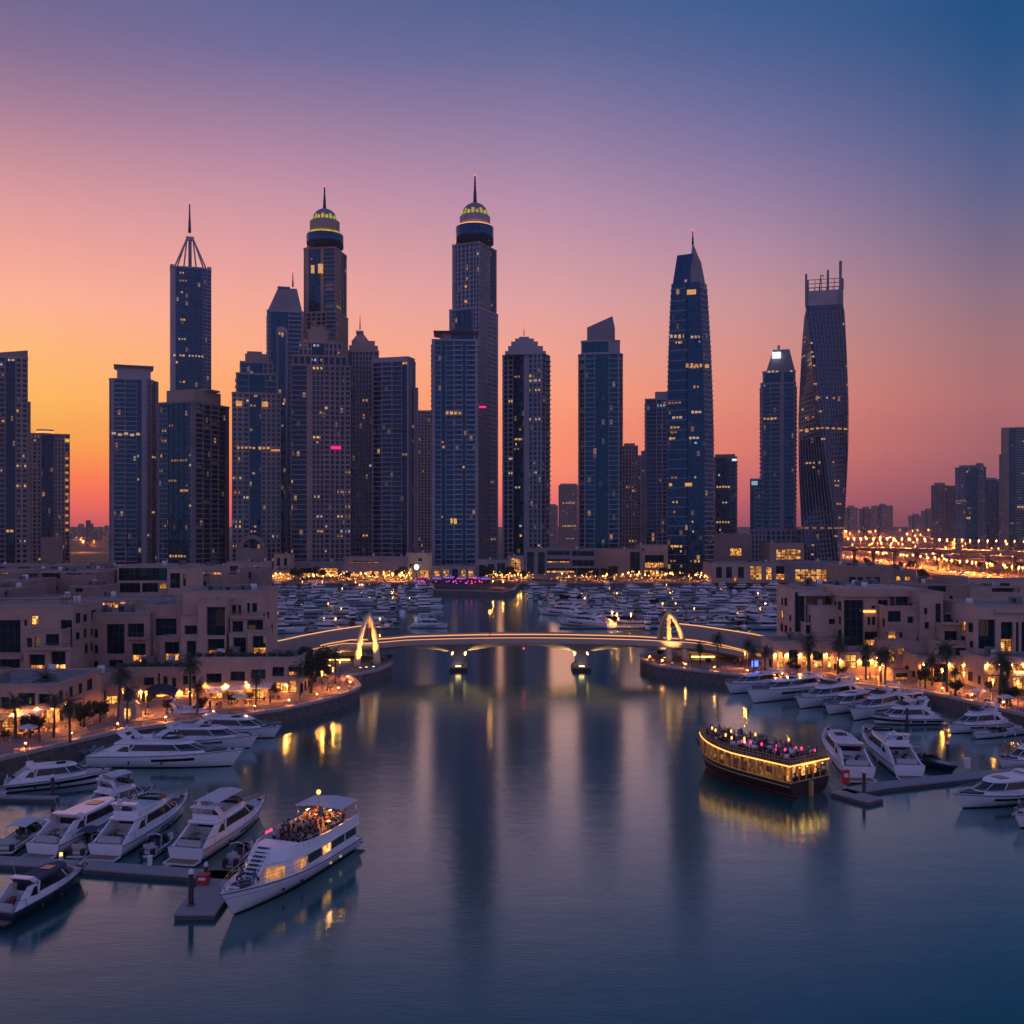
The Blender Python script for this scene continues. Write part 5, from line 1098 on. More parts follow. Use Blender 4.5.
# ------------------------------------------------------------------ boats (local: +x bow, origin at the waterline)
def hull_rings(L, B, fs, fb, ns=15, stern=.9, rake=.09, full=2.3):
    out=[]
    for i in range(ns):
        t=i/(ns-1); w=B/2*((stern+(1-stern)*min(1,t/.4)) if t<.4 else max(0.0,1-((t-.4)/.6)**full)); w=max(w,.03)
        sz=fs+(fb-fs)*t**1.7; x=-L/2+L*t
        def X(f): return x - rake*L*(1-f)*max(0,(t-.45)/.55)**1.3
        kz=-.5+.5*max(0,(t-.75)/.25)
        out.append([(X(0),0,kz),(X(.15),w*.72*(1-.35*t),.17),(X(.45),w*.90-.12*w*t,sz*.42),(X(.75),w*.97,sz*.74),(X(1),w,sz)])
    return out
def build_hull(parent, L, B, fs, fb, mats=('gelcoat','gelcoat','antifoul'), deck='gelcoat', stripe=False, low=False, **kw):
    hr=hull_rings(L,B,fs,fb,9 if low else 15,**kw); b=MB()
    rings=[[p for p in r[::-1]]+[(q[0],-q[1],q[2]) for q in r[1:]] for r in hr]     # port sheer ... keel ... starboard sheer
    mis=[0,1 if stripe else 0,0,2,2,0,1 if stripe else 0,0]
    b.loft([r for r in rings],0,False,(False,False),True,mis)
    n=len(rings[0]); b.add(rings[0],[tuple(range(n))],0)
    h=b.build('hull',list(mats),parent)
    d=MB(); dz=.12
    for r0,r1 in zip(hr,hr[1:]):
        a,c=r0[-1],r1[-1]; d.add([(a[0],a[1]*.97,a[2]-dz),(c[0],c[1]*.97,c[2]-dz),(c[0],-c[1]*.97,c[2]-dz),(a[0],-a[1]*.97,a[2]-dz)],[(0,3,2,1)],0)
        for s in (1,-1):
            d.add([(a[0],s*a[1],a[2]),(c[0],s*c[1],c[2]),(c[0],s*c[1]*.95,c[2]+.02),(a[0],s*a[1]*.95,a[2]+.02),(c[0],s*c[1]*.95,c[2]-dz),(a[0],s*a[1]*.95,a[2]-dz)],[(0,1,2,3),(3,2,4,5)],1)
    d.build('deck',[deck,mats[0]],parent)
    if not low:
        d=MB()
        for s in (1,-1): d.tube([(r[-1][0],s*(r[-1][1]+.02),r[-1][2]-.14) for r in hr],.05,4)
        d.build('rub_rail','pile_black',parent)
    return h,hr
def plan(xa, xf, w, z, wa=None, n=9, pw=2.2, xr=None):     # ring: flat stern, rounded bow
    wa=w if wa is None else wa; pts=[(xa,-wa,z)]
    xm=xa+(xf-xa)*.45; xr=xr or 0
    pts.append((xm,-w,z))
    for i in range(1,n):
        a=math.pi*i/n - math.pi/2; pts.append((xm+(xf-xm)*abs(math.cos(a))**(2/pw), w*math.copysign(abs(math.sin(a))**(2/pw),math.sin(a)), z))
    pts += [(xm,w,z),(xa,wa,z)]
    return pts
def tier(parent, rings, mat_='gelcoat', name='cabin', caps=(True,True)):
    b=MB(); b.loft(rings,0,True,caps,False); return b.build(name,mat_,parent)
def rail(parent, hr, t0, h=.75, name='rail', step=1):
    b=MB(); k0=int(t0*len(hr))
    for s in (1,-1):
        top=[(r[-1][0]-.1,s*max(0,r[-1][1]-.12),r[-1][2]+h) for r in hr[k0:]]; b.tube(top,.03,4)
        b.tube([(p[0],p[1],p[2]-h*.45) for p in top],.018,4)
        for p in top[::step]: b.tube([p,(p[0],p[1],p[2]-h)],.025,4)
    b.build(name,'chrome',parent)
def seat(parent, x, y, z, sx, sy, m='cushion', back=None):
    b=MB(); b.box(x-sx/2,x+sx/2,y-sy/2,y+sy/2,z,z+.42)
    if back=='aft': b.box(x-sx/2-.18,x-sx/2,y-sy/2,y+sy/2,z+.1,z+.85)
    if back=='fwd': b.box(x+sx/2,x+sx/2+.18,y-sy/2,y+sy/2,z+.1,z+.85)
    return b.build('seat',m,parent)
def motor_yacht(name, label, cat, L, B, style='fly', hullm='gelcoat', stripe=None, canopy=None, roofm='gelcoat', lit=False, seed=0, group=None):
    rd=random.Random(seed); t=thing(name,label,cat,group=group)
    fs,fb=.085*L*.75+.45,.12*L*.72+.75
    if style=='open': fs,fb=.9,1.25
    h,hr=build_hull(t,L,B,fs,fb,(hullm,stripe or hullm,'antifoul'),stripe=bool(stripe))
    # swim platform
    b=MB(); b.box(-L/2-.075*L,-L/2+.02,-B*.40,B*.40,.32,.5); b.box(-L/2-.07*L,-L/2,-B*.36,B*.36,.5,.53,1); b.build('swim_platform',[hullm,'teak'],t)
    if style!='open':
        for s in (1,-1):                # hull windows: dark slashes proud of the topsides
            i0=int(len(hr)*.42); b=MB(); 
            for r0,r1 in zip(hr[i0:i0+4],hr[i0+1:i0+5]):
                P=lambda r,f:(Vector(r[2]).lerp(Vector(r[3]),f))
                q=[P(r0,.25),P(r1,.35),P(r1,.95),P(r0,.95)]; b.add([(v.x,s*(v.y+.035),v.z) for v in q],[(0,1,2,3) if s<0 else (3,2,1,0)])
            b.build('window','tinted',t)
    z0=fs-.1
    if style in('fly','express','hardtop'):
        zc=fs+.12*(fb-fs); w=B*.40; hh=1.95 if L>12 else 1.6
        xa=-L*.22; xf=L*.20 if style!='express' else L*.24
        tier(t,[plan(xa,xf+.10*L,w,zc-.2),plan(xa,xf+.085*L,w*.97,zc+hh*.36)],'gelcoat','cabin',(False,True))
        tier(t,[plan(xa+.02*L,xf+.08*L,w*.955,zc+hh*.36),plan(xa+.02*L,xf-.035*L,w*.84,zc+hh*.86)],'tinted','window',(False,False))
        b=MB()                            # pillars over the glass
        for s in(1,-1):
            b.tube([(xa+.05,s*w*.965,zc+hh*.3),(xa+.03*L,s*w*.86,zc+hh*.9)],.12,5)
            b.tube([(xf*.55,s*w*.975,zc+hh*.34),(xf*.3,s*w*.86,zc+hh*.88)],.07,5)
            b.tube([(xf+.05*L,s*w*.5,zc+hh*.34),(xf-.06*L,s*w*.42,zc+hh*.88)],.05,5)
        b.build('pillar','gelcoat',t)
        ro=tier(t,[plan(xa-.10*L if style=='fly' else xa-.03*L,xf-.02*L,w*.90,zc+hh*.86),plan(xa-.105*L if style=='fly' else xa-.04*L,xf-.035*L,w*.93,zc+hh*.97),plan(xa-.10*L if style=='fly' else xa-.03*L,xf-.06*L,w*.85,zc+hh*1.05)],roofm,'roof')
        # cockpit
        b=MB(); b.box(-L*.46,xa,-B*.36,B*.36,z0-.05,z0+.03); b.build('cockpit','teak',t)
        seat(t,-L*.44,0,z0,.7,B*.6,'cushion','aft'); seat(t,-L*.33,-B*.2,z0,.9,.7,'cushion')
        b=MB(); b.box(-L*.36,-L*.30,B*.05,B*.22,z0+.65,z0+.7); b.cyl(-L*.33,B*.13,z0,z0+.65,.06,n=6); b.build('table','teak',t)
        b=MB(); b.add([(xa+.02,-w*.8,z0),(xa+.02,w*.8,z0),(xa+.02,w*.8,zc+hh*.8),(xa+.02,-w*.8,zc+hh*.8)],[(0,3,2,1)]); b.build('cabin_door','room_glow' if lit else 'tinted',t)
        for s in(1,-1):                   # cockpit side wings
            b=MB(); b.add([(-L*.47,s*B*.42,fs),(xa,s*B*.42,fs),(xa,s*w*.9,zc+hh*.86),(xa-.09*L,s*w*.88,zc+hh*.86),(-L*.47,s*B*.36,fs),(xa,s*B*.36,fs),(xa,s*w*.8,zc+hh*.86),(xa-.09*L,s*w*.78,zc+hh*.86)],[(0,1,2,3),(7,6,5,4),(0,3,7,4),(1,5,6,2),(0,4,5,1)]); o_=b.build('side_wing','gelcoat',t)
            A,Bq,Cq,Dq=[Vector(v) for v in b.v[:4]]; P_=lambda u,v:A.lerp(Bq,u).lerp(Dq.lerp(Cq,u),v)+Vector((0,s*.035,.01)); b=MB(); b.add([P_(.52,.42),P_(.97,.36),P_(.95,.84),P_(.66,.84)],[(0,1,2,3)]); b.build('window','tinted',t)
        # foredeck sunpad and hatches
        xd=L*.33; zd=fs+(fb-fs)*.83**1.7
        b=MB(); b.prism([(xd-.08*L,-w*.5),(xd+.05*L,-w*.36),(xd+.05*L,w*.36),(xd-.08*L,w*.5)],zd-.2,zd+.16); b.build('sun_pad','cushion' if seed%2 else 'cushion_dark',t)
        b=MB(); b.box(L*.41,L*.435,-.25,.25,zd,zd+.28); b.build('hatch','tinted',t)
        rail(t,hr,.5,.7,'rail',2)
        for k in range(5):
            b=MB(); x=rd.uniform(-L*.45,-L*.24); y=rd.uniform(-B*.3,B*.3); b.box(x-.25,x+.25,y-.2,y+.2,z0+.03,z0+.03+rd.uniform(.15,.75)); b.build('cushion',rd.choice(('cushion','cushion_dark','canvas_navy','cloth_2','teak')),t)
        b=MB()
        for s in(1,-1):
            b.tube([(-L*.49,s*B*.40,fs),(-L*.49,s*B*.40,fs+.8),(-L*.36,s*B*.43,fs+.8),(-L*.36,s*B*.43,fs)],.03,4)
        b.build('stern_rail','chrome',t)
        b=MB(); b.tube([(L*.455,-.12,zd+.1),(L*.5,-.1,zd+.18),(L*.515,0,zd-.25)],.06,5); b.build('anchor','chrome',t)
        if style=='fly':
            zf=zc+hh*1.05; tier(t,[plan(xa-.06*L,xf-.10*L,w*.80,zf-.05),plan(xa-.06*L,xf-.07*L,w*.86,zf+.55),plan(xa-.055*L,xf-.09*L,w*.80,zf+.56),plan(xa-.05*L,xf-.12*L,w*.74,zf+.05)],'gelcoat','flybridge',(False,True))
            tier(t,[plan(xf-.22*L,xf-.085*L,w*.80,zf+.55),plan(xf-.22*L,xf-.13*L,w*.72,zf+.95)],'tinted','windscreen',(False,False))
            for k in range(3): seat(t,xa+.02*L+k*.055*L,rd.choice((-1,1))*w*.4,zf,.8,.75,'cushion' if k else 'cushion_dark','aft')
            b=MB()
            for s in(1,-1): b.loft([[(xa-.02*L+dx-lean,s*(w*.86-i2*.12)+th,zf+z) for dx,th in ((0,-.06),(.05*L,-.06),(.05*L,.06),(0,.06))] for i2,(z,lean) in enumerate(((-.1,0),(.9,.04*L),(1.55,.075*L)))])
            b.loft([[(xa-.095*L+dx,yy,zf+1.5+dz) for dx,dz in ((0,0),(.055*L,0),(.05*L,.16),(0,.16))] for yy in (-w*.8,w*.8)]); b.build('radar_arch','gelcoat',t)
            b=MB(); b.lathe(xa-.07*L,w*.35,[(.02,zf+1.66),(.3,zf+1.72),(.3,zf+1.95),(.16,zf+2.16),(.02,zf+2.2)],10); b.build('radome','cap_white',t)
            b=MB(); b.tube([(xa-.06*L,-w*.3,zf+1.6),(xa-.09*L,-w*.3,zf+3.6)],.025,4); b.tube([(xa-.06*L,w*.7,zf+1.6),(xa-.1*L,w*.72,zf+3.1)],.02,4); b.build('antenna','cap_white',t)
            if canopy:
                b=MB(); b.loft([[(x,-w*.8,zf+2.0),(x,0,zf+2.18),(x,w*.8,zf+2.0),(x,w*.8,zf+2.06),(x,0,zf+2.25),(x,-w*.8,zf+2.06)] for x in (xa-.05*L,xf-.16*L)],0)
                for x in (xa,xf-.18*L):
                    for s in(1,-1): b.tube([(x,s*w*.76,zf+.4),(x,s*w*.76,zf+2.05)],.035,4,1)
                b.build('hardtop',[canopy,'chrome'],t)
        else:
            b=MB()
            for s in(1,-1): b.loft([[(xa-.03*L+dx+l,s*(w*.9-k*.1)+th,zc+hh*.95+z) for dx,th in ((0,-.05),(.06*L,-.05),(.06*L,.05),(0,.05))] for k,(z,l) in enumerate(((-.1,0),(.5,-.05*L)))])
            b.loft([[(xa-.08*L+dx,yy,zc+hh*.95+.45+dz) for dx,dz in ((0,0),(.06*L,0),(.06*L,.12),(0,.12))] for yy in (-w*.85,w*.85)]); b.build('radar_arch','gelcoat',t)
            b=MB(); b.tube([(xa-.05*L,w*.5,zc+hh+.5),(xa-.09*L,w*.55,zc+hh+2.3)],.025,4); b.build('antenna','cap_white',t)
            b=MB(); b.box(-.02*L,.07*L,-w*.42,w*.42,zc+hh*1.045,zc+hh*1.085); b.build('sunroof','tinted',t)
    elif style=='open':
        w=B*.4; tier(t,[plan(-L*.02,L*.22,w*.92,fs-.05),plan(-L*.02,L*.15,w*.74,fs+.75)],'tinted','windscreen',(False,False))
        b=MB(); b.box(-L*.44,L*.05,-w*.86,w*.86,fs-.14,fs-.06); b.build('cockpit','teak',t)
        seat(t,-L*.40,0,fs-.1,.8,B*.6,'cushion','aft'); seat(t,-L*.08,-w*.4,fs-.1,.6,.6,'cushion_dark','aft'); seat(t,-L*.08,w*.4,fs-.1,.6,.6,'cushion_dark','aft'); seat(t,-L*.22,w*.5,fs-.1,1.6,.6,'cushion')
        b=MB(); b.prism([(L*.18,-w*.5),(L*.34,-w*.34),(L*.34,w*.34),(L*.18,w*.5)],fs+.15,fs+.36); b.build('sun_pad','cushion',t)
        if canopy:
            b=MB(); b.loft([[(x,-w*.95,fs+1.55),(x,0,fs+1.75),(x,w*.95,fs+1.55),(x,w*.95,fs+1.6),(x,0,fs+1.81),(x,-w*.95,fs+1.6)] for x in (-L*.28,L*.04)],0)
            for x in (-L*.26,L*.02):
                for s in(1,-1): b.tube([(x,s*w*.93,fs),(x,s*w*.93,fs+1.6)],.03,4,1)
            b.build('canopy',[canopy,'chrome'],t)
        else:
            b=MB()
            for s in(1,-1): b.tube([(-L*.3,s*w,fs),(-L*.24,s*w*.95,fs+1.4),(-L*.22,0,fs+1.6)],.06,5)
            b.build('radar_arch','gelcoat',t)
        b=MB(); 
        for s in (-.3,.3): b.box(-L*.5-.55,-L*.5-.05,s*B-.22,s*B+.22,.25,1.25); b.cyl(-L*.5-.3,s*B,-.4,.25,.1,n=6)
        b.build('outboard_motor','frame_dark',t); rail(t,hr,.6,.45,'rail',2)
    for s in (1,-1):                      # fenders hang inside the boat's own outline
        for f in (.3,.48):
            r=hr[int(f*len(hr))][-1]; b=MB(); b.ball(r[0],s*(r[1]+.14),r[2]*.5,.16,0,8,6,2.2); b.build('fender','cap_white' if s>0 else 'pile_black',t)
    return t
def moor(t, p_stern, p_bow):
    a,c=g(*p_stern),g(*p_bow); d=c-a; t.location=(a+c)/2; t.location.z=0; t.rotation_euler=(0,0,math.atan2(d.y,d.x)); return d.length
def yacht(label, stern, bow, style, B=None, name='motor_yacht', cat='yacht', **kw):
    L=(g(*bow)-g(*stern)).length*1.06; t=motor_yacht(name,label,cat,L,B or L*.235+.6,style,**kw); moor(t,stern,bow); return t
# left bank
yacht('white cruiser with a broad black hull band, berthed alone at the left',(7,791),(108,781),'hardtop',4.6,stripe='gelcoat_navy',seed=1,canopy=None)
yacht('longest white flybridge yacht beside the left quay, bow to the right, nearest of four',(97,765),(240,766),'fly',6.0,seed=2)
yacht('white express yacht just behind the longest flybridge yacht, second of four',(150,747),(256,748),'express',5.4,seed=3)
yacht('low white yacht near the left quay wall, third of four, bow below lamp reflections',(190,735),(279,738),'express',5.2,seed=4)
yacht('innermost white yacht against the left quay wall, mostly hidden by three others',(160,728),(232,727.5),'fly',4.8,seed=5,stripe='gelcoat_grey')
yacht('small open white boat at the left end of the dock row, stern to the dock',(6,853),(48,826),'open',3.4,seed=6,canopy='canvas_white',name='motor_boat',cat='boat')
yacht('white express yacht second from left in the dock row, cockpit open to the dock',(45,857),(134,813),'express',4.9,seed=7)
yacht('white flybridge yacht in the middle of the left dock row with lit looking cockpit seats',(108,858),(186,812),'fly',5.0,seed=8)
yacht('white hardtop flybridge yacht ending the left dock row beside the party yacht',(188,862),(263,815),'fly',5.1,seed=9,canopy='canvas_white')
yacht('flybridge yacht lying behind the left dock row, only its top showing',(92,816),(152,797.5),'fly',4.6,seed=10,canopy='canvas_white')
yacht('sleek blue black motor boat with navy roof, alone at lower left',(3,924),(84,880),'express',3.5,hullm='gelcoat_navy',roofm='canvas_navy',seed=11,name='motor_boat',cat='boat')
yacht('small tender with dark cover between the cruiser and the longest flybridge yacht',(70,757),(99,752),'open',2.6,hullm='gelcoat_grey',canopy='canvas_navy',seed=12,name='motor_boat',cat='boat')
yacht('grey tender half out of frame at the far left dock',(-26,803),(6,800),'open',3.0,seed=13,name='motor_boat',cat='boat')
yacht('tiny open tender squeezed between two flybridge yachts of the left dock row',(149,858),(172,842),'open',2.3,seed=14,name='motor_boat',cat='boat')
yacht('tiny grey tender beside the party yacht at the end of the left dock row',(232,868),(252,850),'open',2.2,hullm='gelcoat_grey',seed=15,name='motor_boat',cat='boat')
yacht('small white motor boat between the express yachts, second slot of the left dock row',(78,858),(104,838),'open',2.6,canopy='canvas_navy',seed=16,name='motor_boat',cat='boat')
# right bank
yacht('white yacht farthest left in the right quay row, small pale bow',(790,685.5),(727,694.5),'express',5.4,seed=21)
yacht('large white express yacht second in the right quay row, tall blank bow',(830,691),(749,704),'express',6.6,seed=22)
yacht('white flybridge yacht third in the right quay row',(858,698),(797,709.5),'fly',5.8,seed=23)
yacht('white yacht fourth in the right quay row with dark cabin sides',(878,705),(826,715.5),'express',4.8,seed=24)
yacht('small white yacht fifth in the right quay row, tucked beside the dark hulled one',(905,708),(851,721.5),'fly',5.0,seed=25)
yacht('cruiser with black hull band and white flybridge in the right quay row',(936,723),(872,724),'fly',5.4,stripe='gelcoat_navy',seed=26)
yacht('white flybridge yacht with tan cabin interior near the right quay steps',(1003,728),(948,734),'fly',4.2,seed=27,lit=False)
yacht('little open white boat lying off the right quay wall',(1020,733.5),(974,739.5),'open',3.0,seed=28,name='motor_boat',cat='boat')
yacht('white sport yacht beside the dhow, stern to the pontoon, left of a pair',(858,780),(827,744),'express',5.6,seed=29)
yacht('white flybridge yacht with twin masts at the pontoon, right of a pair',(908,778),(864,743),'fly',5.4,seed=30)
yacht('dark blue hulled speedboat nosing towards the right pontoon',(902,757),(956,773.5),'open',3.2,hullm='gelcoat_navy',seed=31,name='motor_boat',cat='boat')
yacht('large white hardtop yacht cut by the right edge, navy windscreen',(1046,797),(957,809),'hardtop',5.6,seed=32)
yacht('white bow entering the picture low at the right edge',(1090,815),(1016,829),'express',5.0,seed=33)
yacht('white boat half hidden behind the hardtop yacht at the right edge',(1062,764),(999,769),'fly',4.4,seed=34)
yacht('small white yacht squeezed behind the black banded cruiser',(925,703),(895,708),'express',4.0,seed=35)

# ------------------------------------------------------------------ docks and piles
def dock(label, pts, w, z=.62):
    o=Vector((pts[0][0],pts[0][1],0)); t=thing('pontoon',label,'dock',tuple(o)); b=MB(); P=[Vector((p[0],p[1],0))-o for p in pts]; rg=[]
    for i,p in enumerate(P):
        d=(P[min(i+1,len(P)-1)]-P[max(i-1,0)]).normalized(); n=Vector((-d.y,d.x,0))*w/2; rg.append((p-n,p+n))
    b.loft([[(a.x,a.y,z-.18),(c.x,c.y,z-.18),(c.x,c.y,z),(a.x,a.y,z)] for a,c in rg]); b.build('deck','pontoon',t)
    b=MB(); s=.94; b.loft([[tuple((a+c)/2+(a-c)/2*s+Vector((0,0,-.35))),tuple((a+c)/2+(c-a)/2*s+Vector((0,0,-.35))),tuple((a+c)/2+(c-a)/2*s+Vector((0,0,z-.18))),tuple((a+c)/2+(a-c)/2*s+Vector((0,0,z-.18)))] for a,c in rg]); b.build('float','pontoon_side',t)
    return t
dock('long grey pontoon crossing the lower left corner in front of the moored row',[g(-60,856.5,.62),g(60,863,.62),g(236,875.5,.62)],2.6)
dock('short grey finger pontoon with a pile beside the party yacht bow',[g(194,914,.62),g(228,870,.62)],4.2)
dock('little pontoon beside the black banded cruiser at left',[g(-20,796,.62),g(57,797,.62)],1.6)
dock('grey pontoon stretching from the dhow to the right edge yachts',[g(846,791,.62),g(880,785,.62),g(1010,771,.62),g(1090,764,.62)],3.2)
dock('broad end float of the right pontoon carrying the red bin',[g(838,790,.62),g(876,800,.62)],3.6)
dock('thin pontoon finger among the quay yachts at the right edge',[g(1003,758,.62),g(1060,757,.62)],1.3)
def pile(label, px, py, h, r=.28, zb=0):
    p=g(px,py,zb); t=thing('mooring_pile',label,'pile',tuple(p)); b=MB(); b.cyl(0,0,-3,h,r,r,14); b.build('post','pile_black',t); b=MB(); b.lathe(0,0,[(r*1.12,h-.04),(r*1.12,h+.12),(r*.8,h+.34),(.03,h+.52)],14); b.build('cap','cap_white',t); b=MB(); b.lathe(0,0,[(r*1.5,.66),(r*1.5,.8),(r*1.05,.8),(r*1.05,.66)],14); b.build('collar','rail_metal',t)
pile('black pile with white pointed cap on the finger pontoon by the party yacht',191,911,3.9)
pile('small dark pile with white cap in front of the black banded cruiser',52.5,797,2.9)
pile('dark pile with pale cap on the end float near the red bin',864,797,3.6,.26)
pile('dark pile with pale cap standing alone beyond the right pontoon',947.5,768,4.0,.26)
pile('dark pile beside the white hulled cruiser in the right quay row',907,727,3.8,.26)
pile('short dark pile behind the party yacht bow on the long pontoon',206,884,2.0,.22)
def bin_(label,px,py,z,m,h=2.0,w=1.0):
    t=thing('service_cabinet',label,'cabinet',tuple(g(px,py,z))); b=MB(); b.box(-w/2,w/2,-w*.35,w*.35,.06,h); b.build('body',m,t); b=MB(); b.box(-w/2-.06,w/2+.06,-w*.35-.06,w*.35+.06,h,h+.1); b.build('lid',m,t); b=MB(); b.box(-w*.3,w*.3,-w*.35-.03,-w*.35,h*.55,h*.85); b.build('panel','cap_white',t)
bin_('red service cabinet on the end of the right pontoon',845.5,784,.62,'bin_red'); bin_('white service cabinet halfway along the right pontoon',967,768.5,.62,'cap_white',1.6,.9); bin_('red locker on the finger pontoon behind the black pile',203,884,.62,'bin_red',1.0,1.3); bin_('small white pedestal in the middle of the left dock',150,866,.62,'cap_white',1.1,.45)
t=thing('dock_lantern','small lit box lantern on the left dock between two yachts','lantern',tuple(g(61,860,.62))); b=MB(); b.box(-.2,.2,-.2,.2,0,.5); b.build('base','cap_white',t); b=MB(); b.cyl(0,0,.5,.85,.2,.2,8); b.build('lens','lamp_far',t)

# ------------------------------------------------------------------ people
def skin_mesh(verts, edges, radii, name, m, root=0):
    me=bpy.data.meshes.new(name); me.from_pydata(verts,edges,[]); o=bpy.data.objects.new(name,me); COL.objects.link(o)
    md=o.modifiers.new('skin','SKIN'); md.use_smooth_shade=True
    for i,r in enumerate(radii): me.skin_vertices[0].data[i].radius=(r,r) if not isinstance(r,tuple) else r
    for i in range(len(verts)): me.skin_vertices[0].data[i].use_root=(i==root)
    o.modifiers.new('sub','SUBSURF').levels=1
    dg=bpy.context.evaluated_depsgraph_get(); ne=bpy.data.meshes.new_from_object(o.evaluated_get(dg)); ne.name=name
    ne.materials.clear(); ne.materials.append(MATS[m]); bpy.data.objects.remove(o); 
    q=bpy.data.objects.new(name,ne); COL.objects.link(q); return q
def make_person(pose, shirt, trou):
    t=thing('person','person','person')
    arm={'stand':((.25,.03,1.12),(.27,-.05,.88),(-.25,.03,1.12),(-.27,-.05,.88)),'raise':((.27,-.06,1.22),(.22,-.28,1.38),(-.3,0,1.6),(-.26,-.03,1.88)),'drink':((.27,.02,1.14),(.14,-.26,1.2),(-.26,.04,1.14),(-.2,-.2,1.02)),'sit':((.25,-.06,.78),(.17,-.3,.66),(-.25,-.06,.78),(-.17,-.3,.66))}[pose]
    dz=-.42 if pose=='sit' else 0
    H=lambda z: z+dz
    v=[(0,0,H(.95)),(0,.01,H(1.15)),(0,.02,H(1.38)),(0,.01,H(1.5)),(0,-.01,H(1.6)),(0,-.01,H(1.7)),(.19,.02,H(1.42)),arm[0],arm[1],(-.19,.02,H(1.42)),arm[2],arm[3]]
    if pose=='sit': v+=[(.1,-.02,.5),(.12,-.45,.5),(.12,-.47,.08),(.12,-.6,.04),(-.1,-.02,.5),(-.12,-.45,.5),(-.12,-.47,.08),(-.12,-.6,.04)]
    else: v+=[(.1,0,.9),(.11,-.02,.5),(.12,.03,.08),(.12,-.13,.04),(-.1,0,.9),(-.11,-.04,.5),(-.12,.01,.08),(-.12,-.15,.04)]
    e=[(0,1),(1,2),(2,3),(3,4),(4,5),(2,6),(6,7),(7,8),(2,9),(9,10),(10,11),(0,12),(12,13),(13,14),(14,15),(0,16),(16,17),(17,18),(18,19)]
    r=[.15,.14,.16,.055,.1,.075,.07,.05,.04,.07,.05,.04,.095,.065,.045,.04,.095,.065,.045,.04]
    q=skin_mesh(v,e,r,'body','skin'); q.parent=t
    q=skin_mesh([v[0],v[1],v[2],v[6],v[7],v[9],v[10],(0,.02,H(1.44))],[(0,1),(1,2),(2,3),(3,4),(2,5),(5,6),(2,7)],[.165,.16,.175,.088,.066,.088,.066,.085],'shirt','cloth_%d'%shirt); q.parent=t
    q=skin_mesh([v[0],v[12],v[13],v[14],v[16],v[17],v[18]],[(0,1),(1,2),(2,3),(0,4),(4,5),(5,6)],[.168,.112,.082,.062,.112,.082,.062],'trousers','trouser_%d'%trou); q.parent=t
    b=MB(); b.lathe(0,.02,[(.105,H(1.6)),(.118,H(1.66)),(.1,H(1.74)),(.05,H(1.785)),(.01,H(1.79))],9); b.build('hair','hair',t)
    return t
PEOPLE=[make_person(*a) for a in (('stand',0,0),('raise',1,1),('drink',2,0),('stand',3,1),('drink',4,2),('raise',5,0),('drink',0,1),('stand',2,1))]
SEATED=[make_person(*a) for a in (('sit',0,0),('sit',3,1),('sit',1,2))]
def mark(o): return o

# ------------------------------------------------------------------ party yacht
py_t=thing('party_yacht','white three deck party yacht with lit windows and a crowded open top deck, lower left','yacht')
L,B=24.8,7.0
h,hr=build_hull(py_t,L,B,1.75,3.0,('gelcoat','gelcoat','antifoul'),full=2.5,rake=.10,stern=.92)
rail(py_t,hr,.55,.85,'bow_rail')
b=MB(); b.box(-L/2-1.4,-L/2+.05,-B*.42,B*.42,.4,.62); b.box(-L/2-1.35,-L/2,-B*.40,B*.40,.62,.65,1); b.build('swim_platform',['gelcoat','teak'],py_t)
b=MB()
for r0,r1 in zip(hr,hr[1:]):
    for s in(1,-1):
        a,c=r0[3],r1[3]; q=[(a[0],s*(a[1]+.06),a[2]-.05),(c[0],s*(c[1]+.06),c[2]-.05),(c[0],s*(c[1]+.06),c[2]+.07),(a[0],s*(a[1]+.06),a[2]+.07)]; b.add(q,[(0,1,2,3)])
b.build('rub_rail','gelcoat_grey',py_t)
W=B*.44
tier(py_t,[plan(-L*.44,L*.235,W,1.5),plan(-L*.44,L*.23,W,2.35)],'gelcoat','house_lower',(False,True))
tier(py_t,[plan(-L*.44,L*.23,W*.985,2.35),plan(-L*.44,L*.205,W*.97,3.45)],'gelcoat','house_wall',(False,True))
for s in (1,-1):
    for k,(xa,xb,m,sl) in enumerate(((-11.0,-8.4,'tinted',0),(-8.1,-5.0,'tinted',0),(-4.8,-2.9,'room_glow',0),(-2.7,.2,'tinted',0),(.4,2.1,'win_amber',.6))):
        b=MB(); y=s*(W*.985+.03); b.add([(xa+sl,y,2.45),(xb,y-.0,2.45),(xb-sl*.5,y-s*.03,3.4),(xa,y-s*.03,3.4)],[(0,1,2,3) if s<0 else (3,2,1,0)]); b.build('window',m,py_t)
    for x in (-7,-4.6,1.5,4.5): b=MB(); i=min(range(len(hr)),key=lambda q:abs(hr[q][2][0]-x)); b.ball(x,s*(hr[i][2][1]+.16),1.0,.17,0,8,5); b.build('porthole','win_pale' if x in(-7,-4.6) else 'tinted',py_t)
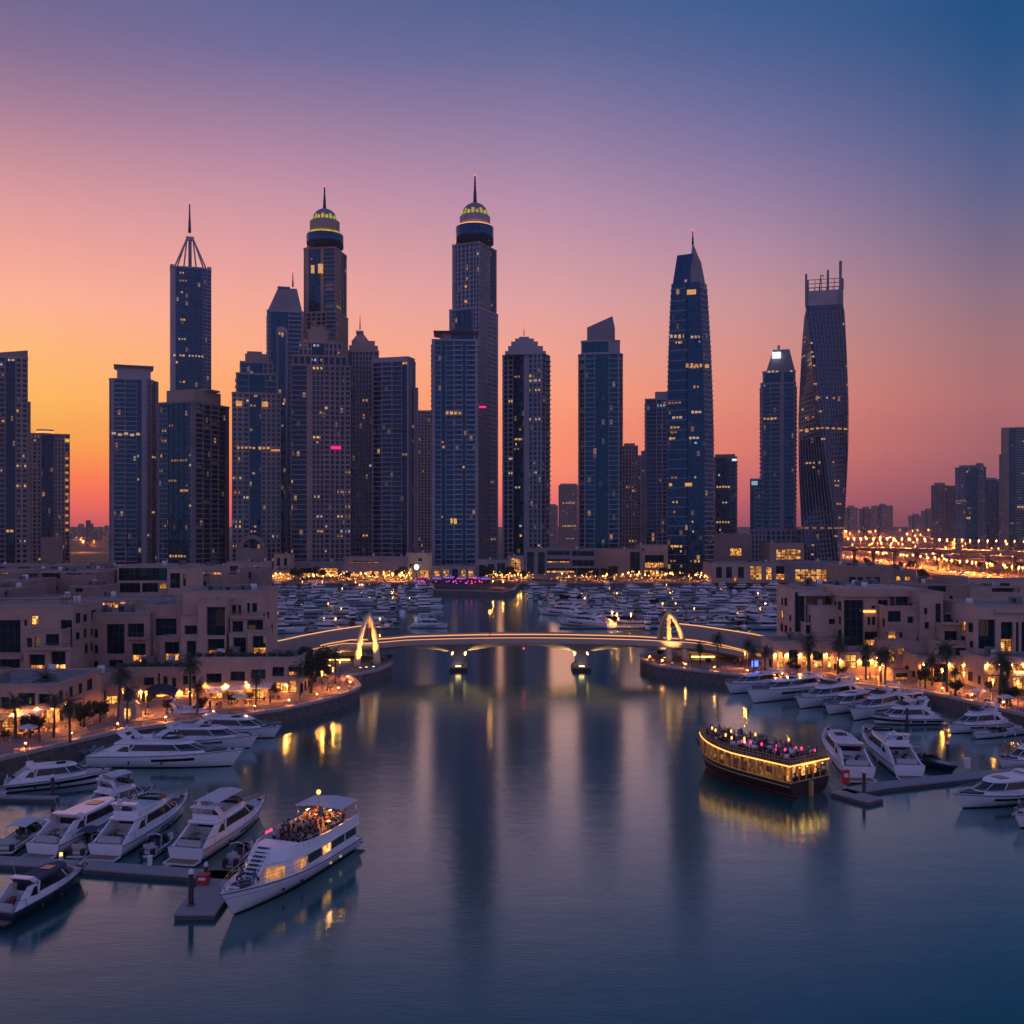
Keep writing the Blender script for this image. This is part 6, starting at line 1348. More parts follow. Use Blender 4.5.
# front of the lower house: lit panes and a dark centre stair
for s in (1,-1):
    b=MB(); b.add([(L*.17,s*W*.80,2.3),(L*.232,s*W*.36,2.3),(L*.222,s*W*.36,3.4),(L*.165,s*W*.80,3.4)],[(0,1,2,3)]); 
    for v in range(len(b.v)): b.v[v]=(b.v[v][0]+.12,b.v[v][1],b.v[v][2])
    b.build('window','win_amber',py_t)
b=MB(); xb_,zb_,xt_,zt_=L*.25+1.9,2.35,L*.172,5.25
b.loft([[(xb_,y,zb_-.35),(xt_,y,zt_-.35),(xt_,y,zt_),(xb_,y,zb_)] for y in (-.95,.95)],1)
for k in range(9):
    f=(k+.5)/9; x,z=xb_+(xt_-xb_)*f,zb_+(zt_-zb_)*f; b.box(x-.16,x+.16,-.72,.72,z+.01,z+.12)
for y in (-.9,.9): b.tube([(xb_,y,zb_+.7),(xt_,y,zt_+.7)],.04,5,1); b.tube([(xb_,y,zb_),(xb_,y,zb_+.7)],.04,5,1)
b.build('stair',['frame_dark','gelcoat'],py_t)
# upper deck: floor, sweeping front brow, bulwark
tier(py_t,[plan(-L*.46,L*.235,W*1.05,3.45),plan(-L*.46,L*.25,W*1.08,3.62),plan(-L*.46,L*.225,W*1.04,3.85)],'gelcoat','upper_deck')
b=MB(); o_=plan(-L*.46,L*.235,W*1.06,0); 
zs=lambda x: 4.75+.35*max(0,min(1,(x+L*.1)/(L*.2)))
lo=[(p[0],p[1],3.8) for p in o_]; hi=[(p[0]-(.9 if p[0]>2 else .1),p[1]*.97,zs(p[0])) for p in o_]; hi2=[(p[0]-(1.05 if p[0]>2 else 0),p[1]*.92,zs(p[0])) for p in o_]; lo2=[(p[0]-(.6 if p[0]>2 else 0),p[1]*.92,3.9) for p in o_]
b.loft([lo,hi,hi2,lo2],0,False); b.build('bulwark','gelcoat',py_t)
tier(py_t,[plan(L*.05,L*.215,W*.8,3.86,n=9),plan(L*.04,L*.165,W*.66,4.95,n=9)],'gelcoat','brow')
b=MB(); b.box(-11.8,L*.05,-W*.9,W*.9,3.852,3.875); b.build('upper_floor','teak',py_t)
# canopy aft
b=MB(); b.loft([[(x,-W*1.0,6.35),(x,0,6.6),(x,W*1.0,6.35),(x,W*1.0,6.45),(x,0,6.72),(x,-W*1.0,6.45)] for x in (-L*.47,-L*.29)]); b.build('canopy','canvas_white',py_t)
b=MB()
for x in (-L*.46,-L*.30):
    for s in (1,-1):
        b.tube([(x,s*W*.93,3.9),(x,s*W*.93,6.4)],.06,6)
b.build('canopy_post','chrome',py_t)
b=MB()
for s in (1,-1):
    b.tube([(-L*.455,s*W*.99,5.15),(-L*.1,s*W*.99,5.2),(1,s*W*.95,5.4)],.035,5)
    for k in range(12): x=-L*.455+k*1.15; b.tube([(x,s*W*.99,4.6),(x,s*W*.99,5.16)],.025,4)
b.tube([(-L*.458,-W*.99,5.15),(-L*.458,W*.99,5.15)],.035,5); b.build('rail','chrome',py_t)
b=MB(); b.cyl(-L*.31,-.2,6.6,8.0,.05,n=6); b.build('mast','chrome',py_t); b=MB(); b.ball(-L*.31,-.2,8.1,.3); b.build('masthead_lamp','lamp_amber',py_t)
for k,(x,y) in enumerate(((-L*.42,1.2),(-L*.42,-1.4),(-L*.36,0),(-L*.30,1.4),(-L*.28,-1.3))):
    b=MB(); b.box(x-.3,x+.3,y-.08,y+.08,6.15,6.2); b.box(x-.5,x+.5,y-.14,y+.14,6.2,6.3,1); b.build('ceiling_lamp',['down_soft','frame_dark'],py_t)
b=MB(); b.tube([(-L*.46,-W*1.02,5.0),(-L*.46,-W*1.02,5.9)],.03,5,1); b.ball(-L*.46,-W*1.02,6.0,.28); b.build('pink_light',['lamp_pink','chrome'],py_t)
for x in (-2.4,-1.6): b=MB(); b.ball(x,-W*1.1,4.7,.26); b.build('pink_light','lamp_pink',py_t)
b=MB(); b.box(L*.30,L*.40,-.9,.9,2.45,2.75); b.build('sun_pad','cushion_dark',py_t); b=MB(); b.cyl(L*.45,0,2.7,3.15,.22,.18,10); b.build('windlass','chrome',py_t)
b=MB(); b.box(L*.41,L*.43,-.8,.8,2.6,3.0); b.build('locker','gelcoat_grey',py_t)
Lh=moor(py_t,(331,853),(232,916))
M=Matrix.Rotation(py_t.rotation_euler.z,4,'Z'); rr=random.Random(21)
def on(tloc, M, p): return Vector(tloc)+M@Vector(p)
n=0
for k in range(66):
    x=rr.uniform(-L*.45,L*.045); y=rr.uniform(-W*.84,W*.84)
    place(PEOPLE[k%8],on(py_t.location,M,(x,y,3.876)),rr.uniform(0,6.28),'person standing in the party crowd on the top deck of the white party yacht' if PEOPLE[k%8].name in USED or True else '','party guests on the yacht',rr.uniform(.92,1.03)); n+=1
for k in range(5): place(SEATED[k%3],on(py_t.location,M,(L*.30+.5*k%1.6,-1+.5*k,2.76)),rr.uniform(0,6.28),'person seated on the foredeck pad of the white party yacht','guests on the yacht foredeck')
# tables on the top deck
tb=thing('bar_table','small lit round bar table among the party yacht crowd','table'); b=MB(); b.cyl(0,0,0,1.05,.06,n=6); b.build('leg','chrome',tb); b=MB(); b.cyl(0,0,1.05,1.1,.4,n=12); b.build('top','cap_white',tb); b=MB(); b.cyl(0,0,1.1,1.25,.07,n=8); b.build('candle','lamp_far',tb)
for k,(x,y) in enumerate(((-9,-1.5),(-7,1.5),(-5,-1),(-3.4,1.8),(-10.5,1.2))): place(tb,on(py_t.location,M,(x,y,3.876)),0,'small lit round bar table among the party yacht crowd','bar tables on the party yacht')

# ------------------------------------------------------------------ dinner cruise dhow
dh=thing('dhow','dark wooden cruise dhow edged with gold lights, crowded top deck, at right','boat')
L,B=22.4,9.6
h,hr=build_hull(dh,L,B,2.35,3.0,('dhow_wood','dhow_wood','dhow_wood'),deck='teak',stern=.93,full=2.6,rake=.07)
for f,m,nm,hh in ((3,'trim_gold','rub_rail',.1),(1,'bin_red','boot_line',.16)):
    b=MB()
    for r0,r1 in zip(hr,hr[1:]):
        for s in(1,-1):
            a,c=r0[f],r1[f]; b.add([(a[0],s*(a[1]+.07),a[2]),(c[0],s*(c[1]+.07),c[2]),(c[0],s*(c[1]+.07),c[2]+hh),(a[0],s*(a[1]+.07),a[2]+hh),(a[0],s*a[1],a[2]+hh+.05),(c[0],s*c[1],c[2]+hh+.05)],[(0,1,2,3),(3,2,5,4)])
    b.build(nm,m,dh)
b=MB(); 
for r0,r1 in zip(hr,hr[1:]):
    for s in (1,-1): b.tube([(r0[-1][0],s*r0[-1][1],r0[-1][2]+.05),(r1[-1][0],s*r1[-1][1],r1[-1][2]+.05)],.1,5)
b.tube([(hr[0][-1][0],-hr[0][-1][1],hr[0][-1][2]+.05),(hr[0][-1][0],hr[0][-1][1],hr[0][-1][2]+.05)],.1,5); b.build('gunwale','trim_gold',dh)
def dplan(k,z,xo=0): # deck outline following the hull
    P=[(r[-1][0]*(1.0)+xo,r[-1][1]*k+.02,z+.06*max(0,r[-1][0])) for r in hr]
    return [(x,-y,zz) for x,y,zz in P]+[(x,y,zz) for x,y,zz in P[::-1][1:]]
cl=lambda P:[(max(x,-L/2+1.2),y,z) for x,y,z in P]
tier(dh,[cl(dplan(.86,2.3)),cl(dplan(.86,4.8))],'saloon_lit','saloon_glass',(False,False))
b=MB()
for i in range(0,len(hr)-1):
    r=hr[i][-1]
    for s in(1,-1): b=MB(); b.box(r[0]-.13,r[0]+.13,s*(r[1]*.93)-.1,s*(r[1]*.93)+.1,r[2]-.05,4.8+.06*max(0,r[0])); b.build('post','trim_gold',dh)
for k in range(1,5): b=MB(); b.box(-L/2-.06,-L/2+.1,-B*.42+k*B*.168-.1,-B*.42+k*B*.168+.1,2.3,4.8); b.build('post','trim_gold',dh)
b=MB(); b.add([(-L/2+1.1,-B*.40,2.35),(-L/2+1.1,B*.40,2.35),(-L/2+1.1,B*.40,4.78),(-L/2+1.1,-B*.40,4.78)],[(0,3,2,1)]); b.build('stern_window','room_glow',dh)
for y in (-3,-1,1,3): b=MB(); b.box(-L/2+.5,-L/2+.8,y-.2,y+.2,4.66,4.79); b.build('ceiling_lamp','lamp_flood',dh)
b=MB(); b.add([(-L/2+.3,s_,z_) for s_,z_ in ((-B*.40,2.4),(B*.40,2.4),(B*.40,3.0),(-B*.40,3.0))],[(0,3,2,1)]); 
for k in range(26): y=-B*.42+k*B*.84/25; b.box(-L/2-.02,-L/2+.03,y-.03,y+.03,2.4,3.1)
b.box(-L/2-.04,-L/2+.04,-B*.42,B*.42,3.1,3.18); b.build('stern_balustrade','dhow_wood',dh)
tier(dh,[dplan(.99,4.8),dplan(1.0,4.98)],'dhow_wood','upper_deck')
b=MB(); P=dplan(1.0,4.86); 
for p,q in zip(P+[P[0]],P[1:]+[P[0]]):
    if (Vector(p)-Vector(q)).length>.05: b.tube([p,q],.11,6)
b.build('light_rope','led_gold',dh)
b=MB(); Pa,Pb=dplan(.985,4.78),dplan(.955,4.78)
for p,q,u,v in zip(Pa,Pa[1:]+[Pa[0]],Pb,Pb[1:]+[Pb[0]]):
    if (Vector(p)-Vector(q)).length>.05: b.add([p,q,v,u],[(0,1,2,3)])
b.build('soffit_light','strip_glow',dh)
b=MB(); P=dplan(.985,4.98)
def seg(P):
    out=[]
    for p,q in zip(P,P[1:]+[P[0]]):
        p,q=Vector(p),Vector(q); n=max(1,int((q-p).length/.45))
        out+= [p.lerp(q,i/n) for i in range(n)]
    return out
S=seg(P)
for p,q in zip(S,S[1:]+[S[0]]):
    b.box(p.x-.03,p.x+.03,p.y-.03,p.y+.03,p.z,p.z+1.0)
for z in (1.0,.55):
    for p,q in zip(P,P[1:]+[P[0]]):
        if (Vector(p)-Vector(q)).length>.05: b.tube([(p[0],p[1],p[2]+z),(q[0],q[1],q[2]+z)],.05,4)
b.build('balustrade','trim_gold',dh)
b=MB(); b.box(-L/2-.22,-L/2-.16,-.9,2.2,4.72,5.02); b.build('lit_board','lamp_far',dh)
for y in (-2.6,-.9,.9,2.6): b=MB(); b.ball(-L/2-.25,y,4.5,.12); b.build('bulb','lamp_far',dh)
b=MB(); b.box(-L/2-.5,-L/2,-.25,.25,-.6,2.2); b.build('rudder','trim_gold',dh)
b=MB(); b.tube([(L/2-.6,0,3.0),(L/2+.9,0,4.4)],[.28,.14],8); b.build('stem_post','dhow_wood',dh)
moor(dh,(803,793.5),(705,767)); 
M=Matrix.Rotation(dh.rotation_euler.z,4,'Z'); n=0
def hw_at(x): 
    i=min(range(len(hr)),key=lambda q:abs(hr[q][-1][0]-x)); return hr[i][-1][1]
for k in range(112):
    x=rr.uniform(-L*.48,L*.42); y=rr.uniform(-1,1)*hw_at(x)*.86
    place(PEOPLE[k%8],on(dh.location,M,(x,y,4.99+.06*max(0,x))),rr.uniform(0,6.28),'person in the dense crowd on the top deck of the gold lit dhow','passengers on the dhow',rr.uniform(.82,.95))
for k in range(6): place(PEOPLE[k%8],on(dh.location,M,(-L/2+.1*k%.25+.15,-B*.36+k*1.3,2.36)),rr.uniform(0,6.28),'person at the stern windows of the gold lit dhow','passengers at the dhow stern',.95)
pl=thing('party_light','pink glowing stick lamp among the dhow passengers','light'); b=MB(); b.cyl(0,0,0,1.3,.05,n=6); b.build('pole','frame_dark',pl); b=MB(); b.ball(0,0,1.6,.15,0,8,6,1.6); b.build('shade','lamp_pink',pl)
for k,(x,y) in enumerate(((-10.5,1.0),(-11.2,-1.2),(-9,2.9),(-7.5,3.2),(-5,3.4),(-3,3.6),(-8.2,-.6),(-1.0,3.2),(-6,1.2))): place(pl,on(dh.location,M,(x,y,4.99)),0,'pink glowing stick lamp among the dhow passengers','party lights on the dhow',rr.uniform(.9,1.25))
wl=thing('party_light','warm glowing stick lamp among the dhow passengers','light'); b=MB(); b.cyl(0,0,0,1.5,.05,n=6); b.build('pole','frame_dark',wl); b=MB(); b.ball(0,0,1.8,.16,0,8,6,1.8); b.build('shade','lamp_far',wl)
for k,(x,y) in enumerate(((1,3.4),(-2,3.8),(6.5,1.2),(8,.4),(3,2.6),(-.5,2.2),(4.6,-.4),(0.6,-1.6),(-5,-2.8))): place(wl,on(dh.location,M,(x,y,5.0)),0,'warm glowing stick lamp among the dhow passengers','warm lights on the dhow')
tb2=thing('bar_table','white clothed table among the passengers on the dhow','table'); b=MB(); b.cyl(0,0,0,1.0,.06,n=6); b.build('leg','chrome',tb2); b=MB(); b.cyl(0,0,.95,1.0,.45,n=10); b.lathe(0,0,[(.46,.55),(.45,1.0),(.02,1.02)],10); b.build('tablecloth','cap_white',tb2)
for k in range(24):
    x=rr.uniform(-L*.46,L*.36); place(tb2,on(dh.location,M,(x,rr.uniform(-.8,.8)*hw_at(x)*.9,4.99+.06*max(0,x))),0,'white clothed table among the passengers on the dhow','tables on the dhow deck')
# promenade walkers
walk=[(735,668),(700,664),(722,669),(870,682),(905,686),(955,699),(990,707),(172,717),(330,694),(300,701),(270,706),(40,745),(90,733),(690,662),(372,668),(920,690),(1004,709),(210,712)]
for k,(x,y) in enumerate(walk):
    place(PEOPLE[k%8],g(x,y-2.5,LAND),rr.uniform(0,6.28),'person walking on the %s promenade'%('left' if x<500 else 'right'),'walkers on the %s promenade'%('left' if x<500 else 'right'))
for a in PEOPLE+SEATED+[tb,pl,wl]: 
    pass

# ------------------------------------------------------------------ far marina
def far_boat(kind, seed):
    rd=random.Random(seed); t=thing(kind[0],'boat','boat'); L=kind[1]; B=L*.27; fs,fb=.09*L,.13*L
    h,hr=build_hull(t,L,B,fs,fb,({'dark':'gelcoat_navy','fly':'gelcoat_grey'}.get(kind[2],'gelcoat'),)*2+('antifoul',),low=True); w=B*.4; z=fs
    if kind[2] in('fly','big','dark'):
        tier(t,[plan(-L*.25,L*.28,w,z-.1,n=5),plan(-L*.25,L*.25,w*.96,z+.7,n=5)],'gelcoat','cabin',(False,True)); tier(t,[plan(-L*.24,L*.25,w*.95,z+.7,n=5),plan(-L*.24,L*.15,w*.85,z+1.5,n=5)],'tinted','window',(False,False)); tier(t,[plan(-L*.36,L*.16,w*.92,z+1.5,n=5),plan(-L*.36,L*.13,w*.9,z+1.75,n=5)],'gelcoat','roof')
        tier(t,[plan(-L*.28,L*.06,w*.8,z+1.75,n=5),plan(-L*.28,L*.08,w*.85,z+2.3,n=5)],'gelcoat','flybridge'); b=MB(); b.loft([[(-L*.24+dx,yy,z+3.1+dz) for dx,dz in ((0,0),(.25*L,0),(.24*L,.14),(0,.14))] for yy in (-w*.8,w*.8)]); 
        for s in(1,-1): b.tube([(-L*.22,s*w*.75,z+2.2),(-L*.22,s*w*.75,z+3.1)],.08,4); b.tube([(-L*.02,s*w*.75,z+2.2),(-L*.02,s*w*.75,z+3.1)],.06,4)
        b.build('hardtop','gelcoat',t); b=MB(); b.box(-L*.45,-L*.26,-w*.9,w*.9,z-.08,z+.02); b.build('cockpit','teak',t); b=MB(); b.tube([(-L*.2,0,z+3.2),(-L*.24,0,z+5.2)],.06,4); b.build('mast','cap_white',t)
        if kind[2]=='big':
            b=MB()
            for s in(1,-1): b.add([(-L*.3,s*B*.5,fs*.55),(L*.1,s*B*.5,fs*.6),(L*.1,s*B*.5,fs*.85),(-L*.3,s*B*.5,fs*.85)],[(0,1,2,3)])
            b.build('window','tinted',t)
    elif kind[2]=='open':
        tier(t,[plan(-L*.05,L*.22,w*.9,z-.05,n=5),plan(-L*.05,L*.13,w*.75,z+.8,n=5)],'tinted','windscreen',(False,False)); b=MB(); b.box(-L*.44,-L*.05,-w*.85,w*.85,z-.1,z+.02); b.build('cockpit','cushion_dark',t); seat(t,-L*.38,0,z-.05,.8,B*.6); b=MB(); b.box(-L*.25,L*.02,-w*.8,w*.8,z+1.6,z+1.7)
        for s in(1,-1): b.tube([(-L*.2,s*w*.75,z),(-L*.2,s*w*.75,z+1.6)],.05,4)
        b.build('canopy','canvas_navy',t)
    else:
        tier(t,[plan(-L*.15,L*.2,w*.8,z-.05,n=5),plan(-L*.15,L*.14,w*.7,z+.7,n=5)],'gelcoat','cabin'); b=MB(); b.cyl(L*.05,0,z+.5,z+L*1.15,.11,.07,6); b.tube([(L*.05,0,z+1.6),(-L*.4,0,z+1.7)],.09,5); b.build('mast','chrome',t); b=MB(); b.tube([(L*.03,0,z+1.85),(-L*.38,0,z+1.95)],.2,6); b.build('furled_sail','canvas_navy',t)
    return t
KINDS=[('motor_yacht',13,'fly'),('motor_yacht',17,'big'),('motor_boat',9.5,'open'),('motor_yacht',14,'dark'),('sailing_boat',12,'sail')]
FB=[far_boat(k,i) for i,k in enumerate(KINDS)]
desc=['white flybridge motor yacht','long white motor yacht with hull windows','small open motor boat with dark canopy','dark hulled motor yacht','sailing boat with tall bare mast']
rr=random.Random(44)
def field(rows, xa_fn, xb_fn, side, where):
    for ri,d in enumerate(rows):
        x=xa_fn(d); xe=xb_fn(d)
        sgn=1 if ri%2 else -1
        while x<xe:
            k=rr.choices(range(5),(6,3,4,1.6,1.6))[0]; sc=rr.uniform(.85,1.2)
            ang=(math.pi/2*sgn if rr.random()<.5 else (0 if rr.random()<.5 else math.pi))+rr.gauss(0,.1)
            ln=KINDS[k][1]*sc; ext=abs(math.cos(ang))*ln+abs(math.sin(ang))*ln*.3
            if x+ext>xe: break
            place(FB[k],(x+ext/2,d+rr.uniform(-2,2)+ (4*sgn),0),ang,'%s in the far marina %s'%(desc[k],where),'far marina boats %s, %s'%(side,KINDS[k][2]),sc)
            x+=ext+rr.choice((.6,.9,1.2,1.6,5.0))
def lx(px,d): return (px-512)/F*d
rowsL=[376,396,420,447,478,512,550,590,625]
field(rowsL,lambda d: lx(262,d) if d>330 else lx(275,d),lambda d: lx({376:372,396:400,420:425,447:447,478:452,512:448}.get(d,440),d),'left','left of the channel')
rowsR=[388,404,426,452,482,516,552,590,625]
field(rowsR,lambda d: lx({388:640,404:618,426:592,452:566,482:548,516:526,552:524}.get(d,524),d),lambda d: lx(788,d),'right','right of the channel')
def big_far(label,stern,bow,B,m='gelcoat'):
    L=(g(*bow)-g(*stern)).length; t=motor_yacht('motor_yacht',label,'yacht',L,B,'fly',hullm=m,canopy='canvas_white',seed=3); moor(t,stern,bow)
big_far('largest white motor yacht of the far marina, right of the channel, showing its side',(612,628.5),(557,624),7.5)
big_far('second large white yacht of the far marina, behind and left of the largest',(590,618),(537,614),7)
big_far('dark pier end yacht jutting into the channel from the left far marina',(412,627.5),(449,628.5),5.2)
# marina walkways
for i,d in enumerate((386,408,433,462,495,531,570,607,640)):
    dock('narrow walkway between boat rows of the far marina left of the channel',[(lx(270,d),d),(lx(430 if d>440 else 400,d),d)],2.0)['group']='left marina walkways'
    dock('narrow walkway between boat rows of the far marina right of the channel',[(lx(560 if d<500 else 530,d),d),(lx(785,d),d)],2.0)['group']='right marina walkways'
ml=make_lamp(3.2,'lamp_far',.3); 
for i in range(26):
    d=rr.choice((386,408,433,462,495,531,570,607,640)); x=rr.choice((rr.uniform(275,400),rr.uniform(580,780))); place(ml,(lx(x,d),d,.62),0,'small lamp post on the walkways of the far marina','marina walkway lamps')
for px,py,d in ((631,630,386),(617,628,386),(612,625,395)): place(ml,(lx(px,d),d,.62),0,'brightest walkway lamp beside the largest far yacht','bright walkway lamps',1.5)

# ------------------------------------------------------------------ trees
def make_palm(h=8.5, seed=1):
    rd=random.Random(seed); t=thing('palm_tree','palm','palm tree'); b=MB(); lean=rd.uniform(-.5,.5)
    b.tube([(lean*(k/8)**2,0,h*k/8) for k in range(9)],[.3-.012*k+(.02 if k%2 else 0) for k in range(9)],8); b.build('trunk','bark',t)
    b=MB(); c=Vector((lean,0,h))
    for i in range(34):
        a=2.399*i; el=R(75-4.6*i*.85+rd.uniform(-8,8)); Lf=rd.uniform(2.6,3.5); n=7; p=c+Vector((0,0,.1)); d=Vector((math.cos(a)*math.cos(el),math.sin(a)*math.cos(el),math.sin(el))); pts=[p.copy()]
        for k in range(n): d=(d+Vector((0,0,-.17-.02*k))).normalized(); p=p+d*Lf/n; pts.append(p.copy())
        b.tube(pts,[.05-.005*k for k in range(n+1)],3,0,False,False)
        sd=Vector((-math.sin(a),math.cos(a),0))
        for k in range(1,n+1):
            for f in (0,.5):
                q=pts[k-1].lerp(pts[k],f); dr=(pts[k]-pts[k-1]).normalized(); l=.75*math.sin(math.pi*(.12+.8*(k-1+f)/n))+.12
                for s in (1,-1):
                    e=q+sd*s*l+dr*l*.55+Vector((0,0,-l*.45)); b.add([q,q+dr*.14,e],[(0,1,2)],0)
    b.build('crown','palm_green',t); return t
palms=[make_palm(8.5,1),make_palm(7.4,2),make_palm(9.6,3)]
PL=[(46,722,.95,'palm with wide crown before the far left building'),(16,735,.8,'shorter palm at the left edge by the cafe'),(190,708,.95,'palm standing left of the white awnings'),(119,716,1.0,'slender palm on the left promenade beside the domed doorway'),(70,742,.85,'palm nearest the water on the left promenade'),(718,668,.8,'palm right of the right bridge arch'),(748,669,.75,'palm by the blue lit stand'),(765,672,.72,'palm just right of the blue lit stand'),(810,674,.9,'palm between lit doorways on the right promenade'),(838,676,1.0,'palm in front of the blank fronted beige block'),(885,684,.95,'palm in front of the lit corner window block'),(947,692,1.0,'palm before the arcade on the right'),(1000,704,1.1,'palm before the right edge cafe'),(932,686,.8,'palm behind the arcade wall on the right'),(866,680,.8,'small palm under the yellow lit bay')]
for i,(px,py,sc,lb) in enumerate(PL): place(palms[i%3],g(px,py,LAND),rr.uniform(0,6.28),lb,'promenade palms',sc)
def make_tree(h, r, seed, leaves=2600, m='leaf_green', ls=.34):
    rd=random.Random(seed); t=thing('tree','tree','tree'); b=MB(); th=h*.42; b.tube([(0,0,0),(.1,0,th*.6),(0,.1,th)],[.32,.24,.2],8); cl=[]
    for k in range(9):
        a=2.4*k+rd.uniform(-.3,.3); q=Vector((math.cos(a)*r*rd.uniform(.35,.8),math.sin(a)*r*rd.uniform(.35,.8),th+(h-th)*rd.uniform(.15,.85))); b.tube([(0,.05,th*rd.uniform(.75,1)),tuple(q*.5+Vector((0,0,th*.5+.3))),tuple(q)],[.13,.08,.03],5); cl.append((q,r*rd.uniform(.3,.5)))
    cl+=[(Vector((rd.uniform(-.6,.6)*r,rd.uniform(-.6,.6)*r,th+(h-th)*rd.uniform(.1,.95))),r*rd.uniform(.2,.38)) for _ in range(10)]
    b.build('trunk','bark',t); b=MB()
    for i in range(leaves):
        q,cr=rd.choice(cl); d=Vector((rd.gauss(0,1),rd.gauss(0,1),rd.gauss(0,.8))).normalized()*cr*rd.random()**.45; p=q+d; u=Vector((rd.gauss(0,1),rd.gauss(0,1),rd.gauss(0,.6))).normalized(); w=u.cross(Vector((rd.gauss(0,1),rd.gauss(0,1),rd.gauss(0,1)))).normalized(); s=ls*rd.uniform(.6,1.3)
        b.add([p-u*s-w*s*.4,p+u*s*.1-w*s*.6,p+u*s,p+u*s*.1+w*s*.6],[(0,1,2,3)])
    b.build('crown',m,t); return t
tr=make_tree(9.5,3.9,5,3800); place(tr,g(311,693,LAND),.4,'big leafy tree near the rounded tip of the left quay')
tr2=make_tree(5.5,2.6,8,1500,'leaf_dark',.3)
for px,py,sc,lb in ((300,690,.8,'low bushy tree just left of the big leafy tree'),(322,684,.7,'low bushy tree behind the big leafy tree'),(275,699,.6,'small clipped tree at the cafe corner'),(100,722,.7,'dark shrub tree between the cafe and the brick ramp'),(84,727,.75,'dark shrub tree right of the grey awning'),(30,738,.7,'dark shrub tree in the far left cafe garden'),(956,696,.6,'dark round tree inside the arcade garden at right'),(1010,706,.7,'dark tree beside the right edge cafe'),(925,688,.75,'spreading dark tree below the blank side wall at right'),(790,672,.6,'small dark tree among the lit doorways'),(660,657,.35,'lit shrub beside the right bridge arch'),(389,661,.3,'lit shrub at the end of the left arch platform'),(700,657,.5,'dark shrub under the right approach ramp'),(148,708,.6,'dark shrub by the domed doorway')): place(tr2,g(px,py,LAND),rr.uniform(0,6),lb,None,sc)
tr3=make_tree(8.5,3.6,9,650,'leaf_green',.55)
for i in range(36):
    x=rr.choice((rr.uniform(270,410),rr.uniform(480,525),rr.uniform(560,710),rr.uniform(580,700))); d=rr.uniform(662,686); place(tr3,(lx(x,d),d,LAND),rr.uniform(0,6),'lamp lit tree along the far promenade','far promenade trees',rr.uniform(.6,1.15))
for i in range(26):
    x=rr.uniform(840,1024); d=rr.uniform(640,900); place(tr3,(lx(x,d),d,LAND),rr.uniform(0,6),'dark tree below the elevated highway','trees below the highway',rr.uniform(.6,1.1))
for i in range(22):
    x=rr.uniform(-10,110); d=rr.uniform(600,740); place(tr3,(lx(x,d),d,LAND),rr.uniform(0,6),'dark tree behind the left rooftops','trees behind the left rooftops',rr.uniform(.7,1.2))

# ------------------------------------------------------------------ cafes, tents, cars
ct=thing('cafe_table','small round cafe table with chairs','table'); b=MB(); b.cyl(0,0,0,.72,.05,n=6); b.build('leg','frame_dark',ct); b=MB(); b.cyl(0,0,.72,.76,.42,n=12); b.build('top','teak',ct); b=MB(); b.cyl(0,0,.76,.9,.05,n=6); b.build('candle','lamp_far',ct)
ch=thing('cafe_chair','dark cafe chair','chair'); b=MB(); b.box(-.22,.22,-.22,.22,.42,.47); b.build('seat','teak',ch); b=MB(); b.box(-.22,.22,.19,.23,.47,.9); b.build('backrest','frame_dark',ch)
for sx in(-.19,.19):
    for sy in(-.19,.19): b=MB(); b.box(sx-.02,sx+.02,sy-.02,sy+.02,0,.42); b.build('leg','frame_dark',ch)
pz=thing('parasol','cafe parasol','parasol'); b=MB(); b.cyl(0,0,0,2.6,.04,n=6); b.build('pole','rail_metal',pz); b=MB(); b.lathe(0,0,[(1.7,2.15),(1.68,2.2),(.9,2.55),(.05,2.8)],8,0,False); b.build('canopy','canvas_white',pz)
spots=[(216,708),(233,706.5),(250,705),(262,703),(277,700.5),(20,739),(32,736),(44,733),(8,742),(108,719),(984,704),(996,707),(1012,708),(955,698),(972,700)]
for i,(px,py) in enumerate(spots):
    side='left' if px<500 else 'right'; p=g(px,py-1.5,LAND); place(ct,p,0,'small round cafe table on the %s promenade terrace'%side,'%s cafe tables'%side)
    for k in range(3):
        a=rr.uniform(0,6.28); place(ch,p+Vector((math.cos(a)*.85,math.sin(a)*.85,0)),a-math.pi/2,'dark cafe chair at a terrace table on the %s promenade'%side,'%s cafe chairs'%side)
for px,py,lb in ((240,709,'white parasol in front of the white awnings'),(28,742,'white parasol in the far left cafe'),(978,703,'white parasol at the right arcade end'),(1006,710,'white parasol before the right edge cafe')): place(pz,g(px,py-2,LAND),0,lb)
for i,(x,d,m,lb) in enumerate(((437,640,'lamp_purple','purple lit party tent leftmost on the far promenade'),(449,652,'lamp_purple','second purple lit party tent on the far promenade'),(461,640,'lamp_pink','pink lit party tent in the middle of the far promenade'),(473,652,'lamp_pink','pink lit party tent right of the middle on the far promenade'),(485,636,'lamp_purple','purple lit party tent rightmost on the far promenade'))):
    t=thing('party_tent',lb,'tent',(lx(x,d),d,LAND)); b=MB(); b.prism([(-3.4,-3),(3.4,-3),(3.4,3),(-3.4,3)],3.0,4.6,0,[(-.4,-.3),(.4,-.3),(.4,.3),(-.4,.3)]); b.build('canopy','canvas_white',t)
    b=MB(); [b.box(sx-.06,sx+.06,sy-.06,sy+.06,0,3.0) for sx in(-3.3,3.3) for sy in(-2.9,2.9)]; b.build('pole','rail_metal',t); b=MB(); b.box(-2.6,2.6,-.3,.3,2.5,2.75); b.build('lamp',m,t); b=MB(); b.box(-3,3,1.5,2.4,0,1.1); b.build('bar_counter','frame_dark',t)
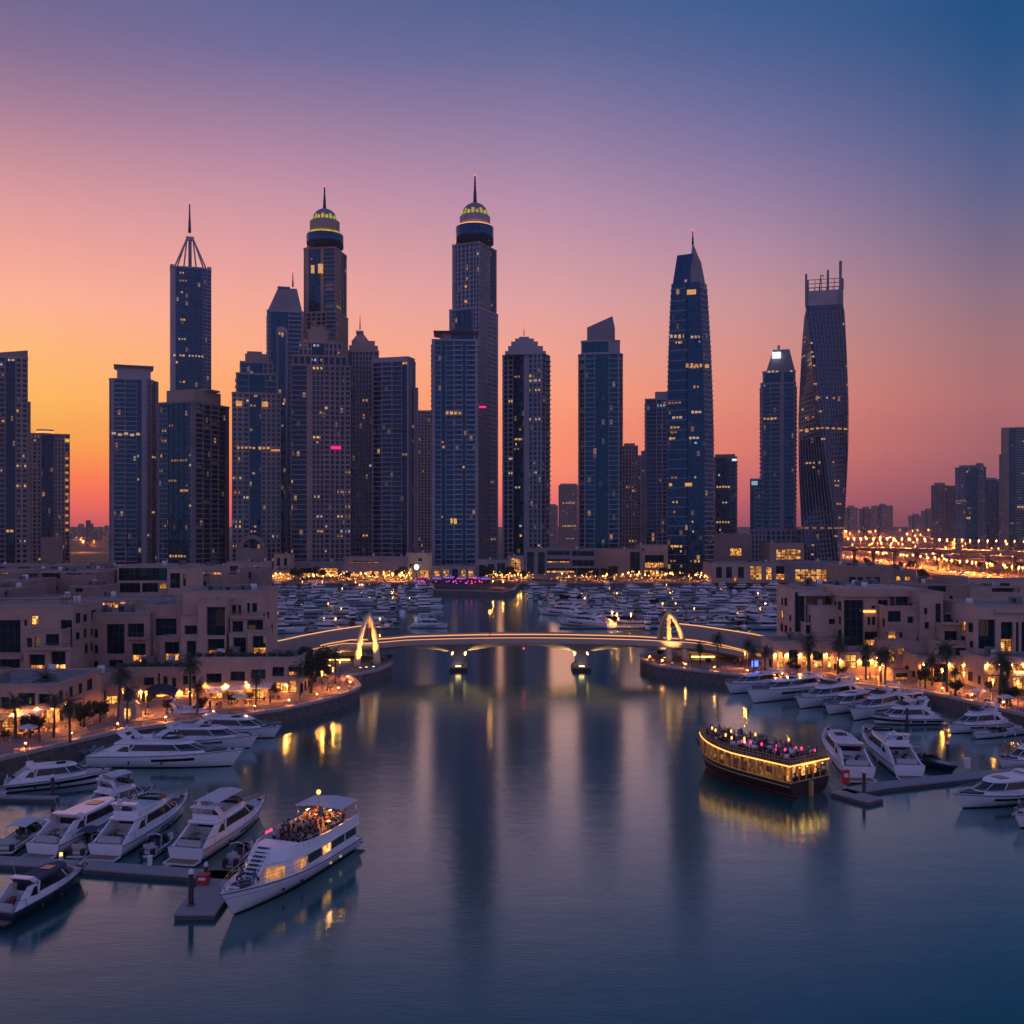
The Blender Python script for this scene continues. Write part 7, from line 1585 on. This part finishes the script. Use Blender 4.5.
pp=thing('party_light','small purple lamp post in the crowd strip of the promontory','light'); b=MB(); b.cyl(0,0,0,2.2,.06,n=6); b.build('pole','frame_dark',pp); b=MB(); b.ball(0,0,2.5,.38); b.build('globe','lamp_purple',pp)
pq=thing('party_light','small pink lamp post in the crowd strip of the promontory','light'); b=MB(); b.cyl(0,0,0,2.2,.06,n=6); b.build('pole','frame_dark',pq); b=MB(); b.ball(0,0,2.5,.38); b.build('globe','lamp_pink',pq)
for i in range(44):
    x=rr.uniform(410,492); d=rr.choice((rr.uniform(585,620),rr.uniform(640,668))); w=rr.random()<.6; place(pp if w else pq,(lx(x,d),d,LAND),0,'small %s lamp post in the crowd strip of the promontory'%('purple' if w else 'pink'),'%s lights of the promontory'%('purple' if w else 'pink'))
def make_car(m):
    t=thing('car','car','car'); b=MB(); b.loft([[(x,-.88,z0),(x,.88,z0),(x,.88,z1),(x,-.88,z1)] for x,z0,z1 in ((-2.2,.35,.85),(-1.9,.25,.95),(1.9,.25,.85),(2.2,.35,.7))]); b.build('body',m,t)
    b=MB(); b.loft([[(x,-w,z),(x,w,z),(x,w*.86,z2),(x,-w*.86,z2)] for x,w,z,z2 in ((-1.7,.8,.94,.98),(-1.1,.8,.94,1.45),(.4,.8,.92,1.45),(1.1,.8,.88,.92))]); b.build('window','tinted',t)
    for x in(-1.3,1.3):
        for y in(-.88,.88): b=MB(); b.loft([[(x+.32*math.cos(a),y+o_,.32+.32*math.sin(a)) for a in [math.pi*k/5 for k in range(10)]] for o_ in(-.1,.1)]); b.build('wheel','tyre',t)
    for y in(-.6,.6):
        b=MB(); b.box(2.17,2.26,y-.16,y+.16,.55,.72); b.build('headlight','head_white',t); b=MB(); b.box(-2.28,-2.18,y-.18,y+.18,.62,.8); b.build('tail_light','tail_red',t)
    return t
cars=[make_car('car_white'),make_car('car_dark')]
for i in range(110):
    k=rr.uniform(0,len(PP)-1.01); j=int(k); p=PP[j].lerp(PP[j+1],k-j); d=(PP[j+1]-PP[j]).normalized(); nn=Vector((-d.y,d.x,0)); s=rr.choice((-1,1)); q=p+nn*s*rr.choice((3,6,8.5))
    place(cars[i%2],(q.x,q.y,p.z+.01),math.atan2(d.y,d.x)+(0 if s<0 else math.pi),'%s car with its lights on upon the elevated highway'%('white' if i%2==0 else 'dark'),'%s cars on the highway deck'%('white' if i%2==0 else 'dark'),1.05)
for i in range(130):
    k=rr.uniform(1,len(RP)-1.01); j=int(k); p=RP[j].lerp(RP[j+1],k-j); d=(RP[j+1]-RP[j]).normalized(); nn=Vector((-d.y,d.x,0)); s=rr.choice((-1,1)); q=p+nn*s*rr.choice((4,8,12,16))
    place(cars[i%2],(q.x,q.y,LAND+.03),math.atan2(d.y,d.x)+(0 if s<0 else math.pi),'%s car with its lights on upon the lower road under the highway'%('white' if i%2==0 else 'dark'),'%s cars on the lower road'%('white' if i%2==0 else 'dark'),1.05)
# small lanterns of the far promenade cafes
ln=thing('lantern','small cafe lantern glowing on the far promenade','lantern'); b=MB(); b.cyl(0,0,0,2.0,.06,n=5); b.build('post','frame_dark',ln); b=MB(); b.ball(0,0,2.25,.36,0,6,4); b.build('globe','lamp_far',ln)
for i in range(210):
    x=rr.choice((rr.uniform(266,412),rr.uniform(330,412),rr.uniform(486,530),rr.uniform(530,712),rr.uniform(580,705))); d=rr.uniform(646,690); place(ln,(lx(x,d),d,LAND+rr.choice((0,0,1.5,3))),0,'small cafe lantern glowing on the far promenade','far promenade lanterns',rr.uniform(.6,1.3))
bo=thing('added_bollard_light','added amber bollard light','bollard light'); b=MB(); b.cyl(0,0,0,.85,.1,n=8); b.cyl(0,0,1.0,1.06,.2,n=10); b.build('post','frame_dark',bo); b=MB(); b.cyl(0,0,.85,1.0,.1,n=8); b.build('lens','lamp_amber',bo); b=MB(); b.add([(.19*math.cos(a),.19*math.sin(a),.985) for a in [math.pi*k/4 for k in range(8)]],[tuple(range(8))[::-1]]); b.build('downlight','down_amber',bo)  # bollards added along the quays to make the promenade glow
def along(l,w,step):
    P=[g(x,y,LAND) for x,y in l]; out=[]; acc=0
    for a,c in zip(P,P[1:]):
        dd=(c-a); n=Vector((-dd.y,dd.x,0)).normalized(); u=0
        while acc<=dd.length: out.append(a+dd.normalized()*acc+n*w); acc+=step
        acc-=dd.length
    return out
for w,st in ((2.0,9.0),):
    for p in along(left_quay[:-1],w,st): place(bo,p,0,'added amber bollard light along the left promenade','added bollard lights of the left promenade')
    for p in along(right_quay[4:],w,st): place(bo,p,0,'added amber bollard light along the right promenade','added bollard lights of the right promenade')
for i,p in enumerate(along(left_quay[:-1],5.2,13)):
    place(palms[i%3],p,rr.uniform(0,6),'palm in the planted row along the left promenade','palm row of the left promenade',rr.uniform(.6,.85))
for i,p in enumerate(along(right_quay[6:],5.5,15)):
    place(palms[i%3],p,rr.uniform(0,6),'palm in the planted row along the right promenade','palm row of the right promenade',rr.uniform(.6,.8))
for i,p in enumerate(along(left_quay[:-2],10.5,7)+along(right_quay[6:],12,9)):
    side='left' if p.x<0 else 'right'
    place(tr2,p+Vector((rr.uniform(-1,1),rr.uniform(-1,1),0)),rr.uniform(0,6),'low dark shrub in the beds of the %s promenade'%side,'shrubs of the %s promenade'%side,rr.uniform(.28,.5))
# quay railings
def railing(label, pts):
    o=Vector(pts[0]); t=thing('quay_railing',label,'railing',tuple(o)); b=MB(); P=[Vector(p)-o for p in pts]
    for z in (1.0,.55): b.tube([(p.x,p.y,z) for p in P],.04,4)
    b.build('handrail','rail_metal',t); pm=None
    for a,c in zip(P,P[1:]):
        n=max(1,int((c-a).length/2.4))
        for i in range(n):
            q=a.lerp(c,i/n)
            if pm is None: b=MB(); b.cyl(0,0,0.1,1.02,.035,n=5); pm=b.build('post','rail_metal',t); pm.location=q
            else: e=pm.copy(); COL.objects.link(e); e.location=q
def inset(l,w):
    P=[g(x,y,LAND) for x,y in l]; out=[]
    for i,p in enumerate(P):
        d=(P[min(i+1,len(P)-1)]-P[max(i-1,0)]); n=Vector((-d.y,d.x,0)).normalized(); out.append(p+n*w)
    return out
railing('metal railing along the curved left quay',inset(left_quay[:-1],.6)); railing('metal railing along the right quay',inset(right_quay[4:],.6))
# domed doorway kiosk and small garden wall on the left promenade
t=thing('kiosk','small glowing domed doorway kiosk on the left promenade','kiosk',tuple(g(129.5,718,LAND))); b=MB(); b.prism([(-1.6,-1),(1.6,-1),(1.6,1.6),(-1.6,1.6)],0,2.6); b.lathe(0,.3,[(1.55,2.6),(1.4,3.1),(.9,3.6),(.05,3.9)],12); b.build('wall','render_pale',t); b=MB(); b.box(-.6,.6,-1.05,-.98,.05,2.0); b.lathe(0,-1.02,[(.02,2.0),(.02,2.0)],6); b.build('doorway','room_glow',t)

# ------------------------------------------------------------------ air
HAZE=True
if HAZE:
    b=MB(); b.box(-3800,3800,-400,3800,-8,420); o=b.build('haze',[]if False else 'water'); o.data.materials.clear()
    m=bpy.data.materials.new('haze_air'); m.use_nodes=True; tt=m.node_tree; tt.nodes.clear(); out=N(tt,'ShaderNodeOutputMaterial'); v=N(tt,'ShaderNodeVolumePrincipled'); v.inputs['Color'].default_value=(.92,.86,.88,1); v.inputs['Density'].default_value=0.00009; v.inputs['Anisotropy'].default_value=.3
    tt.links.new(v.outputs[0],out.inputs['Volume']); o.data.materials.append(m); o['kind']='stuff'
